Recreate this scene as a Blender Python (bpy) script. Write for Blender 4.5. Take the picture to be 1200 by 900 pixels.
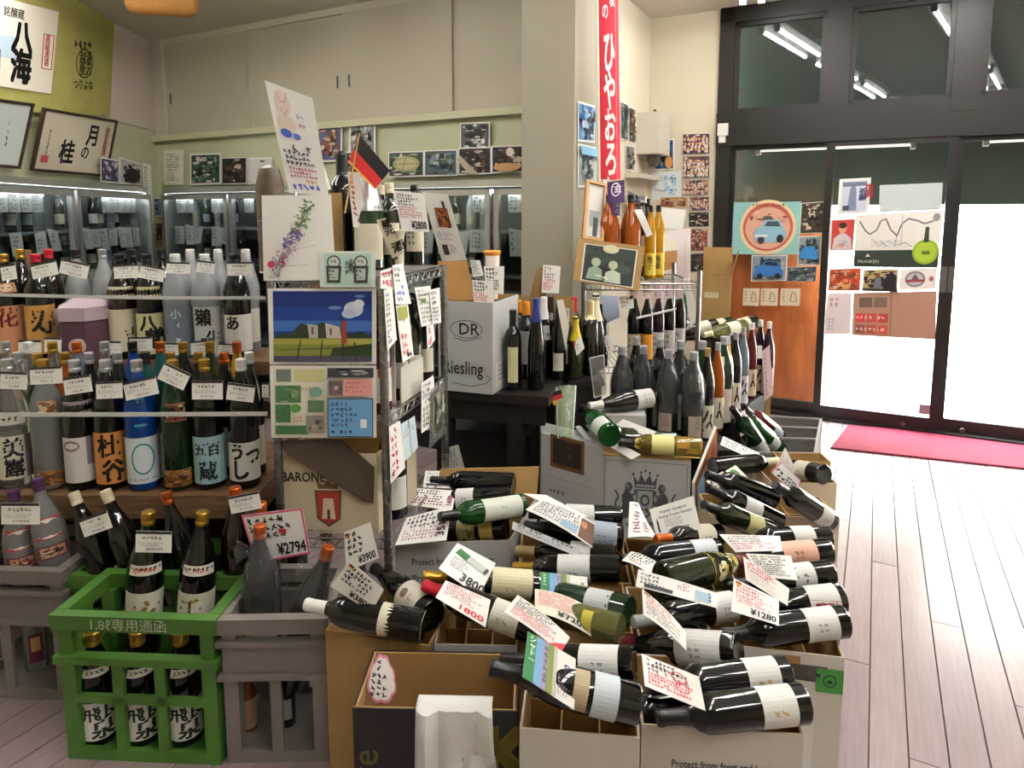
import bpy, math, random
from mathutils import Vector, Matrix, noise
for o in list(bpy.data.objects): bpy.data.objects.remove(o)
SC = bpy.context.scene; COL = SC.collection
V = Vector; RND = random.Random(11)
# ---------------------------------------------------------------- camera
CAM_H = 1.4; FPX = 800.0; CY = 346.0; PITCH = math.atan(0.12); CP, SP = math.cos(PITCH), math.sin(PITCH)
cd = bpy.data.cameras.new('camera'); cam = bpy.data.objects.new('camera', cd); COL.objects.link(cam)
cam.location = (0, 0, CAM_H); cam.rotation_euler = (math.pi/2 - PITCH, 0, 0)
cd.sensor_width = 36; cd.lens = 36*FPX/1200; cd.shift_y = -(450-CY)/1200; cd.clip_start = 0.05; cd.clip_end = 200
SC.camera = cam
# ---------------------------------------------------------------- light and exposure
SC.view_settings.view_transform = 'Standard'; SC.view_settings.look = 'None'
SC.view_settings.gamma = 1; SC.view_settings.use_curve_mapping = False
SC.view_settings.exposure = 0.22
TUBE = 42.0
w = bpy.data.worlds.new('sky'); SC.world = w; w.use_nodes = True
bg = w.node_tree.nodes['Background']; bg.inputs[0].default_value = (0.90, 0.95, 1.0, 1); bg.inputs[1].default_value = 72.0
sl = bpy.data.lights.new('sun', 'SUN'); sl.energy = 30.0; sl.angle = 0.01; sl.color = (1, 0.95, 0.88)
sun = bpy.data.objects.new('sun', sl); COL.objects.link(sun); sun.location = (0, -2, 8)
sun.rotation_euler = V((0.62, 0.55, -0.75)).to_track_quat('-Z', 'Y').to_euler()
SC.cycles.use_denoising = True
SC.cycles.max_bounces = 10; SC.cycles.transparent_max_bounces = 24; SC.cycles.sample_clamp_indirect = 6.0
SC.cycles.caustics_reflective = False; SC.cycles.caustics_refractive = False
# ---------------------------------------------------------------- coordinates
ANG = math.radians(28)
UA = V((math.sin(ANG), math.cos(ANG), 0)); VA = V((math.cos(ANG), -math.sin(ANG), 0))   # room axes: towards the doors, along the doors
UD = 5.03
def room(u, v, z=0.0): return UA*u + VA*v + V((0, 0, z))
def ray(px, py):
    a = (px-600)/FPX; b = (CY-py)/FPX
    return V((a, CP+b*SP, -SP+b*CP))
EYE = V((0, 0, CAM_H))
def at(px, py, Y): r = ray(px, py); return EYE + r*(Y/r.y)
def onz(px, py, z): r = ray(px, py); return EYE + r*((z-CAM_H)/r.z)
def onp(px, py, n, d):
    r = ray(px, py); return EYE + r*((d-EYE.dot(n))/r.dot(n))
def onu(px, py, u): return onp(px, py, UA, u)
def onv(px, py, v): return onp(px, py, VA, v)
# ---------------------------------------------------------------- materials
MATS = {}
def lin(c): return tuple((x/12.92 if x <= 0.04045 else ((x+0.055)/1.055)**2.4) for x in c)
def hexc(h): h = h.lstrip('#'); h = h if len(h) == 6 else ''.join(c*2 for c in h); return lin([int(h[i:i+2], 16)/255 for i in (0, 2, 4)])
def mat(name, color, rough=0.6, metal=0.0, noise_amt=0.0, nscale=20.0, bump=0.0, bscale=60.0, coat=0.0, trans=0.0, ior=1.45, spec=0.5, stretch=None, color2=None, emit=0.0):
    if name in MATS: return MATS[name]
    m = bpy.data.materials.new(name); m.use_nodes = True; nt = m.node_tree; p = nt.nodes['Principled BSDF']
    c = hexc(color) if isinstance(color, str) else color
    p.inputs['Base Color'].default_value = (*c, 1); p.inputs['Roughness'].default_value = rough; p.inputs['Metallic'].default_value = metal
    p.inputs['Coat Weight'].default_value = coat; p.inputs['Transmission Weight'].default_value = trans; p.inputs['IOR'].default_value = ior
    p.inputs['Specular IOR Level'].default_value = spec
    if emit: p.inputs['Emission Color'].default_value = (*c, 1); p.inputs['Emission Strength'].default_value = emit
    if noise_amt or bump:
        tc = nt.nodes.new('ShaderNodeTexCoord'); mp = nt.nodes.new('ShaderNodeMapping'); nt.links.new(tc.outputs['Object'], mp.inputs[0])
        if stretch: mp.inputs['Scale'].default_value = stretch
    if noise_amt:
        n = nt.nodes.new('ShaderNodeTexNoise'); n.inputs['Scale'].default_value = nscale; n.inputs['Detail'].default_value = 5; nt.links.new(mp.outputs[0], n.inputs['Vector'])
        r = nt.nodes.new('ShaderNodeValToRGB'); c2 = hexc(color2) if color2 else tuple(x*(1-noise_amt) for x in c)
        r.color_ramp.elements[0].color = (*c2, 1); r.color_ramp.elements[1].color = (*[min(1, x*(1+noise_amt*0.5)) for x in c], 1)
        r.color_ramp.elements[0].position = 0.3; r.color_ramp.elements[1].position = 0.7
        nt.links.new(n.outputs['Fac'], r.inputs[0]); nt.links.new(r.outputs[0], p.inputs['Base Color'])
    if bump:
        n2 = nt.nodes.new('ShaderNodeTexNoise'); n2.inputs['Scale'].default_value = bscale; n2.inputs['Detail'].default_value = 4; nt.links.new(mp.outputs[0], n2.inputs['Vector'])
        b = nt.nodes.new('ShaderNodeBump'); b.inputs['Strength'].default_value = bump; b.inputs['Distance'].default_value = 0.01
        nt.links.new(n2.outputs['Fac'], b.inputs['Height']); nt.links.new(b.outputs[0], p.inputs['Normal'])
    MATS[name] = m; return m
def col(h, rough=0.6): return mat('print_'+h.strip('#')+('' if rough == 0.6 else '_g%d' % int(rough*100)), h, rough)
def clear_mat(name, tint, gloss=1.0, rough=0.02, ior=1.5, film=0.0, film_col=(0.8, 0.8, 0.8), wrinkle=0.0):
    """thin clear sheet: fresnel mix of a mirror and a see-through tint, with an optional milky film"""
    if name in MATS: return MATS[name]
    m = bpy.data.materials.new(name); m.use_nodes = True; nt = m.node_tree; nt.nodes.remove(nt.nodes['Principled BSDF']); out = nt.nodes['Material Output']
    t = nt.nodes.new('ShaderNodeBsdfTransparent'); t.inputs[0].default_value = (*tint, 1)
    g = nt.nodes.new('ShaderNodeBsdfGlossy'); g.inputs['Roughness'].default_value = rough; g.inputs[0].default_value = (gloss, gloss, gloss, 1)
    f = nt.nodes.new('ShaderNodeFresnel'); ge = nt.nodes.new('ShaderNodeNewGeometry'); ma = nt.nodes.new('ShaderNodeMath'); ma.operation = 'MULTIPLY_ADD'; ma.inputs[1].default_value = 1/ior-ior; ma.inputs[2].default_value = ior; nt.links.new(ge.outputs['Backfacing'], ma.inputs[0]); nt.links.new(ma.outputs[0], f.inputs[0]); mx = nt.nodes.new('ShaderNodeMixShader')
    nt.links.new(f.outputs[0], mx.inputs[0]); nt.links.new(t.outputs[0], mx.inputs[1]); nt.links.new(g.outputs[0], mx.inputs[2]); last = mx
    if film:
        d = nt.nodes.new('ShaderNodeBsdfDiffuse'); d.inputs[0].default_value = (*film_col, 1); m2 = nt.nodes.new('ShaderNodeMixShader'); m2.inputs[0].default_value = film
        nt.links.new(mx.outputs[0], m2.inputs[1]); nt.links.new(d.outputs[0], m2.inputs[2]); last = m2
    if wrinkle:
        tc = nt.nodes.new('ShaderNodeTexCoord'); n2 = nt.nodes.new('ShaderNodeTexNoise'); n2.inputs['Scale'].default_value = 45; mp = nt.nodes.new('ShaderNodeMapping'); mp.inputs['Scale'].default_value = (1, 1, 0.25)
        nt.links.new(tc.outputs['Object'], mp.inputs[0]); nt.links.new(mp.outputs[0], n2.inputs['Vector'])
        b = nt.nodes.new('ShaderNodeBump'); b.inputs['Strength'].default_value = wrinkle; b.inputs['Distance'].default_value = 0.02
        nt.links.new(n2.outputs['Fac'], b.inputs['Height']); nt.links.new(b.outputs[0], g.inputs['Normal']); nt.links.new(b.outputs[0], f.inputs['Normal'])
    nt.links.new(last.outputs[0], out.inputs[0]); MATS[name] = m; return m
WHITE_PAPER = mat('white_paper', '#f3f1ea', 0.55)
BLACKP = col('#17161a'); REDP = col('#c8384a'); PINKP = col('#e58aa8'); BLUEP = col('#3b4fa8')
KRAFT = mat('kraft_cardboard', '#a3814f', 0.8, noise_amt=0.12, nscale=9, bump=0.15, bscale=120)
KRAFT_D = mat('dark_kraft', '#86683f', 0.85, noise_amt=0.15, nscale=9, bump=0.15, bscale=120)
BOXW = mat('white_carton_board', '#c9c5ba', 0.6, noise_amt=0.05, nscale=5)
BOXG = mat('grey_carton_board', '#b9bab8', 0.55, noise_amt=0.04, nscale=5)
BOXB = mat('beige_carton_board', '#cdbfa3', 0.7, noise_amt=0.06, nscale=6)
STEEL = mat('chrome_steel', '#9a9a9a', 0.28, 1.0, noise_amt=0.15, nscale=30)
DARKM = mat('black_aluminium', '#171310', 0.42, 0.0, noise_amt=0.12, nscale=6)
ALU = mat('silver_aluminium', '#b3b3ae', 0.35, 0.85, noise_amt=0.06, nscale=8)
# ---------------------------------------------------------------- mesh building
class MB:
    def __init__(s): s.v = []; s.f = []; s.m = []; s.mats = []
    def mi(s, m):
        if m is None: return 0
        if m not in s.mats: s.mats.append(m)
        return s.mats.index(m)
    def poly(s, pts, m=None):
        k = len(s.v); s.v += [V(p) for p in pts]; s.f.append(tuple(range(k, k+len(pts)))); s.m.append(s.mi(m))
    def raw(s, vs, fs, m=None):
        k = len(s.v); s.v += [V(p) for p in vs]; i = s.mi(m)
        for f in fs: s.f.append(tuple(a+k for a in f)); s.m.append(i)
    def box(s, o, ex, ey, ez, m=None):
        o, ex, ey, ez = V(o), V(ex), V(ey), V(ez)
        vs = [o, o+ex, o+ex+ey, o+ey]; vs += [p+ez for p in vs]
        fs = [(3, 2, 1, 0), (4, 5, 6, 7), (0, 1, 5, 4), (1, 2, 6, 5), (2, 3, 7, 6), (3, 0, 4, 7)]
        if ex.cross(ey).dot(ez) < 0: fs = [f[::-1] for f in fs]
        s.raw(vs, fs, m)
    def rb(s, u0, u1, v0, v1, z0, z1, m=None): s.box(room(u0, v0, z0), UA*(u1-u0), VA*(v1-v0), (0, 0, z1-z0), m)
    def bx(s, c, size, yaw=0.0, m=None):
        X = V((math.cos(yaw), math.sin(yaw), 0)); Y = V((-math.sin(yaw), math.cos(yaw), 0)); c = V(c)
        s.box(c - X*size[0]/2 - Y*size[1]/2 - V((0, 0, size[2]/2)), X*size[0], Y*size[1], (0, 0, size[2]), m)
    def tube(s, pts, r, n=8, m=None, closed=True):
        pts = [V(p) for p in pts]; rs = r if isinstance(r, (list, tuple)) else [r]*len(pts); rings = []
        for i, p in enumerate(pts):
            d = (pts[min(i+1, len(pts)-1)] - pts[max(i-1, 0)]).normalized(); a = d.orthogonal().normalized(); b = d.cross(a)
            if rings and i: a = (pa - d*pa.dot(d)).normalized(); b = d.cross(a)
            pa = a; rings.append([p + (a*math.cos(t) + b*math.sin(t))*rs[i] for t in [2*math.pi*j/n for j in range(n)]])
        vs = [q for g in rings for q in g]; fs = []
        for i in range(len(pts)-1):
            for j in range(n): fs.append((i*n+j, i*n+(j+1) % n, (i+1)*n+(j+1) % n, (i+1)*n+j))
        if closed: fs.append(tuple(range(n-1, -1, -1))); fs.append(tuple(range((len(pts)-1)*n, len(pts)*n)))
        s.raw(vs, fs, m)
    def lathe(s, prof, n=24, m=None, cx=0, cy=0, z0=0):
        k = len(s.v); i = s.mi(m); rows = []
        for r, z in prof:
            if r < 1e-6: rows.append([len(s.v)]); s.v.append(V((cx, cy, z+z0)))
            else:
                rows.append(list(range(len(s.v), len(s.v)+n)))
                s.v += [V((cx+r*math.cos(2*math.pi*j/n), cy+r*math.sin(2*math.pi*j/n), z+z0)) for j in range(n)]
        for a, b in zip(rows, rows[1:]):
            for j in range(n):
                j2 = (j+1) % n
                if len(a) == 1 and len(b) == 1: continue
                f = (a[0], b[j2], b[j]) if len(a) == 1 else (a[j], a[j2], b[0]) if len(b) == 1 else (a[j], a[j2], b[j2], b[j])
                s.f.append(f); s.m.append(i)
    def mesh(s, name, m=None, smooth=False, angle=None):
        me = bpy.data.meshes.new(name); me.from_pydata([tuple(p) for p in s.v], [], s.f)
        ms = s.mats if s.mats and None not in s.mats else [m]
        if m is not None and not s.mats: ms = [m]
        for x in ms: me.materials.append(x)
        me.polygons.foreach_set('material_index', s.m)
        if smooth: me.polygons.foreach_set('use_smooth', [True]*len(s.f))
        me.update()
        if smooth and angle: 
            try: me.set_sharp_from_angle(angle=angle)
            except Exception: pass
        return me
    def build(s, name, m=None, parent=None, smooth=False, angle=0.6):
        return link(name, s.mesh(name, m, smooth, angle), parent)
def link(name, me, parent=None):
    o = bpy.data.objects.new(name, me); COL.objects.link(o)
    if parent is not None: o.parent = parent; o.matrix_parent_inverse = Matrix.Identity(4); o.matrix_basis = world_of(parent).inverted()
    return o
def world_of(o):
    m = o.matrix_basis.copy()
    return m if o.parent is None else world_of(o.parent) @ m
def tag(o, label=None, cat=None, group=None, kind=None):
    if label: o['label'] = label
    if cat: o['category'] = cat
    if group: o['group'] = group
    if kind: o['kind'] = kind
    return o
def thing(name, label, cat, loc, group=None, mtx=None):
    o = bpy.data.objects.new(name, None); COL.objects.link(o); o.empty_display_size = 0.02
    if mtx is not None: o.matrix_basis = mtx
    else: o.location = loc
    return tag(o, label, cat, group)
def struct(name, mb, m=None, parent=None, **k):
    o = mb.build(name, m, parent, **k)
    if parent is None: o['kind'] = 'structure'
    return o
# ---------------------------------------------------------------- printing: flat graphics laid on a surface map f(s, t, h), s rightwards 0..1, t downwards 0..1
TXT = {}
def text_mesh(s):
    if s not in TXT:
        c = bpy.data.curves.new('t', 'FONT'); c.body = s; c.resolution_u = 2; o = bpy.data.objects.new('t', c); COL.objects.link(o)
        bpy.context.view_layer.update()
        me = bpy.data.meshes.new_from_object(o.evaluated_get(bpy.context.evaluated_depsgraph_get()))
        vs = [(v.co.x, v.co.y) for v in me.vertices]; fs = [tuple(p.vertices) for p in me.polygons]
        bpy.data.objects.remove(o); bpy.data.curves.remove(c); bpy.data.meshes.remove(me); TXT[s] = (vs, fs)
    return TXT[s]
def bolden(vs, fs, k):
    """thicken strokes by overprinting small offsets"""
    V2, F2 = [], []
    g = (0, k) if k <= .045 else (0, k*.4, k*.8)
    for dx, dy in [(p, q) for p in g for q in g]:
        b = len(V2); V2 += [(x+dx, y+dy) for x, y in vs]; F2 += [tuple(i+b for i in f) for f in fs]
    return V2, F2
class Print:
    """collects printed shapes on the map f; W, H are the sheet's size in metres"""
    def __init__(s, f, W, H, step=0.00025, split=False): s.split = split; s.mbs = []; s.f = f; s.W = W; s.H = H; s.mb = MB(); s.k = 0; s.step = step
    def put(s, vs, fs, c):
        s.k += 1; h = 0.0010 + s.k*s.step; m = c if not isinstance(c, str) else col(c)
        if s.split: s.mb = MB(); s.mbs.append(s.mb)
        s.mb.raw([s.f(x, y, h) for x, y in vs], fs, m)
    def rect(s, x, y, w, h, c, n=4):
        vs = [(x+w*i/n, y+h*j/n) for j in range(n+1) for i in range(n+1)]
        s.put(vs, [(j*(n+1)+i, (j+1)*(n+1)+i, (j+1)*(n+1)+i+1, j*(n+1)+i+1) for j in range(n) for i in range(n)], c)
    def ell(s, cx, cy, rx, ry, c, n=20):
        vs = [(cx, cy)] + [(cx+rx*math.cos(2*math.pi*i/n), cy+ry*math.sin(2*math.pi*i/n)) for i in range(n)]
        s.put(vs, [(0, 1+(i+1) % n, 1+i) for i in range(n)], c)
    def ring(s, cx, cy, rx, ry, w, c, n=24):
        k = s.H/s.W; vs = []
        for i in range(n):
            a = 2*math.pi*i/n; vs += [(cx+rx*math.cos(a), cy+ry*math.sin(a)), (cx+(rx-w*k)*math.cos(a), cy+(ry-w)*math.sin(a))]
        s.put(vs, [(2*i, 2*i+1, (2*i+3) % (2*n), (2*i+2) % (2*n)) for i in range(n)], c)
    def poly(s, pts, c): s.put(pts, [tuple(range(len(pts)))[::-1]], c)
    def line(s, pts, w, c):
        k = s.H/s.W; vs, fs = [], []
        for (x0, y0), (x1, y1) in zip(pts, pts[1:]):
            dx, dy = (x1-x0)/k, y1-y0; L = math.hypot(dx, dy) or 1e-6; nx, ny = -dy/L*w/2*k, dx/L*w/2; b = len(vs)
            vs += [(x0+nx, y0+ny), (x1+nx, y1+ny), (x1-nx, y1-ny), (x0-nx, y0-ny)]; fs.append((b, b+1, b+2, b+3))
        s.put(vs, fs, c)
    def text(s, t, x, y, h, c, bold=0.0, sx=1.0, rot=0.0, fit=None):
        """x, y: left end of the baseline; h: capital height as a share of H"""
        vs, fs = text_mesh(t)
        if not vs: return
        if bold: vs, fs = bolden(vs, fs, bold)
        k = h*s.H/0.72
        if fit: k2 = fit*s.W/max(1e-6, max(v[0] for v in vs)); sx = k2/k
        ca, sa = math.cos(rot), math.sin(rot)
        s.put([(x+(vx*k*sx*ca - vy*k*sa)/s.W, y-(vx*k*sx*sa + vy*k*ca)/s.H) for vx, vy in vs], [f for f in fs], c)
    def vtext(s, t, x, y, h, c, bold=0.0, gap=1.25):
        for i, ch in enumerate(t): s.text(ch, x, y+h+i*h*gap, h, c, bold)
    def scrawl(s, x, y, w, h, n, c, seed=0, dens=1.0, thick=0.16, ch=0.85):
        """n lines of illegible handwriting, as the photograph shows them"""
        r = random.Random(seed*31+n); lh = h/n; k = s.H/s.W; vs, fs = [], []; cw = lh*ch*k
        for i in range(n):
            m = max(1, int(w/cw)); m = int(m*r.uniform(0.65, 1.0)) if n > 1 else m
            for j in range(m):
                if r.random() > 0.92*dens: continue
                bx, by = x+j*cw, y+i*lh
                for q in range(r.choice((2, 3, 3, 4))):
                    t0 = r.random()
                    if t0 < 0.4: p0, p1 = (r.uniform(0, .3), r.uniform(.1, .8)), (r.uniform(.6, .95), r.uniform(.1, .8))
                    elif t0 < 0.75: p0, p1 = (r.uniform(.1, .8), r.uniform(0, .2)), (r.uniform(.1, .8), r.uniform(.6, .85))
                    else: p0, p1 = (r.uniform(.1, .5), r.uniform(0, .5)), (r.uniform(.4, .9), r.uniform(.4, .9))
                    a, b = (bx+p0[0]*cw, by+p0[1]*lh), (bx+p1[0]*cw, by+p1[1]*lh); dx, dy = (b[0]-a[0])/k, b[1]-a[1]; L = math.hypot(dx, dy) or 1e-6
                    wd = lh*thick/2; nx, ny = -dy/L*wd*k, dx/L*wd; bb = len(vs)
                    vs += [(a[0]+nx, a[1]+ny), (b[0]+nx, b[1]+ny), (b[0]-nx, b[1]-ny), (a[0]-nx, a[1]-ny)]; fs.append((bb, bb+1, bb+2, bb+3))
        if vs: s.put(vs, fs, c)
    def blobs(s, x, y, w, h, pal, seed, n=40, big=0.24):
        """an unreadable snapshot: overlapping patches of its colours, kept inside the rectangle"""
        r = random.Random(seed)
        for i in range(n):
            rw, rh = w*r.uniform(.03, big), h*r.uniform(.03, big)*(1 if r.random() < .6 else .4); cx, cy = x+r.uniform(rw, w-rw), y+r.uniform(rh, h-rh); m = r.randint(5, 8); a0 = r.random()*6
            pts = [(cx+rw*math.cos(a0+6.283*q/m)*r.uniform(.7, 1), cy+rh*math.sin(a0+6.283*q/m)*r.uniform(.7, 1)) for q in range(m)]
            s.put([(cx, cy)]+pts, [(0, 1+(q+1) % m, 1+q) for q in range(m)], r.choice(pal))
    def run(s, ops):
        for op in ops: getattr(s, op[0])(*op[1:-1], **op[-1]) if isinstance(op[-1], dict) else getattr(s, op[0])(*op[1:])
    def build(s, name, parent):
        if s.split: return [b.build(name, None, parent) for b in s.mbs if b.f]
        return s.mb.build(name, None, parent) if s.mb.f else None
def quad_map(tl, tr, br, bl, bulge=0.0, curl=0.0):
    tl, tr, br, bl = map(V, (tl, tr, br, bl)); n = (bl-tl).cross(tr-tl).normalized()
    if n.dot(EYE-tl) < 0: n = -n
    def f(s, t, h):
        return (tl*(1-s)+tr*s)*(1-t) + (bl*(1-s)+br*s)*t + n*(h + bulge*4*s*(1-s) + curl*4*t*(1-t))
    return f
def sheet(name, label, cat, c4, ops=(), paper=None, group=None, thick=0.0009, bulge=0.0, curl=0.0, n=None, parent=None, split=False):
    """a thin card or print with corners c4 (top left, top right, bottom right, bottom left as printed)"""
    f = quad_map(*c4, bulge, curl); W = (V(c4[1])-V(c4[0])).length; Hh = (V(c4[3])-V(c4[0])).length
    n = n or (8 if bulge or curl else 4); mb = MB(); k = n+1
    vs = [f(i/n, j/n, 0) for j in range(k) for i in range(k)] + [f(i/n, j/n, -thick) for j in range(k) for i in range(k)]; fs = []; o = k*k
    for j in range(n):
        for i in range(n):
            a = j*k+i; fs.append((a, a+k, a+k+1, a+1)); fs.append((o+a, o+a+1, o+a+k+1, o+a+k))
    for i in range(n):
        fs += [(i, i+1, o+i+1, o+i), (n*k+i+1, n*k+i, o+n*k+i, o+n*k+i+1), ((i+1)*k, i*k, o+i*k, o+(i+1)*k), (i*k+n, (i+1)*k+n, o+(i+1)*k+n, o+i*k+n)]
    mb.raw(vs, fs); ob = mb.build(name, paper or WHITE_PAPER, parent)
    if parent is None: tag(ob, label, cat, group)
    elif label: ob['label'] = label
    if ops:
        p = Print(f, W, Hh, split=split); p.run(ops); p.build('print', ob)
    return ob
def px4(pts, Y): 
    """four pixel corners at depths Y (one, or one each)"""
    Ys = Y if isinstance(Y, (list, tuple)) else [Y]*4
    return [at(x, y, q) for (x, y), q in zip(pts, Ys)]
# ================================================================ the room
PLASTER = mat('cream_plaster', '#d9d0ba', 0.75, noise_amt=0.04, nscale=3, bump=0.06, bscale=160)
PLASTER_G = mat('greenish_plaster', '#c6c7a6', 0.75, noise_amt=0.05, nscale=3, bump=0.06, bscale=160)
CEIL = mat('ceiling_board', '#d6d0c4', 0.8, noise_amt=0.03, nscale=4)
PILLAR = mat('grey_beige_pillar', '#98917f', 0.7, noise_amt=0.03, nscale=3, bump=0.04, bscale=140)
ZC = 2.80
# floor: a dark screed with planks of their own on it
mb = MB(); mb.rb(-3.2, UD+0.05, -6.2, 3.6, -0.12, -0.012); floor = struct('floor', mb, mat('floor_screed', '#75645e', 0.9))
def plank_mat():
    m = bpy.data.materials.new('floor_plank'); m.use_nodes = True; nt = m.node_tree; p = nt.nodes['Principled BSDF']
    oi = nt.nodes.new('ShaderNodeObjectInfo'); tc = nt.nodes.new('ShaderNodeTexCoord'); mp = nt.nodes.new('ShaderNodeMapping'); mp.inputs['Rotation'].default_value = (0, 0, ANG); mp.inputs['Scale'].default_value = (40, 3, 3)
    n = nt.nodes.new('ShaderNodeTexNoise'); n.inputs['Scale'].default_value = 2; n.inputs['Detail'].default_value = 6
    nt.links.new(tc.outputs['Object'], mp.inputs[0]); nt.links.new(mp.outputs[0], n.inputs['Vector'])
    r = nt.nodes.new('ShaderNodeValToRGB'); r.color_ramp.elements[0].color = (*hexc('#8d7a7b'), 1); r.color_ramp.elements[1].color = (*hexc('#a89495'), 1)
    nt.links.new(n.outputs['Fac'], r.inputs[0])
    hs = nt.nodes.new('ShaderNodeHueSaturation'); ma = nt.nodes.new('ShaderNodeMapRange'); ma.inputs[3].default_value = 0.88; ma.inputs[4].default_value = 1.1
    nt.links.new(oi.outputs['Random'], ma.inputs[0]); nt.links.new(ma.outputs[0], hs.inputs['Value']); nt.links.new(r.outputs[0], hs.inputs['Color'])
    nt.links.new(hs.outputs[0], p.inputs['Base Color']); p.inputs['Roughness'].default_value = 0.27; p.inputs['Specular IOR Level'].default_value = 0.85
    b = nt.nodes.new('ShaderNodeBump'); b.inputs['Strength'].default_value = 0.04; nt.links.new(n.outputs['Fac'], b.inputs['Height']); nt.links.new(b.outputs[0], p.inputs['Normal'])
    return m
PLANK = plank_mat(); PW, PL = 0.092, 1.82; pm = MB(); x, y = PW/2-0.0008, PL/2-0.0007
pm.raw([(sx*x, sy*y, -0.012) for sx, sy in ((-1, -1), (1, -1), (1, 1), (-1, 1))] + [(sx*(x-.0012), sy*(y-.0012), 0) for sx, sy in ((-1, -1), (1, -1), (1, 1), (-1, 1))],
       [(4, 5, 6, 7), (0, 1, 5, 4), (1, 2, 6, 5), (2, 3, 7, 6), (3, 0, 4, 7)])
plank_me = pm.mesh('plank', PLANK); npl = 0
for i in range(-32, 39):
    v = i*PW + 0.012; off = ((i*7) % 5)/5*PL
    for k in range(-1, 4):
        u = 0.45 + k*PL + off - PL*0.5
        if u + PL/2 > UD - 0.02 or u - PL/2 < -0.3: 
            if not (u - PL/2 < UD - 0.1 and u + PL/2 > 0): continue
        c = room(u, v)
        d = c.y*CP + CAM_H*SP; 
        if d < 0.2: continue
        a = 600 + FPX*c.x/d
        if a < -500 or a > 1500: continue
        if npl >= 290 or (v < -1.6 and c.x < -2.0): continue
        o = link('plank', plank_me, floor); o.rotation_euler = (0, 0, -ANG)
        if u + PL/2 > UD - 0.03: o.scale = (1, max(0.1, (UD-0.03-(u-PL/2))/PL), 1); c = room((UD-0.03+u-PL/2)/2, v)
        o.location = c; npl += 1
mb = MB(); mb.rb(-3.2, UD+0.2, -6.4, 3.7, ZC, ZC+0.1); struct('ceiling', mb, CEIL)
# walls
LW0, LW1 = V((-2.68, -3.2, 0)), V((-2.985, 6.3, 0))
mb = MB(); d = (LW1-LW0); nrm = V((-d.y, d.x, 0)).normalized()*0.12; mb.box(LW0, d, nrm, (0, 0, ZC)); struct('wall_left', mb, PLASTER_G)
mb = MB(); zl_ = 2.08; nn_ = V((-(LW1-LW0).y, (LW1-LW0).x, 0)).normalized(); mb.box(LW0-nn_*.008+V((0, 0, zl_)), LW1-LW0, nn_*.006, (0, 0, ZC-zl_-.002)); struct('wall_left_upper', mb, mat('pinkish_plaster', '#d6c9c0', .75, noise_amt=.03, nscale=3))
mb = MB(); mb.rb(3.72, 3.84, -6.3, -1.62, 0, 2.02); struct('wall_back', mb, PLASTER_G)
mb = MB(); mb.rb(3.90, 4.0, -6.3, -1.62, 2.02, ZC); struct('wall_back_upper', mb, PLASTER)
mb = MB(); mb.rb(3.20, 3.62, -1.645, -1.352, 0, ZC); struct('pillar', mb, PILLAR)
mb = MB(); mb.rb(3.6, UD, -1.68, -1.53, 0, ZC); struct('wall_side', mb, PLASTER)
mb = MB(); mb.rb(UD, UD+0.14, -1.68, -1.03, 0, ZC); struct('wall_front', mb, PLASTER)
mb = MB(); mb.rb(-3.2, UD+0.14, 3.5, 3.62, 0, ZC); struct('wall_right', mb, PLASTER)
mb = MB(); mb.rb(-3.2, -3.08, -6.2, 3.6, 0, ZC); struct('wall_rear', mb, PLASTER)
mb = MB(); mb.rb(3.66, 3.74, -6.0, -1.66, 1.985, 2.03); struct('trim_1', mb, mat('cupboard_rail', '#c9c6a4', 0.6))
# built-in cupboard over the back wall, four sliding doors
DOORP = mat('cupboard_door', '#bdb5a0', 0.65, noise_amt=0.03, nscale=4)
cup = thing('wall_cupboard', 'long built-in cupboard with beige sliding doors high on the back wall', 'cupboard', room(3.75, -3.5, 2.03))
mb = MB(); mb.rb(3.78, 3.9, -6.2, -1.66, 2.03, 2.045); mb.rb(3.74, 3.9, -6.2, -1.66, 2.755, 2.8); mb.rb(3.74, 3.9, -1.68, -1.65, 2.03, 2.8); mb.rb(3.72, 3.9, -5.33, -5.2, 2.03, 2.8)
mb.build('cupboard_frame', mat('cupboard_frame', '#c6bfa9', 0.6), cup)
def vpx(px, py, u):
    P = onu(px, py, u); return P.dot(VA)
edges = [vpx(193, 70, 3.75), vpx(289, 70, 3.75), vpx(402, 60, 3.75), vpx(530, 50, 3.75), -1.66]
for i in range(4):
    fr = (i % 2)*0.02; mb = MB(); mb.rb(3.745+fr, 3.765+fr, edges[i]+0.002-(0.02 if i % 2 else 0), edges[i+1]-0.002, 2.045, 2.755); dr = mb.build('door', DOORP, cup)
    hx = {0: (201, 116), 1: (394, 96), 2: (410, 95)}.get(i)
    if hx:
        vv, zz = vpx(*hx, 3.75), onu(*hx, 3.75).z; mb = MB(); mb.rb(3.741+fr, 3.746+fr, vv-.012, vv+.012, zz-.05, zz+.05, ALU); mb.rb(3.7405+fr, 3.745+fr, vv-.006, vv+.006, zz-.04, zz+.04, DARKM)
        mb.build('door_pull', None, dr)
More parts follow.
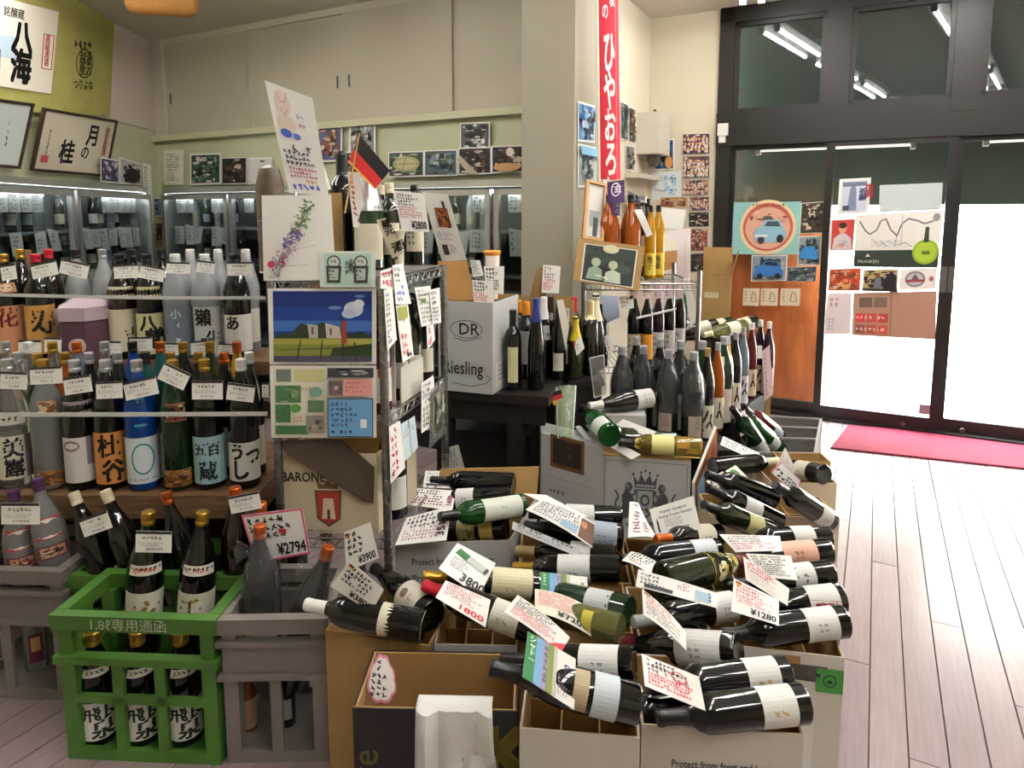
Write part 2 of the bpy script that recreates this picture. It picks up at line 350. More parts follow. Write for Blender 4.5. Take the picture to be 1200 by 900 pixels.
# ---------------------------------------------------------------- shop front: black aluminium frames in the plane u = UD
GLASS = clear_mat('window_glass', (0.93, 0.96, 0.95), 1.0, 0.0, 1.52)
def fbar(mb, v0, v1, z0, z1, u0=UD-0.03, u1=UD+0.06): mb.rb(u0, u1, v0, v1, z0, z1)
def pv(px, py): return onu(px, py, UD).dot(VA)
def pz(px, py): return onu(px, py, UD).z
VL, VR = -1.03, 3.5
vg1l, vg1r = pv(861, 80), pv(968, 70); vg2l, vg2r = pv(997, 70), pv(1118, 60); vg3l = pv(1153, 60)
zb, zt = pz(1050, 120), pz(1050, 4); zh = pz(1050, 163); zf = 0.10
vd1l, vd1r = pv(857, 300), pv(962, 320); vd2l, vd2r = pv(970, 320), pv(1101, 320); vd3l = pv(1119, 320)
vg4l = vg3l + (vg2r-vg2l) + 0.12; vd3r = vd3l + (vd2r-vd2l)
fr = MB()
fbar(fr, VL, vg1l, 0, ZC); fbar(fr, VL, VR, zt, ZC); fbar(fr, VL, VR, zh, zb, UD-0.05, UD+0.07)
fbar(fr, vg1r, vg2l, zb, zt); fbar(fr, vg2r, vg3l, zb, zt); fbar(fr, vg3l+(vg2r-vg2l), vg4l, zb, zt); fbar(fr, vg4l+1.2, VR, 0, ZC)
fr.rb(UD-0.06, UD+0.08, VL, VR, 0.0, 0.022)
frame = struct('door_frame', fr, DARKM)
fs = MB(); fs.rb(UD-0.055, UD-0.03, pv(1110, 128), pv(1148, 126), pz(1128, 131), pz(1128, 122)); fs.build('closer_box', DARKM, frame)
vb0 = pv(845, 152); fs = MB(); fs.rb(UD-0.075, UD-0.03, vb0-0.01, vb0+0.06, pz(850, 160), pz(850, 146)); fs.rb(UD-0.07, UD-0.03, vb0, vb0+0.045, pz(850, 168), pz(850, 160.5)); fs.build('white_sensor', mat('white_plastic', '#e3e0da', 0.4), frame)
for k, (a, b) in enumerate(((vg1l, vg1r), (vg2l, vg2r), (vg3l, vg3l+vg2r-vg2l), (vg4l, vg4l+1.2)), 1):
    w_ = MB(); t = 0.028
    for q in ((a, a+t, zb, zt), (b-t, b, zb, zt), (a, b, zb, zb+t), (a, b, zt-t, zt)): w_.rb(UD-0.015, UD+0.025, *q)
    wo = struct('window_%d' % k, w_, DARKM)
    g = MB(); g.rb(UD, UD+0.005, a+t, b-t, zb+t, zt-t); g.build('pane', GLASS, wo)
HAND = mat('handle_plate', '#6d6a66', 0.4, 0.6)
for k, (a, b, u0) in enumerate(((vd1l, vd1r, UD+0.02), (vd2l, vd2r, UD-0.02), (vd3l, vd3r, UD+0.02), (vd3r+0.09, VR-0.05, UD-0.02)), 1):
    w_ = MB(); s1 = 0.045
    for q in ((a-s1, a, 0.022, zh), (b, b+s1, 0.022, zh), (a, b, 0.022, zf), (a, b, zh-0.03, zh)): w_.rb(u0-0.018, u0+0.018, *q)
    do = struct('door_%d' % k, w_, DARKM)
    g = MB(); g.rb(u0-0.003, u0+0.003, a, b, zf, zh-0.03); g.build('pane', GLASS, do)
    if k in (2, 3):
        vh = b+s1/2 if k == 2 else a-s1/2; h = MB(); h.rb(u0-0.022, u0-0.017, vh-0.016, vh+0.016, pz(1105, 342), pz(1105, 312)); h.build('pull_plate', HAND, do)
for q in ((1058, 497), (1128, 505)):   # round caps on the bottom rail
    P = onu(*q, UD-0.045); mb = MB(); mb.tube([P, P+UA*0.02], 0.014, 12); mb.build('rail_cap', mat('rail_cap', '#6c6260', 0.4, 0.5), frame)
# ---------------------------------------------------------------- ceiling lamps, twin tubes in two runs that the fanlights mirror; left runs added
LAMPW = mat('lamp_enamel', '#e6e4de', 0.4)
TUBE_M = mat('lit_tube', (1.0, 0.98, 0.96), 0.4, emit=TUBE)
lamp_dir = V((-0.982, 0.19)).normalized()
def lamp(u, v, label, L=1.1):
    t = thing('ceiling_lamp', label, 'lamp', room(u, v, ZC), 'twin tube ceiling lamps')
    a, b = (u, v), (u+lamp_dir.x*L, v+lamp_dir.y*L); nx, ny = lamp_dir.y, -lamp_dir.x
    A = room(*a, 2.755); D = room(*b, 2.755)-A; N = (UA*nx+VA*ny)
    mb = MB(); mb.box(A-N*0.11, D, N*0.22, (0, 0, 0.045)); mb.build('lamp_body', LAMPW, t)
    for s in (-0.055, 0.055):
        P = A+N*s-V((0, 0, 0.032)); mb = MB(); mb.tube([P+D*0.02, P+D*0.98], 0.0155, 10, TUBE_M); mb.build('tube', None, t, smooth=True)
        for e in (0.0, 0.98): mb = MB(); mb.box(P+D*e-N*0.02-V((0, 0, 0.022)), D*0.02, N*0.04, (0, 0, 0.056)); mb.build('tube_holder', LAMPW, t)
for i in range(4): lamp(4.66-1.33*i*0.982, -0.77+1.33*i*0.19, 'twin tube lamp, %s of the run over the crates' % ['the one by the fanlights', 'second', 'third', 'fourth', 'fifth', 'sixth'][i])
for i in range(4): lamp(4.72-1.33*i*0.982, 0.30+1.33*i*0.19, 'twin tube lamp, %s of the run over the aisle' % ['the one by the fanlights', 'second', 'third', 'fourth', 'fifth', 'sixth'][i])
for i in range(2): lamp(2.3-1.33*i*0.982, -4.05+1.33*i*0.19, 'added tube lamp, %s of the run by the left wall' % ['the one by the back wall', 'second'][i])  # added lamps out of view, they brighten the left wall side
for i in range(2): lamp(2.75-1.33*i*0.982, -2.75+1.33*i*0.19, 'added tube lamp, %s of the run over the sake shelves' % ['the one by the back wall', 'second', 'third'][i])  # added run out of view, lights the left part of the shop
# ---------------------------------------------------------------- outside
ROADM = mat('pale_asphalt', '#cfcac4', 0.8, noise_amt=0.08, nscale=3); 
mb = MB(); mb.rb(UD+0.08, 30, -20, 24, -0.10, -0.02); struct('street_ground', mb, ROADM)
fac = thing('street_house', 'white rendered house front across the sunlit street', 'house', room(11.0, 2.0, 0)); fac['kind'] = 'thing'
mb = MB(); mb.rb(11.0, 11.4, -9, 13, -0.02, 7.0); mb.build('wall', mat('white_render', '#efece6', 0.8, noise_amt=0.05, nscale=2), fac)
mb = MB(); mb.rb(10.96, 11.0, 3.2, 4.2, 0.9, 2.2); wn = mb.build('window', mat('pale_frame', '#cfcac6', 0.5), fac); mb = MB(); mb.rb(10.95, 10.965, 3.3, 4.1, 1.0, 2.1); mb.build('pane', mat('pale_pane', '#b8c0c4', 0.1), wn)
mb = MB(); mb.rb(10.2, 10.35, -9, 13, -0.02, 0.16); tag(mb.build('street_kerb', mat('kerb_red', '#d9a6a2', 0.8)), 'low pinkish kerb along the far side of the street', 'kerb')
# dark green roller blind hung outside, over the fanlights and the door heads
AWN = mat('dark_green_blind', '#0e2823', 0.75, noise_amt=0.25, nscale=5, stretch=(1, 1, 12))
mb = MB(); z0 = onu(1160, 237, UD+0.30).z; mb.rb(UD+0.30, UD+0.305, VL-0.15, VR+0.2, z0, ZC+0.1)
bl = mb.build('roller_blind', AWN); tag(bl, 'dark green outdoor blind behind the upper door glass', 'blind')
mb = MB(); mb.rb(UD+0.285, UD+0.32, VL-0.15, VR+0.2, z0-0.015, z0+0.015); mb.build('hem_bar', AWN, bl)
mb = MB(); mb.rb(UD+0.14, UD+0.5, VL-0.6, VR+0.2, ZC+0.02, ZC+0.2); struct('street_soffit', mb, mat('soffit', '#b49a93', 0.7))
COPPER = mat('copper_board', '#f08a52', 0.3, 0.0, noise_amt=0.3, nscale=2.5, stretch=(5, 5, 1), color2='#c8683c')
mb = MB(); mb.rb(UD+0.16, UD+0.2, VL-0.2, vd1r+0.01, 0.0, onu(900, 240, UD+0.16).z); tag(mb.build('copper_board', COPPER), 'copper-brown board standing outside the left door pane', 'board')
# tubes along the door heads outside
for i, (a, b) in enumerate(((pv(889, 172), pv(1068, 166)), (pv(1162, 163), pv(1162, 163)+1.1))):
    t = thing('sign_tube', 'slim fluorescent tube fixed across the door heads, %s one' % ('left', 'right')[i], 'lamp', room(UD+0.12, a, 1.9)); zz = pz(980, 171)
    mb = MB(); mb.tube([room(UD+0.10, a, zz), room(UD+0.10, b, zz)], 0.013, 10, mat('dim_tube', (1.0, 0.88, 0.84), 0.4, emit=0.9)); mb.build('tube', None, t, smooth=True)
    for e in (a-.03, b): mb = MB(); mb.rb(UD+0.07, UD+0.14, e, e+.03, zz-.03, zz+.05); mb.build('tube_holder', LAMPW, t)
# red door mat
m4 = [onz(994, 500, 0), onz(1260, 519, 0), onz(1260, 557, 0), onz(973, 526, 0)]
mb = MB(); mb.raw([p+V((0, 0, 0.001)) for p in m4]+[p+V((0, 0, 0.011)) for p in m4], [(7, 6, 5, 4), (0, 1, 5, 4), (1, 2, 6, 5), (2, 3, 7, 6), (3, 0, 4, 7)])
tag(mb.build('door_mat', mat('red_carpet', '#74092a', 0.95, noise_amt=0.3, nscale=140, bump=0.5, bscale=300)), 'red carpet mat lying along the sliding doors', 'mat')
# ================================================================ bottles, cartons, crates
def glass(name, base, rough=0.05, trans=0.0, **k): return mat(name, base, rough, trans=trans, coat=0.3 if not trans else 0, **k)
GL = dict(black=glass('black_glass', '#0b0c0b'), green=glass('dark_green_glass', '#0e2a14'), olive=glass('olive_glass', '#1d2310'), brown=glass('brown_glass', '#1b0e07'),
          clear=glass('clear_glass', (0.93, 0.95, 0.94), 0.02, 0.92), amber=glass('amber_liquor', '#9a4a12', 0.05, 0.25), yellow=glass('yellow_wine', '#d8bc54', 0.04, 0.8), pale=glass('pale_green_wine', '#c9cc80', 0.04, 0.8),
          blue=glass('blue_glass', '#0d3f8f', 0.05, 0.25), rose=glass('red_wine_glass', '#4a0d12', 0.05), frost=glass('frosted_glass', '#c3cbc9', 0.35, 0.5), smoke=glass('smoky_glass', '#1b1e20', 0.12),
          teal=glass('teal_glass', '#0a4a4a', 0.05), bright=glass('green_wine_glass', '#164a1c', 0.05, 0.35), gold=glass('golden_liquor', '#d39a1c', 0.05, 0.4), mist=glass('misty_glass', (0.55, 0.58, 0.58), 0.08, 0.65), wine=glass('purple_glass', '#2a1020', 0.06), grey=glass('grey_blue_glass', '#5f6b74', 0.1))
PROF = dict(
 bordeaux=(.30, [(0, .004), (.02, .002), (.034, 0), (.0375, .004), (.0375, .19), (.0362, .204), (.029, .222), (.0175, .236), (.0146, .247), (.0140, .286), (.0152, .288), (.0152, .297), (.0128, .30), (0, .30)]),
 burgundy=(.30, [(0, .004), (.02, .002), (.037, 0), (.041, .005), (.041, .145), (.0385, .168), (.0305, .20), (.0215, .228), (.0165, .25), (.0146, .268), (.0145, .288), (.016, .29), (.016, .298), (.0135, .30), (0, .30)]),
 flute=(.335, [(0, .003), (.034, 0), (.037, .004), (.037, .14), (.034, .18), (.0265, .235), (.0185, .277), (.0146, .30), (.0142, .326), (.0155, .328), (.0155, .334), (0, .335)]),
 champagne=(.315, [(0, .003), (.038, 0), (.044, .006), (.044, .15), (.041, .176), (.032, .21), (.022, .242), (.0165, .265), (.0152, .288), (.0175, .292), (.0175, .308), (.012, .315), (0, .315)]),
 issho=(.395, [(0, .003), (.048, 0), (.0525, .006), (.0525, .232), (.0505, .254), (.043, .284), (.029, .318), (.0205, .342), (.0172, .36), (.0168, .378), (.019, .38), (.019, .386), (.0165, .395), (0, .395)]),
 sake=(.30, [(0, .003), (.035, 0), (.038, .005), (.038, .175), (.0362, .193), (.029, .222), (.0205, .248), (.0152, .265), (.0142, .288), (.0155, .29), (.0155, .299), (0, .30)]))
CAPS = dict(gold=mat('gold_cap', '#b8913c', 0.3, 0.85), palegold=mat('pale_gold_cap', '#c9b98a', 0.35, 0.6), copper=mat('copper_cap', '#c4622a', 0.3, 0.75), silver=mat('silver_cap', '#c2c4c6', 0.3, 0.8),
            white=mat('white_cap', '#e6e4de', 0.4), black=mat('black_cap', '#121214', 0.35), red=mat('red_cap', '#b0182a', 0.35), wine=mat('wine_foil', '#5a1422', 0.35), blue=mat('blue_foil', '#1f2c6c', 0.35),
            orange=mat('orange_foil', '#e08a1c', 0.35, 0.3), yellow=mat('yellow_foil', '#c3b02c', 0.4, 0.3), cream=mat('cream_cap', '#ddd3b4', 0.45), purple=mat('purple_cap', '#4a2a52', 0.4), green=mat('green_cap', '#24502c', 0.4), brown=mat('brown_cork', '#9a7a4c', 0.7), grey=mat('grey_cap', '#9c9fa2', 0.4))
CACHE = {}
def prof_r(kind, z):
    P = PROF[kind][1]
    for (r0, z0), (r1, z1) in zip(P[2:], P[3:]):
        if z0 <= z <= z1 and z1 > z0: return r0+(r1-r0)*(z-z0)/(z1-z0)
    return P[3][0]
def body_mesh(kind, g):
    k = ('b', kind, g)
    if k not in CACHE: mb = MB(); mb.lathe(PROF[kind][1], 24); CACHE[k] = mb.mesh('bottle_glass', GL[g], True, 0.7)
    return CACHE[k]
def cap_mesh(kind, c, ln):
    k = ('c', kind, c, ln)
    if k not in CACHE:
        H = PROF[kind][0]; mb = MB(); z = H-ln; e = 0.0009; pr = []
        for i in range(9):
            zz = z+(H-0.002-z)*i/8; pr.append((max(0.0135, prof_r(kind, zz))+e, zz))
        if ln < 0.045: pr = [(r0, zz) for r0, zz in ((pr[0][0], z), (pr[0][0]+.0012, z+.002), (pr[0][0]+.0012, z+ln*.3), (pr[0][0], z+ln*.36), (pr[0][0]+.0012, z+ln*.42), (pr[0][0]+.0012, H-.001))]
        pr.append((pr[-1][0]-.002, H+.0012)); pr.append((0, H+.0014)); mb.lathe(pr, 20); CACHE[k] = mb.mesh('cap', CAPS[c], True, 0.6)
    return CACHE[k]
def cyl_map(kind, z0, z1, ang):
    r0, r1 = prof_r(kind, z0), prof_r(kind, z1)
    def f(s, t, h):
        a = -math.pi/2 + (s-0.5)*ang; z = z1+(z0-z1)*t; r = r1+(r0-r1)*t + .0003 + h
        return V((r*math.cos(a), r*math.sin(a), z))
    return f
def label_meshes(kind, spec):
    """spec = (z0, z1, width in degrees, paper colour, print operations)"""
    k = ('l', kind, repr(spec))
    if k not in CACHE:
        z0, z1, deg, paper, ops = spec; ang = math.radians(deg); f = cyl_map(kind, z0, z1, ang); n = max(4, int(deg/12)); mb = MB()
        vs = [f(i/n, j, h) for h in (0.0004, 0.0) for j in (0, 1) for i in range(n+1)]; k1 = n+1; fs = []
        for i in range(n): fs += [(i, i+k1, i+k1+1, i+1), (i, i+1, 2*k1+i+1, 2*k1+i), (k1+i+1, k1+i, 3*k1+i, 3*k1+i+1)]
        fs += [(0, 2*k1, 3*k1, k1), (n, k1+n, 3*k1+n, 2*k1+n)]
        mb.raw(vs, fs); lm = mb.mesh('label', col(paper, 0.5)); pm_ = None
        if ops:
            p = Print(f, ang*prof_r(kind, (z0+z1)/2), z1-z0, 0.00012); p.run(ops)
            if p.mb.f: pm_ = p.mb.mesh('print')
        CACHE[k] = (lm, pm_)
    return CACHE[k]
VINYL_W = clear_mat('milky_vinyl_bag', (0.93, 0.94, 0.95), 1.0, 0.14, 1.4, film=0.30, film_col=(0.75, 0.77, 0.8), wrinkle=0.9)
VINYL = clear_mat('vinyl_bag', (0.93, 0.94, 0.95), 1.0, 0.08, 1.42, film=0.05, film_col=(0.62, 0.65, 0.68), wrinkle=0.9)
def bag_mesh(kind, zlo, seed):
    k = ('bag', kind, zlo, seed); milky = zlo > .18
    if k not in CACHE:
        r = random.Random(seed); H = PROF[kind][0]; n = 26; mb = MB(); rows = []; ph = [r.uniform(0, 6.28) for _ in range(3)]
        for i in range(12):
            t = i/11; z = zlo+(H-0.012-zlo)*t; R0 = prof_r(kind, min(z, H-.004)) + 0.0015 + 0.005*math.sin(t*3.0)*(1-t*.4)
            rows.append([V(((R0*(1.03+.04*math.sin(5*a+ph[0]+t*2)+.025*math.sin(9*a+ph[1]-t*3)))*math.cos(a), (R0*(1.03+.04*math.sin(5*a+ph[0]+t*2)+.025*math.sin(9*a+ph[1]-t*3)))*math.sin(a), z)) for a in [6.2832*j/n for j in range(n)]])
        vs = [p for q in rows for p in q]; fs = [(i*n+j, i*n+(j+1) % n, (i+1)*n+(j+1) % n, (i+1)*n+j) for i in range(11) for j in range(n)]
        mb.raw(vs, fs)
        if not milky:
            c = V((-.012, -.008, H-.062)); fan = [c]+[c+V((-.055-.012*r.random(), -.02+.02*math.sin(q*2.1), -.026+.011*q)) for q in range(7)]; mb.raw(fan, [(0, q+1, q+2) for q in range(6)])
        CACHE[k] = mb.mesh('vinyl_bag', VINYL_W if milky else VINYL, True)
    return CACHE[k]
BODIES = []
def seg_gap(a0, a1, b0, b1):
    d1, d2, r = a1-a0, b1-b0, a0-b0; a, e, f = d1.dot(d1), d2.dot(d2), d2.dot(r); c, b = d1.dot(r), d1.dot(d2); den = a*e-b*b
    s = min(1, max(0, (b*f-c*e)/den)) if den > 1e-9 else 0.0; t = (b*s+f)/e
    if t < 0: t, s = 0.0, min(1, max(0, -c/a))
    elif t > 1: t, s = 1.0, min(1, max(0, (b-c)/a))
    return (a0+d1*s-b0-d2*t).length
def caps_of(kind, base, axis, size, fat):
    H, P = PROF[kind]; R = max(p[0] for p in P); sh = [z for r, z in P if r > R*.93][-1]; k = size*fat; ax = axis*size
    return [(base+axis*R*k*.85, base+ax*sh, R*k), (base+ax*sh, base+ax*(sh*.5+H*.5), R*k*.62), (base+ax*(sh*.5+H*.5), base+ax*H*.98, .0165*k)]
def settle(kind, base, axis, size, fat):
    """slide a bottle a little nearer or farther so that it does not sink into one already placed"""
    H = PROF[kind][0]*size; near = [b for b in BODIES if (b[0]-base).length < H+b[1]]; d = (base-EYE)
    if abs(axis.z) > .85: d.z = 0
    d.normalize()
    def depth(off):
        worst = 0.0
        for a0, a1, ra in caps_of(kind, base+d*off, axis, size, fat):
            for b in near:
                for b0, b1, rb_ in b[2]: worst = max(worst, ra+rb_-seg_gap(a0, a1, b0, b1))
        return worst
    best, bo = None, 0.0
    for i in range(0, 17):
        for off in ((0,) if i == 0 else (-.006*i, .006*i)):
            w_ = depth(off)
            if w_ < .0008: best, bo = 0, off; break
            if best is None or w_+abs(off)*.05 < best: best, bo = w_+abs(off)*.05, off
        if best == 0: break
    base = base+d*bo; BODIES.append((base, H, caps_of(kind, base, axis, size, fat))); return base
def bottle(name, label, kind, g, base, axis=(0, 0, 1), cap=None, capl=0.035, labels=(), roll=0.0, group=None, size=1.0, bag=None, fat=1.0):
    axis = V(axis).normalized(); base = settle(kind, V(base), axis, size, fat*(1.06 if bag else 1)); look = (EYE-base); y = -(look-axis*look.dot(axis)).normalized()
    x = y.cross(axis).normalized(); M = Matrix((x, y, axis)).transposed().to_4x4(); M = Matrix.Translation(base) @ M @ Matrix.Rotation(roll, 4, 'Z') @ Matrix.Diagonal((size*fat, size*fat, size, 1))
    t = thing(name, label, 'bottle', None, group, M)
    def child(nm, me, lab=None, par=None):
        o = bpy.data.objects.new(nm, me); COL.objects.link(o); o.parent = par or t
        if lab: o['label'] = lab
        return o
    child('bottle_glass', body_mesh(kind, g))
    if cap: child('cap', cap_mesh(kind, cap, capl))
    for i, sp in enumerate(labels):
        lm, pmm = label_meshes(kind, sp); lo = child('paper_label' if i == 0 else 'neck_label', lm)
        if pmm: child('print', pmm, None, lo)
    if bag: child('vinyl_bag', bag_mesh(kind, bag, RND.randint(0, 3)))
    return t
def stand(name, label, kind, g, px, Y, z, tilt=0.0, tilt_y=0.0, **k):
    P = onp(px, 400, V((0, 1, 0)), Y); d = 0
    for _ in range(4):   # find x so that the base centre lies under the pixel column
        d = Y*CP-(z-CAM_H)*SP; P = V(((px-600)/FPX*d, Y, z))
    return bottle(name, label, kind, g, P, (math.sin(tilt), math.sin(tilt_y), 1), **k)
def lie(name, label, kind, g, b, t, Y, far=False, **k):
    """lying bottle: base pixel b at depth Y, neck pixel t; the depth of the neck follows from the bottle's length"""
    B = at(*b, Y); L = PROF[kind][0]*k.get('size', 1.0); r = ray(*t).normalized(); o = EYE-B; bq = o.dot(r); c = o.dot(o)-L*L; disc = bq*bq-c
    if disc < 0: s = -bq
    else: s = -bq + (math.sqrt(disc) if far else -math.sqrt(disc))
    N = EYE+r*s; ax = N-B
    if disc < 0 and ax.length > L: k['size'] = k.get('size', 1.0)*min(1.25, ax.length/L)
    return bottle(name, label, kind, g, B, ax, **k)
# ---------------------------------------------------------------- cartons
def panel_box(mb, a, b, h, t, nrm):
    """upright panel from floor point a to b, height h, thickness t along nrm"""
    mb.box(a, V(b)-V(a), V(nrm)*t, (0, 0, h))
def carton(label, L, Rr, Y, depth, z0=0.0, outer=None, inner=None, front=(), name='wine_carton', flaps='', div=(0, 0), closed=False, group=None, right=(), top=None, cat='box', th=0.005, side_yaw=None, divz=0.13, z1=None):
    """open carton; its front top edge runs from pixel L (at depth Y) towards pixel Rr at the same height"""
    outer = outer or BOXW; inner = inner or KRAFT; P = at(*L, Y)
    if z1 is not None: P = onz(*L, z1)
    Q = onz(*Rr, P.z) if abs(Rr[1]-L[1]) < 40 else at(*Rr, Y); Q.z = P.z
    X = (Q-P); Wd = X.length; X.normalize(); B = V((-X.y, X.x, 0))
    if side_yaw is not None: B = V((math.sin(side_yaw), math.cos(side_yaw), 0))
    h = P.z-z0; base = V((P.x, P.y, z0)); t = thing(name, label, cat, base+X*Wd/2+B*depth/2, group)
    def pan(nm, a, b, nrm, h2=h):
        mb = MB(); n = V(nrm); 
        mb.box(a, V(b)-V(a), n*th*0.5, (0, 0, h2), outer); mb.box(V(a)+n*(th*0.5+.0002), V(b)-V(a), n*th*0.5, (0, 0, h2-.001), inner); return mb.build(nm, None, t)
    f = pan('front_panel', base, base+X*Wd, B)
    e = .0004
    lft = pan('side_panel', base+B*(th+e), base+B*(depth-th-e), X); rgt = pan('side_panel', base+X*Wd+B*(th+e), base+X*Wd+B*(depth-th-e), -X)
    pan('back_panel', base+B*depth, base+B*depth+X*Wd, -B)
    mb = MB(); mb.box(base+X*th*1.2+B*th*1.2, X*(Wd-2.4*th), B*(depth-2.4*th), (0, 0, th)); mb.build('base_panel', inner, t)
    if closed:
        mb = MB(); zt_ = V((0, 0, h+.0004)); mb.box(base+zt_, X*Wd, B*(depth/2-.001), (0, 0, th), top or outer); mb.build('lid_flap', None, t); mb = MB(); mb.box(base+zt_+B*(depth/2+.001), X*Wd, B*(depth/2-.001), (0, 0, th), top or outer); mb.build('lid_flap', None, t)
    for ch in flaps:
        zt_ = V((0, 0, h)); mb = MB(); U = V((0, 0, 1))
        if ch == 'b': mb.box(base+zt_+B*(depth-th), X*Wd, B*th, U*0.10+B*0.03)
        elif ch == 'B': mb.box(base+zt_+B*(depth-th), X*Wd, B*th, U*0.16+B*0.015)
        elif ch == 'r': mb.box(base+zt_+X*(Wd-th)+B*.01, B*(depth-.02), X*th, U*0.06+X*0.08)
        elif ch == 'R': mb.box(base+zt_+X*(Wd-th)+B*.01, B*(depth-.02), X*th, U*0.15+X*0.04)
        elif ch == 'l': mb.box(base+zt_+X*.001+B*.01, B*(depth-.02), X*th, U*0.08-X*0.05)
        elif ch == 'f': mb.box(base+zt_+X*.004, X*(Wd-.008), B*th, -U*0.09-B*0.035)
        mb.build('flap', inner, t)
    nx, ny = div; zd = h-.03
    for i in range(nx): mb = MB(); mb.box(base+X*(Wd*(i+1)/(nx+1))+B*.012+V((0, 0, zd-divz)), X*.003, B*(depth-.024), (0, 0, divz)); mb.build('divider', KRAFT, t)
    for i in range(ny): mb = MB(); mb.box(base+B*(depth*(i+1)/(ny+1))+X*.012+V((0, 0, zd-divz-.002)), X*(Wd-.024), B*.003, (0, 0, divz)); mb.build('divider', KRAFT, t)
    if front:
        p = Print(lambda s, tt, hh: base+X*(Wd*s)+V((0, 0, h*(1-tt)))-B*hh, Wd, h, split=True); p.run(front); p.build('print', f)
    if right:
        p = Print(lambda s, tt, hh: base+X*(Wd+hh)+B*(depth*s)+V((0, 0, h*(1-tt))), depth, h); p.run(right); p.build('print', rgt)
    return t
# ---------------------------------------------------------------- bottle crates
CGREEN = mat('green_crate_plastic', '#47742a', 0.42, noise_amt=0.12, nscale=7, color2='#3a6322'); CGREY = mat('grey_crate_plastic', '#777069', 0.5, noise_amt=0.14, nscale=7)
def crate(label, L, Rr, Y, depth, m, style, z0=0.0, group=None, text=None, z1=None):
    P = at(*L, Y) if z1 is None else onz(*L, z1); Q = onz(*Rr, P.z); X = Q-P; Wd = X.length; X.normalize(); B = V((-X.y, X.x, 0)); h = P.z-z0; base = V((P.x, P.y, z0)); U = V((0, 0, 1))
    t = thing('bottle_crate', label, 'crate', base+X*Wd/2+B*depth/2, group)
    def bar(nm, x0, x1, y0, y1, a, b): mb = MB(); mb.box(base+X*x0+B*y0+U*a, X*(x1-x0), B*(y1-y0), U*(b-a)); return mb.build(nm, m, t)
    k = 0.018; fl = 0.012
    for zz, hh, nm in ((h-.04, .04, 'rim'), ) + (((h-.132, .02, 'flange'), ) if style == 'green' else ((h-.075, .012, 'flange'), (h-.165, .012, 'flange'))):
        mb = MB(); mb.box(base-X*fl-B*fl+U*zz, X*(Wd+2*fl), B*(k+fl-.002), U*hh); mb.box(base-X*fl+B*(depth-k+.002)+U*zz, X*(Wd+2*fl), B*(k+fl), U*hh)
        mb.box(base-X*fl+B*k+U*zz, X*(k+fl), B*(depth-2*k), U*hh); mb.box(base+X*(Wd-k)+B*k+U*zz, X*(k+fl), B*(depth-2*k), U*hh); ob = mb.build(nm, m, t)
        if nm == 'rim' and text:
            p = Print(lambda s, tt, hh2: base-B*(fl+hh2)+X*(Wd*s)+U*(h-.04*tt), Wd, .04); p.text(text, 0.22, 0.82, 0.62, '#cfd8c0', 0.02, fit=0.5); p.build('print', ob)
    for x0 in (0, Wd-.036):
        for y0 in (0, depth-.036): bar('post', x0, x0+.036, y0, y0+.036, 0, h-.04)
    mb = MB(); mb.box(base+X*.002+B*.002+U*.004, X*(Wd-.004), B*(depth-.004), U*.012); mb.build('crate_floor', m, t)
    nslat = 2 if style == 'green' else 1
    for y0 in (0, depth-.012):
        for i in range(nslat):
            xc = .036+(Wd-.072)*(i+1)/(nslat+1); bar('slat', xc-.014, xc+.014, y0, y0+.012, .03, h-.132 if style == 'green' else h-.165)
        bar('band', .036, Wd-.036, y0, y0+.014, 0, .03)
        if style == 'green': bar('band', .036, Wd-.036, y0, y0+.012, h-.245, h-.222)
        else: bar('band', .036, Wd-.036, y0, y0+.012, h-.162, h-.075)
    for x0 in (0, Wd-.012):
        bar('slat', x0, x0+.012, depth/2-.014, depth/2+.014, .03, h-.04); bar('band', x0, x0+.012, .036, depth-.036, 0, .03)
        bar('band', x0, x0+.012, .036, depth-.036, h-.245, h-.16)
    return t
# ---------------------------------------------------------------- price cards
STRIP = '#2c2a2a'
def tagcard(px, py, wpx, hpx, rot, Y, label, group='printed price tags on the sake shelves', seed=0, strip=True):
    """printed shelf tag with a dark top strip, centred on a pixel"""
    c = at(px, py, Y); d = (c-EYE).dot(V((0, CP, -SP))); W, Hh = wpx*d/FPX, hpx*d/FPX; ca, sa = math.cos(rot), math.sin(rot); X = V((ca, 0, sa)); Z = V((-sa, 0.12, ca))
    q = [c-X*W/2+Z*Hh/2, c+X*W/2+Z*Hh/2, c+X*W/2-Z*Hh/2, c-X*W/2-Z*Hh/2]
    ops = ([('rect', 0, 0, 1, .13, STRIP, 1)] if strip else []) + [('scrawl', .18, .22, .64, .22, 1, '#3a3a40', seed, {'thick': .13}), ('scrawl', .08, .5, .84, .2, 2, '#77757a', seed+1, {'thick': .1}), ('scrawl', .3, .76, .5, .16, 1, '#55535a', seed+2, {'thick': .13})]
    return sheet('price_tag', label, 'price tag', q, ops, group=group)
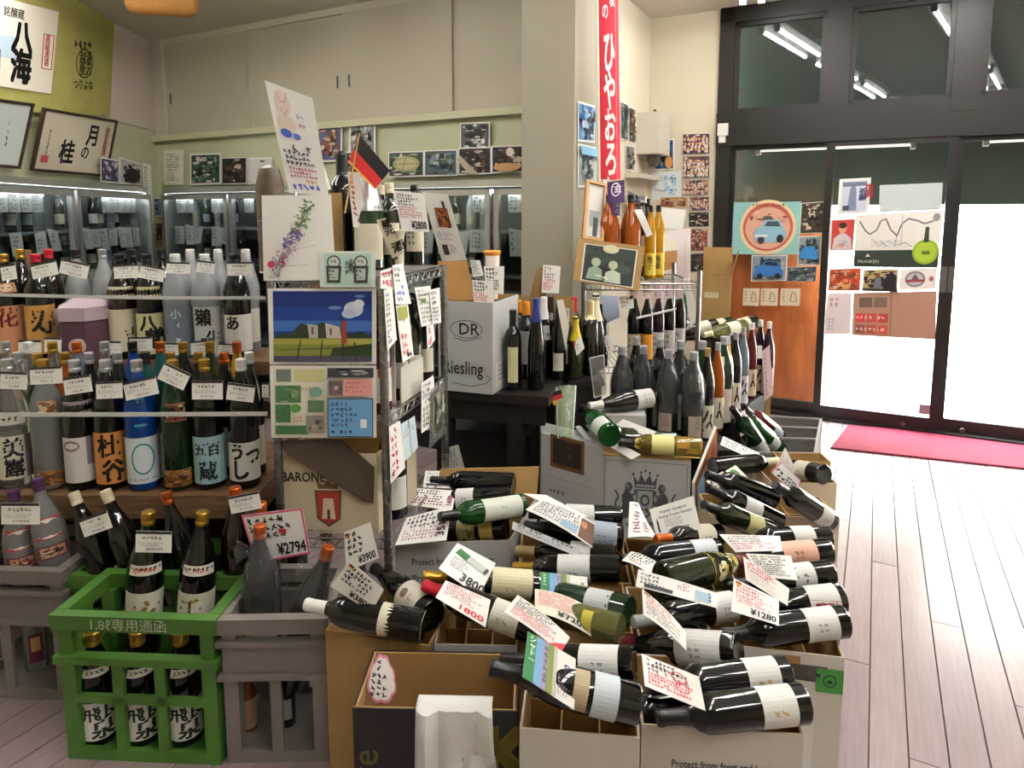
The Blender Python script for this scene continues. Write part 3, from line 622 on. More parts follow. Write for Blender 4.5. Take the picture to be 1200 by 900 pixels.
def handcard(pts, Y, label, seed=0, c1='#1d1b22', c2='#c8384a', price=None, paper=None, lines=4, flag=False, bulge=0.0, curl=0.0, extra=(), group='handwritten price cards', border=None, pc='#1d1b22'):
    ops = []; lines = int(lines*1.5)
    if border: ops += [('rect', 0, 0, 1, .05, border, 4), ('rect', 0, .95, 1, .05, border, 4), ('rect', 0, 0, .035, 1, border, 4), ('rect', .965, 0, .035, 1, border, 4)]
    top = .06; hh = .62 if price else .86
    ops += [('scrawl', .07, top, .86, hh*.5, max(1, lines//2), c1, seed, {'thick': .19}), ('scrawl', .07, top+hh*.5, .86, hh*.48, max(1, lines-lines//2), c2, seed+5, {'thick': .19})]
    if price: ops.append(('text', price, .40, .93, .20, pc, .04, {'fit': .54}))
    if flag: ops += [('rect', .04, .05, .13, .035, '#1a1a1a', 2), ('rect', .04, .085, .13, .035, '#c22a2a', 2), ('rect', .04, .12, .13, .035, '#e0b020', 2)]
    ops += list(extra)
    return sheet('price_card', label, 'price card', px4(pts, Y), ops, paper, group, bulge=bulge, curl=curl)
# ================================================================ left: banner, framed writing, fridges
def lwall_n():
    d = (LW1-LW0).normalized(); return V((-d.y, d.x, 0))
LN = lwall_n(); LDW = LN.dot(LW0)
def onl(px, py, off=0.02): return onp(px, py, LN, LDW-off)
# green banner on the left wall
q = [onl(-40, -20, .03), onl(135, 4, .03), onl(129, 136, .03), onl(-40, 128, .03)]
BANNER = mat('olive_banner_cloth', '#a9a45c', 0.85, noise_amt=0.12, nscale=5, bump=0.2, bscale=90)
sheet('wall_banner', 'olive green cloth banner with brush writing on the left wall', 'banner', q, [
    ('scrawl', .64, .365, .15, .1, 1, '#3a3a20', 4, {'thick': .2}), ('ring', .735, .56, .072, .13, .014, '#35351c'), ('text', '越湯', .69, .555, .085, '#35351c', .05), ('text', '後沢', .69, .655, .085, '#35351c', .05), ('text', 'つりよね', .645, .78, .07, '#35351c', .03)], BANNER, bulge=0.02)
q = [onl(-40, -14, .055), onl(69, 14, .055), onl(60, 110, .055), onl(-40, 95, .055)]
sheet('brush_poster', 'cream paper with large black brush characters pinned over the banner', 'poster', q, [
    ('rect', .28, .42, .25, .25, '#b9cad8', 4), ('text', '銘醸蔵', .36, .19, .09, '#2a2a2a', .02), ('text', '八', .45, .56, .29, '#151518', .09), ('text', '海', .45, .91, .30, '#151518', .09), ('text', '山', .1, .88, .3, '#151518', .09), ('rect', .83, .3, .14, .42, '#c23b3b', 2), ('rect', .842, .31, .116, .40, '#ece3d0', 2), ('vtext', '高級清酒', .855, .32, .075, '#c23b3b', .04)], mat('cream_paper', '#e9e2d0', 0.6))
def framed(label, corners, ops, paper, bar=0.016, frame_m=None, depth=.02, name='framed_writing', cat='picture'):
    tl, tr, br, bl = [V(p) for p in corners]; n = (bl-tl).cross(tr-tl).normalized()
    if n.dot(EYE-tl) < 0: n = -n
    frame_m = frame_m or mat('dark_wood_frame', '#2e1c12', 0.45, noise_amt=0.2, nscale=30)
    t = thing(name, label, cat, (bl+br)/2)
    f = quad_map(tl, tr, br, bl); W, Hh = (tr-tl).length, (bl-tl).length; a, b = bar/W, bar/Hh
    for s0, s1, t0, t1 in ((0, 1, 0, b), (0, 1, 1-b, 1), (0, a, b, 1-b), (1-a, 1, b, 1-b)):
        mb = MB(); o = f(s0, t0, 0); mb.box(o-n*depth*.5, f(s1, t0, 0)-o, f(s0, t1, 0)-o, n*depth); mb.build('frame_bar', frame_m, t)
    ob = sheet('backing', None, None, [f(a, b, 0), f(1-a, b, 0), f(1-a, 1-b, 0), f(a, 1-b, 0)], ops, paper, parent=t, thick=.004, split=True)
    return t
FP = mat('framed_paper', '#cfc3ab', 0.5, noise_amt=0.05, nscale=3); FP2 = mat('framed_paper_blue', '#cdd3cc', 0.45)
q = [onl(51, 126, .14), onl(137, 141, .14), onl(124, 207, .06), onl(36, 200, .06)]
framed('dark framed brush writing leaning over the left fridge', q, [
    ('text', '月', .60, .47, .30, '#141414', .07), ('text', 'の', .56, .74, .20, '#141414', .05), ('text', '桂', .27, .84, .32, '#141414', .07), ('vtext', '伏見銘酒', .87, .14, .105, '#b5403c', .03), ('scrawl', .1, .3, .08, .5, 7, '#4a4038', 3, {'thick': .2}), ('rect', .06, .76, .09, .12, '#b5403c', 1), ('scrawl', .78, .83, .16, .05, 1, '#4a4038', 5)], FP)
q = [onl(-45, 110, .14), onl(39, 121, .14), onl(22, 198, .06), onl(-45, 192, .06)]
framed('dark framed pale sheet with thin writing at the left edge', q, [('scrawl', .68, .25, .07, .25, 4, '#5a5a50', 8, {'thick': .16}), ('scrawl', .66, .52, .12, .2, 2, '#44443c', 9, {'thick': .16})], FP2)
# photographs standing along the fridge tops and on the back wall
PAL = dict(bw=['#141414', '#2c2c2c', '#6a6a6a', '#b9b9b6', '#e2e0da'], green=['#20402a', '#0f2018', '#4a6a50', '#8a9a80', '#d8d0c0'], dark=['#101010', '#241c1c', '#4a3a34', '#c8b8a0', '#5a3a30'], blue=['#2a5a9a', '#7ab0d8', '#1a2a44', '#c0d0d8', '#3a3a34'],
           warm=['#c8a07a', '#7a4a34', '#3a2420', '#d8c8b0', '#a04a3a'], purple=['#4a3a58', '#8a7a98', '#201a28', '#c8c0c8'], crowd=['#201c20', '#3a3038', '#d8c0a8', '#c89a84', '#8a2a30', '#e8e0d8', '#30384a'], street=['#3a4a5a', '#7a8a94', '#1c2024', '#b0b4b0', '#4a5a3a'])
def snap(label, corners, pal, seed, bgc, n=60, border=.05, ops=(), group=None, name='photograph', cat='photo', paper=None, big=.17):
    k = (V(corners[1])-V(corners[0])).length/(V(corners[3])-V(corners[0])).length; bx = border/k if k > 0 else border
    return sheet(name, label, cat, corners, [('rect', bx, border, 1-2*bx, 1-2*border, bgc, 1), ('blobs', bx, border, 1-2*bx, 1-2*border, [V_ for V_ in PAL[pal]], seed, {'n': n, 'big': big})] + list(ops), paper, group)
def uq(x0, y0, x1, y1, u, sl=-0.03): return [onu(x0, y0, u), onu(x1, y0+sl*(x1-x0), u), onu(x1, y1+sl*(x1-x0), u), onu(x0, y1, u)]
UB = 3.69
sheet('text_notice', 'cream sheet of small writing left on the back wall', 'notice', uq(192, 176, 215, 217, UB), [('scrawl', .12, .1, .76, .8, 11, '#5a5a50', 2)], mat('cream_paper', '#e9e2d0', .6))
snap('snapshot of a green field with white heading above the fridge', uq(223, 180, 259, 217, UB), 'green', 1, '#31543a', ops=[('scrawl', .1, .05, .8, .12, 1, '#2a2a2a', 3)], border=.06)
snap('dark snapshot of people at night above the fridge', uq(260, 185, 289, 216, UB), 'dark', 2, '#161414', border=.03)
snap('pale sheet of six tiny portraits above the fridge', uq(290, 185, 319, 216, UB), 'bw', 3, '#d9d6cf', n=6)
snap('photo of stone jars above the fridge behind the flag', uq(372, 147, 401, 190, UB), 'warm', 4, '#5a5f80')
snap('grey photo of a steel vat pinned on the back wall', uq(409, 141, 440, 181, UB), 'bw', 5, '#8a9096', border=.06)
snap('dim photo of a brewery corner low on the back wall', uq(403, 178, 441, 206, UB), 'dark', 15, '#3a3634')
snap('grey photo of a rice steaming rack on the back wall', uq(539, 144, 574, 182, UB), 'bw', 6, '#5a5a58', border=.04)
snap('photo of a round woven basket above the right fridge', uq(455, 178, 497, 208, UB-.02), 'green', 7, '#3f4640', ops=[('ell', .55, .5, .38, .3, '#a8a074'), ('ell', .55, .5, .3, .22, '#bcb488'), ('line', [(.2, .5), (.9, .5)], .03, '#7a7450'), ('line', [(.55, .2), (.4, .95)], .03, '#7a7450')])
snap('photo of a glass case above the right fridge', uq(497, 176, 536, 207, UB-.02), 'street', 8, '#4a5a60')
snap('photo of a diagonal wooden trough above the right fridge', uq(537, 173, 576, 205, UB-.02), 'dark', 9, '#262220', ops=[('poly', [(.0, .45), (.35, .95), (.65, .98), (.1, .3)], '#b8a890')])
snap('photo of workers over steaming rice beside the pillar', uq(576, 171, 615, 203, UB-.02), 'dark', 10, '#1c1a1a', ops=[('ell', .5, .8, .4, .16, '#c89a6a'), ('ell', .6, .25, .12, .16, '#e8e0d4')])
snap('purple photo of two people beside the left framed writing', [onl(118, 184, .12), onl(139, 188, .12), onl(139, 215, .10), onl(118, 213, .10)], 'purple', 11, '#4a4258')
snap('black and white photo of a shaggy plant on the left fridge', [onl(140, 184, .12), onl(166, 192, .12), onl(166, 217, .10), onl(140, 215, .10)], 'bw', 12, '#c4c2be', ops=[('ell', .5, .62, .34, .3, '#1c1c1c')])
sheet('text_notice', 'narrow strip of handwriting pinned near the wall corner', 'notice', [onl(167, 190, .10), onl(177, 194, .10), onl(180, 262, .10), onl(170, 258, .10)], [('scrawl', .1, .05, .8, .9, 16, '#6a6860', 6)])
snap('blue and white snapshot hanging between the two left fridges', uq(171, 232, 190, 254, 3.66), 'blue', 13, '#7a86a8')
snap('dark snapshot hanging between the two left fridges', uq(172, 261, 191, 283, 3.66), 'dark', 14, '#2c2c2a')
ORD = ['first', 'second', 'third', 'fourth', 'fifth', 'sixth', 'seventh', 'eighth', 'ninth', 'tenth', 'eleventh', 'twelfth']
# ---------------------------------------------------------------- showcase fridges
FRI = mat('fridge_interior', '#6c7274', 0.5); SHELFW = mat('fridge_wire', '#8c8f8e', 0.4, 0.5); FGLASS = clear_mat('fridge_glass', (0.86, 0.90, 0.90), 1.0, 0.01, 1.5); GREYC = mat('grey_card', '#b4b2ac', 0.6)
FTOP = 1.58; FZ0 = 0.12
def fridge(label, O, X, doors, depth=.46, seed=0, z0=FZ0):
    """O: front left bottom corner, X: unit vector along the front; doors: list of (start, end) along X"""
    B = V((-X.y, X.x, 0)); U = V((0, 0, 1)); W = doors[-1][1]+.02; r = random.Random(seed); short = label.split(' ')[0]+' fridge'; O = V((O.x, O.y, 0))
    t = thing('showcase_fridge', label, 'fridge', O+X*W/2+B*depth/2); x00 = doors[0][0]-.02
    def bar(nm, x0, x1, y0, y1, a, b, m, par=t): mb = MB(); mb.box(O+X*x0+B*y0+U*a, X*(x1-x0), B*(y1-y0), U*(b-a)); return mb.build(nm, m, par)
    bar('top_panel', x00, W, 0, depth, FTOP-.035, FTOP, ALU); bar('base_panel', x00, W, 0, depth, 0, z0, DARKM); bar('back_panel', x00, W, depth-.02, depth, z0, FTOP-.035, FRI)
    bar('side_panel', x00, x00+.02, .002, depth-.02, z0, FTOP-.035, ALU); bar('side_panel', W-.02, W, .002, depth-.02, z0, FTOP-.035, ALU)
    zs = (1.30, 1.05, .80, .5)
    for z in zs: bar('wire_shelf', x00+.022, W-.022, .06, depth-.03, z-.012, z, SHELFW)
    mb = MB(); mb.tube([O+X*(x00+.05)+B*.03+U*(FTOP-.06), O+X*(W-.05)+B*.03+U*(FTOP-.06)], .009, 8, mat('fridge_fill_tube', (0.92, 0.97, 1.0), .4, emit=22.0)); mb.build('fridge_fill_lamp', None, t)  # added glowing tube, brightens the otherwise black fridge inside
    for a, b in doors:
        fb = .032; mb = MB()
        for q in ((a, a+fb, z0, FTOP-.05), (b-fb, b, z0, FTOP-.05), (a, b, z0, z0+fb), (a, b, FTOP-.05-fb, FTOP-.05)): mb.box(O+X*q[0]-B*.03+U*q[2], X*(q[1]-q[0]), B*.028, U*(q[3]-q[2]))
        dr = mb.build('door', ALU, t); bar('pane', a+fb, b-fb, -.018, -.013, z0+fb, FTOP-.05-fb, FGLASS, dr)
        for zi, z in enumerate(zs[:3 if seed == 3 else 2]):
            n = max(2, int((b-a)/.115))
            if zi == 0:
                for i in range(max(3, int((b-a)/.105))):
                    if r.random() < .1 or i > 11: continue
                    xx = a+.06+(b-a-.12)*(i+.5)/max(3, int((b-a)/.105)); P = O+X*(xx-.047)+B*.05+U*1.525
                    sheet('shelf_card', 'grey card, %s from the left along the top rail of the %s, %s door' % (ORD[i], short, 'left' if a == doors[0][0] else 'right'), 'price card', [P, P+X*.094, P+X*.092-U*.12, P+X*.002-U*.12], [('scrawl', .08, .08, .84, .84, 5, '#33333a', seed*31+i)], GREYC, 'cards on the top rail of the %s' % short)
            sh = ('top', 'second', 'third')[zi]; wh = '%s shelf of the %s, %s door' % (sh, short, 'left' if a == doors[0][0] else 'right')
            for i in range(n):
                if r.random() < .12: continue
                xx = a+.05+(b-a-.1)*(i+r.uniform(.35, .65))/n; wd = r.uniform(.085, .11); hh = r.uniform(.11, .14); sl = r.uniform(-.02, .02); P = O+X*(xx-wd/2)+B*.045+U*(z+.005)
                sheet('shelf_card', 'grey card, %s from the left on the %s' % (ORD[i], wh), 'price card', [P+U*sl, P+X*wd, P+X*wd-U*hh-B*.012+X*sl, P-U*hh-B*.012+X*sl], [('scrawl', .1, .1, .8, .75, 4, '#3c3c3c', seed*77+i+zi*9)], GREYC, 'cards on the '+wh)
            m_ = max(2, int((b-a)/.13)); used = {}
            for i in range(m_):
                xx = a+.07+(b-a-.14)*(i+.5)/m_; g = r.choice(['black', 'green', 'frost', 'brown', 'frost']); cp_ = r.choice(['white', 'black', 'gold', 'silver']); lc = r.choice([('pale', '#b8b6ae'), ('grey', '#8a8f90'), ('cream', '#c8c0a8')])
                bottle('sake_bottle', '%s bottle, %s cap, %s on %s' % (g if g != 'frost' else 'frosted', cp_, ORD[i], wh.replace('of the', 'of')), 'sake', g, O+X*xx+B*r.uniform(.13, .18)+U*(z+.001), cap=cp_, labels=[(.05, .13, 120, lc[1], ())], group='bottles on the '+wh, size=.74)
    return t
A = V((-2.42, 3.27, 0)); D = V((-2.57, 4.87, 0)); lx = (D-A).normalized()
s0 = (V((-2.48, 3.873, 0))-A).length
fridge('left showcase fridge with glass doors under the framed writing', A, lx, [(-.42, s0-.02), (s0+.01, 1.58)], .30, 1)
O2 = onz(190, 221, FTOP); e = lambda px, py: (onz(px, py, FTOP)-O2).length
fridge('middle showcase fridge with silver doors in the back corner', O2, VA, [(.02, e(270, 219)), (e(270, 219)+.02, e(270, 219)+.62)], .46, 2)
O3 = onz(420, 215, FTOP); e3 = lambda px, py: (onz(px, py, FTOP)-O3).length
fridge('right showcase fridge with silver doors beside the pillar', O3, VA, [(.02, e3(552, 209)-.01), (e3(553, 209)+.01, 1.16 if e3(553, 209) < .6 else e3(553, 209)+.34)], .46, 3)
# hanging log end under the ceiling
P = at(196, 3, 4.3); mb = MB(); X = V((.98, .2, 0)).normalized(); mb.tube([P-X*.22, P-X*.19, P+X*.12, P+X*.16, P+X*.175], [.06, .075, .08, .06, .02], 18); lg = mb.build('hanging_gourd', mat('straw_basket', '#b5803c', 0.6, noise_amt=.3, nscale=60, stretch=(1, 1, 6), bump=.3, bscale=200), smooth=True); tag(lg, 'orange-brown barrel-shaped straw ornament hanging under the ceiling', 'ornament')
mb = MB(); mb.tube([P+V((0, 0, .07)), V((P.x, P.y, ZC))], .004, 6); mb.build('cord', DARKM, lg)
# ================================================================ sake shelves
WOODS = mat('rough_shelf_wood', '#7a5a3c', 0.75, noise_amt=.35, nscale=14, stretch=(1, 10, 14), bump=.35, bscale=70, color2='#523a26')
YS = 2.03; ZS = onz(288, 575, 0.0).z; ZS = 0.563
rack = thing('wooden_shelf', 'rough timber shelf unit holding two tiers of sake bottles', 'shelf', (-.85*2, 2.2, 0))
def pxX(px, Y, z): return (px-600)/FPX*(Y*CP-(z-CAM_H)*SP)
xr = pxX(318, YS, ZS)-.02; xl = -2.05
for k in range(3): mb = MB(); mb.box((xl, YS-.07+k*.163, ZS-.075), (xr-xl, 0, 0), (0, .16, 0), (0, 0, .072)); mb.build('shelf_board', WOODS, rack)
for k in range(2): mb = MB(); mb.box((xl, 2.50+k*.14, .80), (xr-.02-xl, 0, 0), (0, .137, 0), (0, 0, .05)); mb.build('shelf_board', WOODS, rack)
for x_ in (xl+.02, (xl+xr)/2, xr-.06):
    mb = MB(); mb.box((x_, 2.425, 0), (.04, 0, 0), (0, .06, 0), (0, 0, .80)); mb.build('shelf_post', WOODS, rack)
for x_ in (xl+.02, xr-.06): mb = MB(); mb.box((x_, 2.79, 0), (.04, 0, 0), (0, .04, 0), (0, 0, 1.25)); mb.build('shelf_post', WOODS, rack)
mb = MB(); mb.box((xl, 2.40, 0), (xr-xl, 0, 0), (0, .02, 0), (0, 0, .48)); mb.build('backing_board', mat('dark_backing', '#2a211b', .8), rack)
# clear rails that keep the bottles from tipping
RAIL = mat('clear_plastic_rail', '#c9c9c6', .25, spec=.6)
for label, p0, p1, Y0, Y1 in (('flat plastic rail across the front of the lower sake bottles', (-40, 486), (313, 485), 1.945, 1.945), ('white plastic strip sagging across the upper sake bottles', (-40, 344), (311, 349), 2.47, 2.47)):
    A, B = at(*p0, Y0), at(*p1, Y1); M_ = (A+B)/2-V((0, 0, .012 if Y0 > 2 else .002)); mb = MB()
    pts = [A*(1-t)**2+M_*2*t*(1-t)+B*t*t for t in [i/10 for i in range(11)]]
    for p, q in zip(pts, pts[1:]): mb.box(p-V((0, 0, .006)), q-p, (0, .003, 0), (0, 0, .012))
    tag(mb.build('shelf_rail', RAIL), label, 'rail')
# lower tier, front row (pixel column of each bottle)
ZB = ZS
def L(z0, z1, deg, paper, *ops): return (z0, z1, deg, paper, ops)
front = [
 (-22, 'clear', 'silver', [L(.06, .20, 110, '#d9d6cb')], 'clear shochu bottle at the far left end of the lower front row'),
 (21, 'clear', 'silver', [L(.03, .165, 150, '#ddd7c6', ('rect', .72, 0, .28, 1, '#7d6f78'), ('text', '美', .22, .46, .34, '#1c1a1a', .06), ('text', '露', .22, .90, .34, '#1c1a1a', .06)), L(.20, .235, 90, '#e4e0d4', ('scrawl', .1, .2, .8, .6, 1, '#3a3a3a', 3))], 'clear shochu bottle with cream label and two black characters'),
 (62, 'mist', 'gold', [L(.012, .06, 100, '#a8703c', ('blobs', 0, 0, 1, 1, ['#7a4a22', '#c89a5a', '#4a2c16'], 4)), L(.23, .275, 70, '#b98a5c', ('blobs', 0, 0, 1, 1, ['#7a4a22', '#d8b88a'], 5))], 'smoky clear bottle with amber picture between cream and mauve labels'),
 (98, 'black', 'silver', [L(.025, .165, 150, '#d8d3cf', ('rect', .62, 0, .38, .62, '#8f7f8c'), ('ell', .28, .18, .2, .12, '#8f6f7a'), ('ell', .28, .18, .13, .07, '#d8d3cf'), ('scrawl', .2, .6, .14, .3, 3, '#3a3a3a', 3)), L(.235, .275, 130, '#8f7f8c')], 'black bottle with pale mauve label and mauve neck band'),
 (133, 'black', 'silver', [L(.02, .18, 150, '#c98544', ('text', '杜', .16, .44, .33, '#171310', .07), ('text', '谷', .24, .92, .33, '#171310', .07), ('ell', .85, .1, .05, .04, '#171310'))], 'black bottle with orange label bearing two brush characters'),
 (170, 'blue', 'silver', [L(.022, .165, 165, '#d9e2e6', ('ring', .5, .46, .25, .34, .035, '#1f7f86'), ('scrawl', .38, .2, .24, .5, 3, '#1f7f86', 4, {'thick': .3}), ('scrawl', .15, .87, .7, .08, 1, '#7a8a90', 6)), L(.20, .285, 42, '#2f9aa0', ('vtext', 'いも', .2, .1, .25, '#d9e2e6', .05))], 'bright blue bottle with white label and teal oval emblem'),
 (210, 'green', 'gold', [L(.012, .065, 110, '#a06a38', ('blobs', 0, 0, 1, 1, ['#7a4a22', '#c89a5a', '#4a2c16'], 9)), L(.215, .27, 80, '#9a6a4c', ('blobs', 0, 0, 1, 1, ['#7a3a32', '#d8a88a'], 6))], 'dark green bottle with amber picture next to the blue bottle'),
 (248, 'black', 'gold', [L(.018, .165, 160, '#9fc0c8', ('poly', [(.55, 0), (1, 0), (1, .3)], '#d8e2e0'), ('rect', 0, .5, 1, .5, '#7fb4bc'), ('text', '五百', .12, .38, .22, '#1a2226', .06), ('text', '蔵', .22, .88, .30, '#1a2226', .06)), ], 'black bottle with pale blue label and brush writing'),
 (288, 'black', 'white', [L(.025, .145, 150, '#dcdad4', ('text', 'う', .1, .42, .34, '#161616', .08), ('text', 'つ', .5, .56, .36, '#161616', .08), ('text', 'し', .12, .92, .40, '#161616', .08), ('scrawl', .86, .5, .07, .45, 6, '#161616', 3))], 'black bottle with white label and large loose brush kana')]
for px, g, cp, lb, label in front:
    stand('sake_bottle', label, 'issho', g, px, YS+RND.uniform(-.004, .012), ZB+.001, tilt=RND.uniform(-.008, .008), cap=cp, labels=lb, group='large bottles on the lower sake shelf, front row', fat=.87)
# lower tier, rows behind: only shoulders and caps show
rowb = [(2, 'clear', 'silver'), (33, 'clear', 'silver'), (55, 'green', 'gold'), (86, 'amber', 'gold'), (114, 'black', 'silver'), (147, 'black', 'silver'), (179, 'teal', 'black'), (208, 'olive', 'gold'), (240, 'black', 'gold'), (270, 'black', 'copper'), (298, 'black', 'white')]
for i, (px, g, cp) in enumerate(rowb):
    stand('sake_bottle', '%s bottle with %s cap in the second row of the lower shelf, place %s' % (g, cp, ['one', 'two', 'three', 'four', 'five', 'six', 'seven', 'eight', 'nine', 'ten', 'eleven'][i]), 'issho', g, px, 2.143, ZS+.001, cap=cp, labels=[L(.03, .16, 140, '#cfc9ba')], group='large bottles on the lower sake shelf, second row', fat=.74)
rowc = [(18, 'clear', 'silver'), (44, 'clear', 'white'), (72, 'clear', 'gold'), (100, 'grey', 'copper'), (132, 'clear', 'silver'), (164, 'blue', 'black'), (196, 'teal', 'copper'), (222, 'black', 'gold'), (253, 'green', 'gold'), (284, 'gold', 'copper')]
for i, (px, g, cp) in enumerate(rowc):
    stand('sake_bottle', '%s bottle with %s cap in the rear row of the lower shelf, place %s' % (g, cp, ['one', 'two', 'three', 'four', 'five', 'six', 'seven', 'eight', 'nine', 'ten'][i]), 'issho', g, px, 2.262, ZS+.001, cap=cp, labels=[L(.03, .16, 140, '#cfc9ba')], group='large bottles on the lower sake shelf, rear row', size=1.03, fat=.76)
# upper tier
ZU = .851; YU = 2.575
up = [
 (-12, 'black', 'gold', [L(.02, .20, 150, '#c88a56')], None, 'black bottle with orange label at the far left of the upper tier'),
 (14, 'black', 'gold', [L(.02, .205, 160, '#cf9068', ('text', '花', .2, .4, .3, '#7a2a22', .05), ('scrawl', .3, .5, .2, .4, 3, '#7a2a22', 2)), L(.255, .29, 90, '#b98a5c', ('ell', .5, .5, .3, .4, '#e0c8a8'))], None, 'black bottle with salmon label and gold cap on the upper tier'),
 (51, 'black', 'red', [L(.02, .205, 160, '#c8954e', ('text', '寿', .25, .55, .36, '#141210', .06), ('scrawl', .3, .08, .4, .1, 1, '#4a3010', 2), ('scrawl', .2, .65, .2, .3, 2, '#4a3010', 3))], None, 'black bottle with ochre label and red cap on the upper tier'),
 (147, 'brown', 'black', [L(.03, .19, 150, '#dcd3b4', ('scrawl', .12, .08, .3, .8, 4, '#4a6a3a', 4, {'thick': .25}), ('text', '吉', .5, .8, .3, '#3a3a22', .05)), L(.235, .275, 150, '#e2dac0')], None, 'dark bottle with cream paper collar and mossy label on the upper tier'),
 (179, 'black', 'black', [L(.02, .175, 150, '#d8cf9e', ('text', '八', .18, .4, .3, '#141414', .08), ('text', '鶴', .3, .85, .4, '#141414', .08)), L(.235, .275, 120, '#d8cf9e', ('scrawl', .1, .2, .8, .6, 1, '#3a3a22', 2))], None, 'black bottle with straw-yellow label and brush writing on the upper tier'),
 (212, 'grey', 'white', [L(.01, .20, 170, '#7d8694', ('text', '小', .3, .22, .15, '#dfe3e6', .05), ('scrawl', .4, .3, .4, .6, 4, '#dfe3e6', 8, {'dens': .5, 'thick': .2}))], .20, 'vinyl-wrapped bottle with slate blue label on the upper tier'),
 (246, 'mist', 'white', [L(.01, .20, 165, '#d3d2cd', ('text', '獺', .12, .35, .26, '#1b1b1b', .06), ('text', '生', .42, .74, .22, '#1b1b1b', .06), ('rect', .3, .62, .16, .22, '#2a2a2a'))], .20, 'vinyl-wrapped bottle with white label and black writing on the upper tier'),
 (281, 'black', 'black', [L(.03, .17, 155, '#dcdad4', ('text', 'あ', .12, .38, .3, '#161616', .07), ('scrawl', .55, .12, .12, .5, 5, '#3a3a3a', 4))], None, 'black bottle with white label and one kana on the upper tier')]
for px, g, cp, lb, bag, label in up:
    stand('sake_bottle', label, 'issho', g, px, YU, ZU+.001, cap=cp, labels=lb, bag=bag, group='large bottles on the upper sake shelf, front row', capl=.03, fat=.93)
up2 = [(33, 'black', 'gold'), (66, 'brown', 'red'), (97, 'frost', 'black'), (128, 'frost', 'silver'), (162, 'black', 'black'), (196, 'black', 'black'), (229, 'mist', 'white'), (261, 'mist', 'white'), (293, 'mist', 'white')]
for i, (px, g, cp) in enumerate(up2):
    stand('sake_bottle', '%s bottle with %s cap behind the upper front row, place %s' % (g, cp, ['one', 'two', 'three', 'four', 'five', 'six', 'seven', 'eight', 'nine', 'ten'][i]), 'issho', g, px, 2.695, ZU+.001, cap=cp, labels=[L(.04, .17, 140, '#cfc9ba')], bag=.20 if cp == 'white' else None, group='large bottles on the upper sake shelf, second row', size=1.03, fat=.8)
# purple gift box with a paper fan printed on it
bx = thing('gift_box', 'purple six-sided gift box with pale lid on the upper tier', 'box', (pxX(103, 2.54, ZU), 2.54, ZU)); c = V((pxX(103, 2.54, ZU), 2.545, ZU))
mb = MB(); mb.lathe([(0, 0), (.088, 0), (.088, .15), (.094, .152), (.0, .153)], 6, None, c.x, c.y, c.z+.002); b0 = mb.build('box_body', mat('plum_board', '#5a3a48', .6), bx)
mb = MB(); mb.lathe([(.096, 0), (.096, .05), (.03, .085), (0, .086)], 6, None, c.x, c.y, c.z+.156); mb.build('lid', mat('lilac_board', '#b9a4ae', .6), bx)
f = quad_map(c+V((-.045, -.078, .10)), c+V((.05, -.078, .10)), c+V((.05, -.078, .02)), c+V((-.045, -.078, .02))); p = Print(f, .095, .08); p.ell(.6, .45, .35, .35, '#d8b8b0'); p.ell(.7, .3, .2, .2, '#e8d8d0'); p.rect(0, .8, 1, .2, '#b06a4a'); p.build('print', b0)
# tags hanging before the bottle necks
up_t = [(10, 319, 18, 18, .15), (52, 316, 31, 17, .2), (87, 315, 33, 17, -.22), (148, 318, 29, 16, .05), (178, 320, 29, 16, -.2), (209, 314, 28, 13, -.03), (241, 313, 21, 14, -.12), (281, 315, 30, 16, 0), (309, 313, 10, 14, 0)]
nm = ['salmon', 'red-capped', 'tall frosted', 'mossy', 'straw-yellow', 'slate blue', 'white wrapped', 'single kana', 'last right']
for i, (x, y, a, b, r) in enumerate(up_t): tagcard(x, y, a, b, r, 2.455, 'white shelf tag before the %s bottle of the upper tier' % nm[i], 'tags on the upper tier', i)
lo_t = [(16, 446, 31, 20, -.04), (54, 440, 38, 20, .05), (91, 451, 33, 20, .15), (128, 457, 31, 20, .05), (165, 455, 40, 21, .22), (204, 441, 33, 21, -.45), (243, 457, 36, 22, 0), (282, 460, 32, 20, -.13), (311, 457, 8, 17, 0)]
nm = ['cream label', 'amber picture', 'mauve label', 'orange label', 'bright blue', 'dark green', 'pale blue label', 'loose kana', 'last right']
for i, (x, y, a, b, r) in enumerate(lo_t): tagcard(x, y, a, b, r, 1.955, 'white shelf tag before the %s bottle of the lower tier' % nm[i], 'tags on the lower tier', 20+i)
mid_t = [(35, 408, 27, 19, 0), (62, 404, 20, 17, 0), (131, 408, 22, 16, 0), (165, 403, 27, 16, .02), (199, 409, 22, 14, 0), (238, 407, 29, 16, .08), (268, 409, 25, 12, -.05)]
for i, (x, y, a, b, r) in enumerate(mid_t): tagcard(x, y, a, b, r, 2.41, 'white shelf tag on the upper board edge, %s from the left' % ['first', 'second', 'third', 'fourth', 'fifth', 'sixth', 'last'][i], 'tags along the upper board', 40+i)
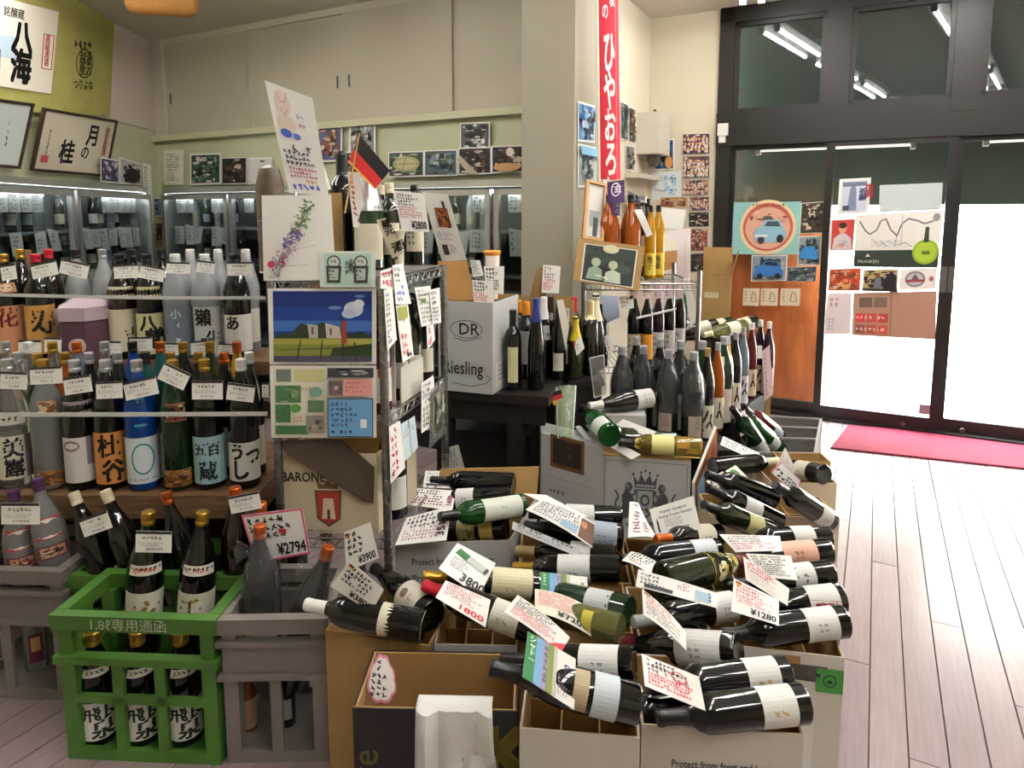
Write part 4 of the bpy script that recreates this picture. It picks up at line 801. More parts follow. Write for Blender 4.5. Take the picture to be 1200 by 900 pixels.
# ================================================================ crates and their bottles on the floor
ZC_ = .40
crate('green plastic crate holding sake bottles at the very front', (66, 718), (249, 724), 1.61, .205, CGREEN, 'green', text='1.8ℓ専用通函', group='plastic bottle crates')
crate('grey plastic crate with copper-capped bottles beside the front green crate', (258, 724), (380, 722), 1.62, .25, CGREY, 'grey', group='plastic bottle crates', z1=.398)
crate('green plastic crate behind the front green crate', (82, 672), (288, 678), 1.9, .22, CGREEN, 'green', group='plastic bottle crates', z1=.374)
crate('grey plastic crate with clear bottles at the left edge', (-70, 664), (70, 668), 1.88, .29, CGREY, 'grey', group='plastic bottle crates', z1=.40)
zf_ = .017
SEN = [L(.07, .185, 150, '#dcd8c6', ('text', '千', .12, .62, .42, '#8a7a34', .05), ('text', '寿', .42, .9, .3, '#8a7a34', .05), ('scrawl', .72, .15, .12, .7, 5, '#b5403c', 3), ('scrawl', .5, .1, .12, .3, 2, '#3a3a3a', 4)), L(.235, .262, 110, '#e2ded2', ('scrawl', .1, .2, .8, .6, 1, '#c24a4a', 5))]
SEN2 = [L(.07, .185, 150, '#dcd8c6', ('text', '玄', .25, .8, .5, '#8a7a34', .06), ('scrawl', .72, .15, .12, .7, 4, '#3a3a3a', 6)), L(.235, .262, 110, '#e2ded2', ('scrawl', .1, .2, .8, .6, 1, '#c24a4a', 7))]
SEN3 = [L(.02, .125, 150, '#dfdcd4', ('text', '飛良', .1, .45, .3, '#22301a', .06), ('text', '泉', .3, .92, .36, '#22301a', .06), ('scrawl', .8, .1, .1, .5, 4, '#b5403c', 3)), L(.195, .215, 100, '#e2ded2', ('scrawl', .1, .2, .8, .6, 1, '#555', 7))]
def cr(px, Y, z, g, cp, lb, label, tilt=0., ty=0., grp='bottles in the front green crate', kd='issho', **k): stand('sake_bottle', label, kd, g, px, Y, z, tilt, ty, cap=cp, labels=lb, group=grp, **k)
cr(118, 1.665, zf_, 'black', 'gold', SEN3, 'black bottle low in the front green crate, left column', kd='sake', fat=1.1); cr(169, 1.665, zf_, 'black', 'gold', SEN3, 'black bottle low in the front green crate, middle column', kd='sake', fat=1.1); cr(219, 1.665, zf_, 'black', 'gold', SEN3, 'black bottle low in the front green crate, right column', kd='sake', fat=1.1)
cr(167, 1.765, .20, 'black', 'gold', SEN2, 'tall black gold-capped bottle with cream label, left in the front green crate', tilt=.09, ty=.03, fat=.9, grp='gold-capped bottles raised in the green crate'); cr(226, 1.765, .20, 'black', 'gold', SEN, 'tall black gold-capped bottle with cream label, right in the front green crate', tilt=.11, ty=.03, fat=.9, grp='gold-capped bottles raised in the green crate')
g2 = 'bottles in the rear green crate'
cr(145, 1.875, .225, 'black', 'cream', (), fat=.78, label='leaning black bottle with cream cap beside its shelf tag', tilt=-.36, ty=.05, grp=g2); cr(181, 1.87, .235, 'black', 'cream', (), fat=.78, label='black bottle with cream cap leaning in front of the orange label', tilt=-.33, ty=.02, grp=g2)
cr(236, 1.875, .215, 'black', 'copper', (), fat=.8, label='black copper-capped bottle leaning behind the two gold caps', tilt=-.24, ty=.05, grp=g2)
cr(283, 1.83, .245, 'brown', 'copper', [L(.02, .10, 150, '#c89a6a', ('blobs', 0, 0, 1, 1, ['#3a2a1a', '#8a5a3a'], 4))], 'brown copper-capped bottle behind the pink sale card', grp='copper-capped bottles behind the pink card', fat=.85); cr(312, 1.84, .215, 'black', 'copper', (), 'copper-capped bottle just behind the pink sale card, under the timber shelf', tilt=.0, grp='copper-capped bottles behind the pink card', fat=.85)
g3 = 'copper-capped bottles in the grey crate'; LG = [L(.05, .15, 120, '#a9b0a8', ('blobs', 0, 0, 1, 1, ['#3a7a78', '#6a8a84', '#c8c8be'], 4, {'n': 6}))]
cr(306, 1.70, .19, 'black', 'copper', LG, 'copper-capped bottle in a clear bag, left in the grey crate', tilt=.015, ty=.05, grp=g3, bag=.12, fat=.84); cr(334, 1.73, .165, 'black', 'copper', LG, 'copper-capped bottle leaning right in a clear bag, grey crate', tilt=.33, ty=.04, grp=g3, bag=.12, fat=.84)
cr(292, 1.70, zf_, 'amber', 'grey', [L(.02, .22, 160, '#a98a64')], 'tan-wrapped bottle standing low behind the grey crate bars', grp='bottles low in the grey crate', size=.42); cr(338, 1.68, zf_, 'black', 'copper', [L(.06, .2, 60, '#9aa09c', ('scrawl', .2, .5, .5, .4, 3, '#3a6a5a', 2))], 'dark bottle with narrow grey label low in the grey crate', grp='bottles low in the grey crate', size=.42)
g4 = 'clear bottles in the left grey crate'; OV = lambda k: [L(.225, .285, 120, '#b9413a', ('ell', .5, .5, .48, .46, '#e6e0d8'), ('ell', .5, .52, .34, .26, '#c23b3b'), ('scrawl', .3, .4, .4, .25, 1, '#f0e8e0', k)), L(.165, .205, 120, '#6a3a4a', ('rect', .15, .12, .7, .76, '#c89a7a'), ('blobs', .2, .2, .6, .6, ['#3a2a2a', '#b5403c', '#e0c8a8'], k))]
cr(36, 1.90, .215, 'mist', 'purple', OV(3), 'clear shochu bottle with red oval label behind the small tag', tilt=-.05, grp=g4, size=.98, fat=.85); cr(76, 1.93, .245, 'mist', 'purple', OV(4), 'clear shochu bottle with tall bare neck and red oval label', tilt=-.13, grp=g4, fat=.85)
cr(-4, 1.95, zf_, 'mist', 'purple', [L(.05, .2, 110, '#d6d2ca', ('rect', .1, .1, .8, .8, '#6a2a3a'), ('rect', .18, .16, .64, .68, '#cfc4bc'))], 'clear bottle with maroon-edged label low in the left grey crate', grp=g4, size=.6); cr(44, 1.95, zf_, 'mist', 'purple', [L(.05, .2, 70, '#6a2a3a', ('rect', .2, .1, .6, .5, '#d8b070'))], 'clear bottle with narrow maroon label low in the left grey crate', grp=g4, size=.6)
tagcard(24, 602, 45, 25, 0, 1.80, 'white printed tag before the two clear bottles in the left crate', 'tags in the crates', 60); tagcard(112, 614, 36, 21, .35, 1.81, 'white printed tag on the leaning cream-capped bottle', 'tags in the crates', 61); tagcard(180, 635, 42, 25, -.02, 1.715, 'white printed tag before the left gold-capped bottle', 'tags in the crates', 62); tagcard(287, 589, 37, 20, .2, 1.765, 'white printed tag before the brown copper-capped bottle', 'tags in the crates', 63)
sheet('sale_card', 'white card with pink edge and dense red and black handwriting over the grey crate', 'price card', px4([(283, 604), (354, 595), (364, 648), (300, 660)], 1.765), [('rect', 0, 0, 1, .04, '#d65a80'), ('rect', 0, .96, 1, .04, '#d65a80'), ('rect', 0, 0, .03, 1, '#d65a80'), ('rect', .97, 0, .03, 1, '#d65a80'), ('scrawl', .06, .08, .86, .5, 3, '#1d1b22', 2), ('scrawl', .5, .3, .42, .3, 1, '#c8384a', 3), ('scrawl', .08, .5, .4, .45, 2, '#1d1b22', 4), ('text', '¥2794', .45, .92, .24, '#1d1b22', .04, {'fit': .5})])
mb = MB(); P = at(150, 664, 1.86); mb.raw([P+V((-.04, 0, .0)), P+V((.05, 0, .03)), P+V((.035, .002, -.04)), P+V((-.05, .002, -.06))]+[P+V((-.04, .004, .0)), P+V((.05, .004, .03)), P+V((.035, .006, -.04)), P+V((-.05, .006, -.06))], [(0, 3, 2, 1), (4, 5, 6, 7), (0, 1, 5, 4), (1, 2, 6, 5), (2, 3, 7, 6), (3, 0, 4, 7)])
tag(mb.build('paper_leaflet', mat('lime_paper', '#c3c77a', .6)), 'folded lime-yellow leaflet tucked in the rear green crate', 'leaflet')
# ================================================================ wire rack in the middle
RY = 1.90; KY = RY/1.68
_at, _stand = at, stand
def at(px, py, Y): return _at(px, py, Y*KY if Y < RY*1.2 and Y != RY else Y)
def stand(n, l, kd, g, px, Y, z, *a, size=1.0, **k): return _stand(n, l, kd, g, px, Y*KY, z, *a, size=size*KY, **k)
yaw = math.radians(14); RX = V((1, -0.03, 0)).normalized(); RB = V((math.sin(yaw), math.cos(yaw), 0))
A0 = _at(318, 340, RY); A1 = _at(448, 340, RY-.01); A0.z = A1.z = 0; RD = .50; RT = _at(448, 332, RY).z
wr = thing('wire_rack', 'chrome wire rack with ringed posts standing mid shop, covered in posters', 'rack', (A0+A1)/2+RB*RD/2)
for P, nm in ((A0, 'f'), (A1, 'f'), (A0+RB*RD, 'b'), (A1+RB*RD, 'b')):
    mb = MB(); zs_ = []
    z = 0.0
    while z < RT: zs_ += [(.013, z), (.013, z+.021), (.0108, z+.022), (.0108, z+.025)]; z += .026
    mb.lathe([(0, 0)]+zs_+[(.013, RT), (0, RT+.003)], 10, None, P.x, P.y, 0); mb.build('post', STEEL, wr, smooth=True, angle=.5)
RZ = (.43, _at(448, 500, RY).z, RT-.02)
WIREM = mat('rack_wire', '#8d8c8a', .3, .9)
for z in RZ:
    fr_ = MB()
    for p, q in ((A0, A1), (A0+RB*RD, A1+RB*RD), (A0, A0+RB*RD), (A1, A1+RB*RD)):
        for dz in (0, .028): fr_.tube([p+V((0, 0, z+dz)), q+V((0, 0, z+dz))], .003, 6)
        n = 10
        for i in range(n): fr_.tube([p+(q-p)*(i/n)+V((0, 0, z)), p+(q-p)*((i+.5)/n)+V((0, 0, z+.028)), p+(q-p)*((i+1)/n)+V((0, 0, z))], .0018, 5)
    sh = fr_.build('shelf_edge', WIREM, wr); sh['kind'] = 'stuff'
    g = MB()
    for i in range(1, 12): p = A0+(A1-A0)*(i/12); g.tube([p+V((0, 0, z+.03)), p+RB*RD+V((0, 0, z+.03))], .0016, 5)
    gg = g.build('shelf_wires', WIREM, wr); gg['kind'] = 'stuff'
# posters on its front
YF = 1.68-.016
q = px4([(314, 338), (441, 338), (441, 427), (316, 427)], YF)
sheet('landscape_poster', 'glossy poster of castle ruins under a deep blue sky, white border', 'poster', q, [
    ('rect', .045, .035, .915, .925, '#173a86'), ('rect', .045, .035, .915, .2, '#122c72'), ('rect', .045, .42, .915, .14, '#3a66ae'), ('ell', .79, .27, .09, .10, '#cfd8e6'), ('ell', .75, .33, .07, .06, '#b8c6de'), ('ell', .84, .2, .05, .06, '#dfe6ee'), ('ell', .62, .25, .06, .025, '#6a8ac0'), ('ell', .85, .1, .05, .02, '#6a8ac0'),
    ('poly', [(.045, .66), (.12, .58), (.2, .6), (.3, .45), (.4, .5), (.5, .44), (.62, .52), (.75, .6), (.86, .56), (.96, .62), (.96, .72), (.045, .72)], '#2a3426'), ('poly', [(.36, .46), (.46, .48), (.46, .66), (.38, .66)], '#b9b2a8'), ('poly', [(.53, .45), (.66, .5), (.68, .66), (.53, .66)], '#c6bfb4'), ('rect', .4, .5, .02, .1, '#5a5650'), ('rect', .57, .52, .02, .09, '#5a5650'), ('poly', [(.48, .55), (.53, .47), (.54, .66), (.47, .66)], '#3c3a34'),
    ('rect', .045, .65, .915, .31, '#7d8438'), ('rect', .045, .66, .915, .07, '#a2a04a'), ('poly', [(.55, .96), (.6, .78), (.96, .72), (.96, .96)], '#2c3d1c'), ('rect', .045, .88, .915, .08, '#4a4a5a'), ('line', [(.3, .68), (.26, .95)], .018, '#3a2c20'), ('line', [(.5, .68), (.48, .95)], .018, '#3a2c20'), ('line', [(.68, .38), (.7, .95)], .022, '#3a2430'), ('rect', .68, .42, .05, .3, '#8a3a34'), ('line', [(.8, .7), (.82, .95)], .018, '#3a2c20'), ('line', [(.1, .8), (.95, .76)], .008, '#3a3020')])
q = px4([(316, 428.5), (441, 428.5), (441, 513), (318, 513)], YF)
sheet('info_poster', 'poster of small vineyard photos, pink note and light blue panel below the castle picture', 'poster', q, [
    ('rect', .03, .03, .5, .94, '#e4e1cf'), ('rect', .06, .05, .14, .17, '#6f7a70'), ('rect', .23, .05, .28, .17, '#c9c893'), ('rect', .05, .27, .24, .24, '#4f7a50'), ('blobs', .05, .27, .24, .24, ['#2c5a34', '#7aa070', '#a8c0a0'], 3, {'n': 8}), ('rect', .05, .53, .14, .25, '#3f7044'), ('blobs', .05, .53, .14, .25, ['#2c5a34', '#6a9460'], 4, {'n': 6}), ('ell', .24, .58, .055, .06, '#5a9a48'), ('rect', .05, .82, .31, .12, '#3f6a3e'), ('rect', .36, .47, .15, .16, '#5a7a58'), ('rect', .34, .68, .17, .24, '#8a8478'), ('blobs', .34, .68, .17, .24, ['#2c2430', '#5a4a5a', '#a09a80'], 5, {'n': 8}), ('ell', .44, .35, .06, .07, '#7aa890'),
    ('scrawl', .3, .28, .12, .06, 1, '#c86a5a', 2), ('scrawl', .22, .68, .12, .1, 2, '#c86a5a', 3), ('rect', .55, .02, .43, .13, '#3a3a40'), ('blobs', .55, .02, .43, .13, ['#111', '#888', '#c8c8c8'], 6, {'n': 10}), ('rect', .56, .19, .13, .2, '#6a5a58'), ('blobs', .56, .19, .13, .2, ['#222', '#c8a8a0'], 7, {'n': 5}), ('rect', .70, .17, .27, .23, '#dd9a94'), ('scrawl', .72, .2, .23, .16, 3, '#b06a6a', 3),
    ('rect', .55, .43, .43, .54, '#3a4a5a'), ('rect', .56, .445, .41, .51, '#6fa6d2'), ('scrawl', .58, .48, .3, .36, 5, '#2a4a7a', 5), ('scrawl', .58, .86, .24, .07, 1, '#1a2a4a', 6), ('rect', .86, .72, .06, .12, '#e8eef2')])
q = px4([(306.5, 229), (388, 228), (393.5, 328), (309, 329)], [YF-.004]*4)
sheet('region_map', 'white poster with a purple and green wine region map strip above the castle poster', 'poster', q, [
    ('blobs', .16+.07*k_-.09, .88-.082*k_-.09, .2, .19, pal_, 3+k_, {'n': 34, 'big': .17}) for k_, pal_ in enumerate((['#8a94b0', '#b0b4c4', '#c8c4c8'], ['#8a94b0', '#c07a9a', '#a8b0c0'], ['#c23a5a', '#a8a0b4', '#c0b4a0'], ['#9a86b4', '#b8a8c4', '#c8a8b0'], ['#6a4a8e', '#7c62a0', '#9a86b4'], ['#6a4a8e', '#7c62a0', '#8a74ac'], ['#7c62a0', '#8a9a8a', '#6e8a50'], ['#6e8a50', '#8fa870', '#5a7a58'], ['#5a7a58', '#8fa870', '#a8b89a'], ['#4e6a50', '#8aa080', '#6a8a6a']))]+[('ell', .27, .78, .05, .04, '#c23a5a'), ('line', [(.45, .80), (.75, .79)], .006, '#b9b4b0'), ('line', [(.55, .62), (.88, .57)], .006, '#c8c4c0'), ('line', [(.1, .3), (.45, .2)], .004, '#d8d4d0')], bulge=.004)
q = px4([(375, 294.5), (440, 294.5), (440, 336.5), (375, 336.5)], [YF-.012]*4)
sheet('mint_card', 'pale mint card with two stone guardian figures drawn in black', 'card', q, [('rect', .08, .06, .84, .88, '#bfdccd')] + [op for c_ in (.25, .74) for op in (('ell', c_, .3, .125, .19, '#3a3c38'), ('ell', c_, .3, .10, .155, '#cfd6cc'), ('poly', [(c_-.14, .4), (c_+.14, .4), (c_+.12, .88), (c_-.12, .88)], '#3a3c38'), ('poly', [(c_-.09, .48), (c_+.09, .48), (c_+.08, .8), (c_-.08, .8)], '#b9c6ba'), ('scrawl', c_-.09, .5, .18, .3, 3, '#3a3c38', 3, {'thick': .2}), ('scrawl', c_-.06, .24, .12, .1, 1, '#3a3c38', 4))] + [('vtext', 'えべす', .44, .28, .1, '#3a4a44', .04), ('vtext', '大黒天', .52, .22, .1, '#3a4a44', .04)], mat('mint_paper', '#e3ebe4', .6))
q = px4([(310, 94), (366, 115), (385, 229), (339, 226)], [1.62, 1.64, 1.70, 1.68])
sheet('hand_painted_sign', 'tall white hand-painted sign with watercolour figure leaning above the rack', 'sign', q, [
    ('ell', .3, .16, .16, .12, '#ecd9cc'), ('ell', .3, .34, .2, .09, '#e6d4c4'), ('ell', .25, .43, .13, .04, '#4a62b8'), ('ell', .48, .44, .09, .03, '#5a74c4'), ('line', [(.2, .06), (.26, .14), (.36, .14), (.42, .05)], .008, '#c8a89a'), ('line', [(.22, .2), (.3, .26), (.38, .2)], .006, '#b08a80'), ('scrawl', .54, .22, .26, .05, 1, '#7a8ab4', 12), ('scrawl', .56, .30, .22, .05, 1, '#c89ab4', 13), ('scrawl', .82, .08, .13, .44, 8, '#2c3a8a', 3, {'thick': .22}), ('scrawl', .3, .52, .6, .08, 1, '#2a2a34', 5), ('scrawl', .10, .58, .84, .15, 3, '#3a3a50', 6, {'thick': .22}), ('scrawl', .14, .74, .8, .11, 3, '#b04a70', 7, {'thick': .2}), ('scrawl', .5, .85, .4, .05, 1, '#c87a5a', 8), ('scrawl', .12, .9, .8, .07, 1, '#4a4ab0', 9, {'thick': .22})])
sheet('pink_slip', 'narrow pink-lettered slip peeping from behind the painted sign', 'slip', px4([(372, 192), (378, 190), (388, 222), (380, 223)], 1.72), [('scrawl', .2, .1, .6, .8, 5, '#c86a7a', 3)])
# things on top of the rack
ZT = RT+.012
boards = MB(); boards.box(A0+RB*.03+V((0, 0, RT+.0135))+RX*.01, (A1-A0)*.95, RB*(RD-.06), (0, 0, .004)); tag(boards.build('rack_liner', mat('grey_liner', '#6a6660', .7)), 'grey plastic liner sheet lying on top of the wire rack', 'liner')
ZT = RT+.019
stand('sparkling_bottle', 'big dark green sparkling wine bottle with tall silver foil on the rack top', 'champagne', 'green', 433, 1.90, ZT, cap='silver', capl=.15, size=.98, labels=[L(.03, .13, 120, '#cfc9b4')])
stand('wine_bottle', 'black wine bottle behind the painted sign on the rack top', 'bordeaux', 'black', 404, 2.0, ZT, cap='black', capl=.06, size=1.1)
sheet('price_card', 'narrow white card with pink writing in front of the silver-foiled bottle', 'price card', px4([(407, 201), (421, 202), (431, 268), (414, 266)], 1.86), [('scrawl', .1, .05, .8, .75, 8, '#c8506a', 4), ('scrawl', .3, .82, .6, .12, 1, '#b0304a', 5)])
fl = thing('paper_flag', 'small black, red and gold German flag on a stick beside the foiled bottle', 'flag', at(410, 225, 1.80)); qf = px4([(421, 158), (457, 200), (439, 222), (408, 190)], 1.80); n_ = (qf[1]-qf[0]).cross(qf[3]-qf[0]).normalized()*.001
for k_, (nm_, c_) in enumerate((('black', '#1d1a1c'), ('red', '#c8282a'), ('gold', '#e0aa3a'))):
    t0, t1 = (0, .5, .93)[k_], (.5, .93, 1)[k_]; mb = MB(); p = [qf[0]*(1-t0)+qf[3]*t0, qf[1]*(1-t0)+qf[2]*t0, qf[1]*(1-t1)+qf[2]*t1, qf[0]*(1-t1)+qf[3]*t1]; mb.raw([a for a in p]+[a+n_ for a in p], [(0, 1, 2, 3), (7, 6, 5, 4), (0, 4, 5, 1), (1, 5, 6, 2), (2, 6, 7, 3), (3, 7, 4, 0)]); mb.build('stripe', col(c_), fl)
mb = MB(); mb.tube([at(421, 156, 1.80), at(404, 250, 1.80)], .003, 6); mb.build('stick', mat('bamboo', '#b08a50', .6), fl)
mb = MB(); c = at(388, 240, 1.93); mb.box(V((c.x-.03, c.y, ZT)), (.06, .02, 0), (-.01, .05, 0), (0, 0, .24)); bg_ = mb.build('paper_bag', KRAFT, None); tag(bg_, 'brown paper bag standing behind the painted sign', 'bag')
mb = MB(); c = at(322, 215, 1.95); mb.lathe([(0, 0), (.04, 0), (.042, .26), (.03, .31), (.012, .32), (0, .32)], 14, None, c.x+.02, 1.86*KY, ZT); tag(mb.build('stoneware_jug', mat('brown_stoneware', '#5a4a3c', .4, noise_amt=.3, nscale=20), smooth=True), 'brown stoneware jug half hidden behind the painted sign', 'jug')
cj = at(465, 298, 1.95); hang = []
jb = thing('cloth_wrapped_jar', 'off-white cloth-capped jar on the back of the rack top', 'jar', V((cj.x, cj.y, ZT))); mb = MB(); mb.lathe([(0, 0), (.022, 0), (.024, .10), (.03, .115), (.034, .12), (0, .128)], 14, None, cj.x, cj.y, ZT); mb.build('jar_body', mat('off_white_cloth', '#d2c9b2', .8), jb, smooth=True); mb = MB(); mb.box((cj.x-.006, cj.y-.03, ZT+.03), (.012, 0, 0), (0, .004, 0), (0, 0, .05)); mb.build('jar_label', col('#3a3430'), jb)
for i, (px, Y_, g, cp, nm_) in enumerate(((448, 2.12, 'brown', 'cream', 'brown'), (458, 1.95, 'olive', 'cream', 'olive'), (487, 2.1, 'black', 'black', 'black'))):
    stand('wine_bottle', '%s bottle with %s cap standing on the rack top behind the hanging cards' % (nm_, cp), 'bordeaux', g, px, Y_, ZT, cap=cp, labels=[L(.05, .16, 120, '#c6bfa8', ('scrawl', .1, .1, .8, .7, 4, '#4a4438', i))], size=.8, group='bottles on the rack top')
mb = MB(); P4 = px4([(452, 260), (473, 297), (462, 306), (441, 270)], 1.84); 
sheet('sake_ribbon_label', 'beige paper strip with black writing slanting beside the foiled bottle', 'label strip', px4([(441, 258), (452, 255), (473, 296), (460, 303)], 1.84), [('vtext', '蔵元', .25, .08, .16, '#26241f', .06), ('text', '酒', .25, .9, .2, '#26241f', .06)], mat('beige_paper', '#c8bfa4', .6))
# cards on the top right of the rack
handcard([(461, 223), (497, 227), (503, 272), (471, 271)], 1.80, 'white price card reading 2800 standing on the right of the rack top', 3, price='¥2800', c2='#c86a6a', lines=6, group='cards clipped along the rack')
sheet('magazine_page', 'long magazine page with a roast meat photo leaning right of the rack top', 'leaflet', px4([(495, 225), (525, 228), (547, 305), (518, 306)], [1.86, 1.86, 1.94, 1.94]), [('rect', .3, .2, .5, .28, '#7a3a1c'), ('blobs', .3, .2, .5, .28, ['#a8683a', '#5a2412', '#c88a5a'], 3), ('scrawl', .12, .02, .2, .4, 6, '#7a708a', 4), ('scrawl', .15, .52, .75, .14, 4, '#8a8890', 5), ('rect', .22, .72, .22, .16, '#4a3a40'), ('scrawl', .5, .72, .4, .14, 4, '#8a8890', 6), ('rect', .68, .08, .1, .1, '#3a2c40')], curl=.004)
# cards hanging down the right side of the rack, between front and rear post
def sidep(px, py, off=.0):
    """point on the plane of the rack's right side"""
    n = V((RB.y, -RB.x, 0)); return onp(px, py, n, n.dot(A1)+.014+off)
def sidecard(pts, label, seed, off=0.0, c1='#1d1b22', c2='#c8384a', lines=6, extra=(), paper=None, bulge=.0):
    ops = [('scrawl', .08, .05, .84, .42, max(1, lines//2), c1, seed), ('scrawl', .08, .5, .84, .44, max(1, lines-lines//2), c2, seed+3)] + list(extra)
    return sheet('price_card', label, 'price card', [sidep(x, y, off) for x, y in pts], ops, paper, 'cards clipped along the rack', bulge=bulge)
sidecard([(446, 318), (460, 313), (466, 340), (446, 338)], 'white card with red line at the very top of the rack side', 1, .004, extra=[('rect', 0, .12, 1, .1, '#a83a3a')], lines=2)
sidecard([(460, 311), (472, 309), (482, 356), (464, 357)], 'white card with blue pen under the red-line card', 2, .010, c2='#4a62c8')
sidecard([(450, 340), (460, 338), (465, 398), (454, 411)], 'narrow grey patterned strip hanging by the front post', 3, .004, c1='#5a5a70', c2='#5a5a70', lines=10)
sidecard([(464, 358), (478, 355), (485, 417), (472, 425)], 'long card with olive photo band and bold price at its foot', 4, .006, extra=[('rect', .05, .04, .8, .22, '#9a9a4a'), ('scrawl', .4, .86, .5, .12, 1, '#141414', 8, {'thick': .24})])
sidecard([(486, 337), (504, 335), (515, 378), (494, 383)], 'white card with small green block and printed rows near the rear post', 5, .006, c2='#3a3a3a', extra=[('rect', .2, .3, .3, .1, '#5a7a3a')], lines=8)
sidecard([(503, 340), (515, 337), (517, 378), (507, 380)], 'small white card crowded with black writing by the rear post', 6, .010, c2='#1d1b22', lines=7)
sidecard([(500, 382), (508, 380), (510, 398), (501, 410)], 'tiny pinkish card dangling below the crowded card', 7, .008, c1='#c86a7a', lines=2)
sidecard([(494, 449), (508, 440), (512, 495), (494, 508)], 'long white card with small writing beside the clear sleeve', 8, .010, c2='#4a4a4a', lines=8)
sidecard([(456, 500), (469, 493), (475, 548), (458, 567)], 'white card with red scribble under the middle wire shelf', 9, .006, c1='#c85a6a', lines=6)
sidecard([(470, 497), (478, 492), (482, 533), (474, 541)], 'pale blue blank-looking card under the middle wire shelf', 10, .004, c1='#b8c8d0', c2='#b8c8d0', lines=3, paper=mat('pale_blue_paper', '#cfdfe6', .6))
sidecard([(479, 492), (486, 487), (490, 524), (483, 532)], 'pale blue second card behind the blank-looking one', 11, .002, c1='#b8c8d0', c2='#b8c8d0', lines=3, paper=mat('pale_blue_paper', '#cfdfe6', .6))
sl_ = [sidep(505, 456, .016), sidep(521, 447, .016), sidep(521, 508, .016), sidep(503, 527, .016)]
SLEEVE = clear_mat('clear_sleeve', (.9, .9, .9), 1.0, .06, 1.5, film=.12, film_col=(.7, .7, .7)); s_ = sheet('card_sleeve', 'clear plastic sleeve with dark photo inside hanging by the rear post', 'sleeve', sl_, [('rect', .12, .06, .76, .8, '#5a5a50'), ('blobs', .12, .06, .76, .8, ['#8a8a78', '#3a3a34', '#a8a890', '#6a6a5a'], 4)], SLEEVE)
# stock on the rack's middle shelf, seen past the cards, and boxes under it
ZM = RZ[1]+.034
def rackpt(a, b, z): p = A0+(A1-A0)*a+RB*RD*b; return V((p.x, p.y, z))
for i, (a, b, g, cp, lb, label) in enumerate(((.86, .13, 'rose', 'wine', [L(.03, .13, 140, '#d8d2c0', ('rect', 0, 0, 1, .25, '#a83a3a'))], 'deep red wine bottle on the middle shelf of the wire rack'), (.86, .40, 'black', 'black', [L(.04, .12, 120, '#d9d6cc')], 'black bottle in a cut white carton on the wire rack'), (.86, .62, 'olive', 'black', [L(.04, .12, 120, '#cfc9b4')], 'olive bottle at the rear of the wire rack shelf'), (.86, .84, 'black', 'gold', [L(.04, .12, 120, '#cfc9b4')], 'gold-capped bottle rearmost on the wire rack shelf'))):
    bottle('wine_bottle', label, 'bordeaux', g, rackpt(a, b, ZM), cap=cp, capl=.06, labels=lb, group='wine on the middle rack shelf')
P = rackpt(.70, .26, ZM); mb = MB(); mb.box(rackpt(.66, .25, ZM), RX*.085, RB*.006, (0, 0, .20)); mb.box(rackpt(.985, .26, ZM), RB*.18, RX*-.004, RB*0+V((0, 0, .11))); tag(mb.build('cut_carton', BOXW), 'cut-open white carton wall around the rack bottles', 'box')
# carton with a crest at the foot of the rack
at = _at
cb = carton('beige carton printed with a red tower crest at the foot of the rack', (326, 530), (441, 532), RY+.02, .30, RZ[0]+.035, BOXB, KRAFT, side_yaw=.25, name='printed_carton', closed=False, front=[
    ('text', 'BARONE CORNI', .02, .36, .12, '#4a3a2c', .04, {'fit': .84}), ('poly', [(.36, .46), (.64, .46), (.62, .82), (.5, .92), (.38, .82)], '#6a4438'), ('poly', [(.385, .48), (.615, .48), (.60, .81), (.5, .89), (.40, .81)], '#a8382e'), ('poly', [(.45, .56), (.55, .56), (.57, .82), (.43, .82)], '#d9c8a8'), ('rect', .485, .7, .03, .12, '#6a4438'), ('poly', [(.4, .44), (.38, .34), (.45, .39), (.5, .33), (.55, .39), (.62, .34), (.6, .44)], '#6a5438'), ('scrawl', .3, .14, .3, .04, 1, '#6a5438', 2), ('scrawl', .05, .95, .5, .04, 1, '#6a5438', 4)])
fpts = [at(328, 516, RY+.012), at(402, 514, RY+.012), at(439, 548, RY), at(438, 589, RY), at(426, 587, RY), at(335, 531, RY+.0)]
mb = MB(); n_ = V((0, -.004, 0)); mb.raw(fpts+[p+n_ for p in fpts], [(0, 1, 2, 3, 4, 5)[::-1], (6, 7, 8, 9, 10, 11)]+[(i, (i+1) % 6, 6+(i+1) % 6, 6+i) for i in range(6)]); mb.build('torn_flap', DARKF if 'DARKF' in globals() else mat('dark_flap', '#4a3c30', .85), cb)
for i, (px, Y_) in enumerate(((462, 1.80), (470, 1.95))): stand('wine_bottle', 'dark wine bottle with white label low behind the front rack post, %s' % ('nearer', 'farther')[i], 'bordeaux', 'black', px, Y_, RZ[0]+.035, cap='white', capl=.06, labels=[L(.03, .12, 130, '#d8d6d0')], group='wine low in the rack')
stand = _stand
handcard([(403, 618+6), (434, 612), (444, 654), (406, 670)], 1.62, 'white price card reading 3900 standing in the brown carton', 21, price='¥3900', c2='#3a3a44', lines=3, flag=True)
handcard([(410, 657), (450, 691), (435, 718), (387, 687)], 1.53, 'white price card slanting over the two bottles in the brown carton', 22, price='¥3800', c2='#3a3a44', lines=3, flag=True)
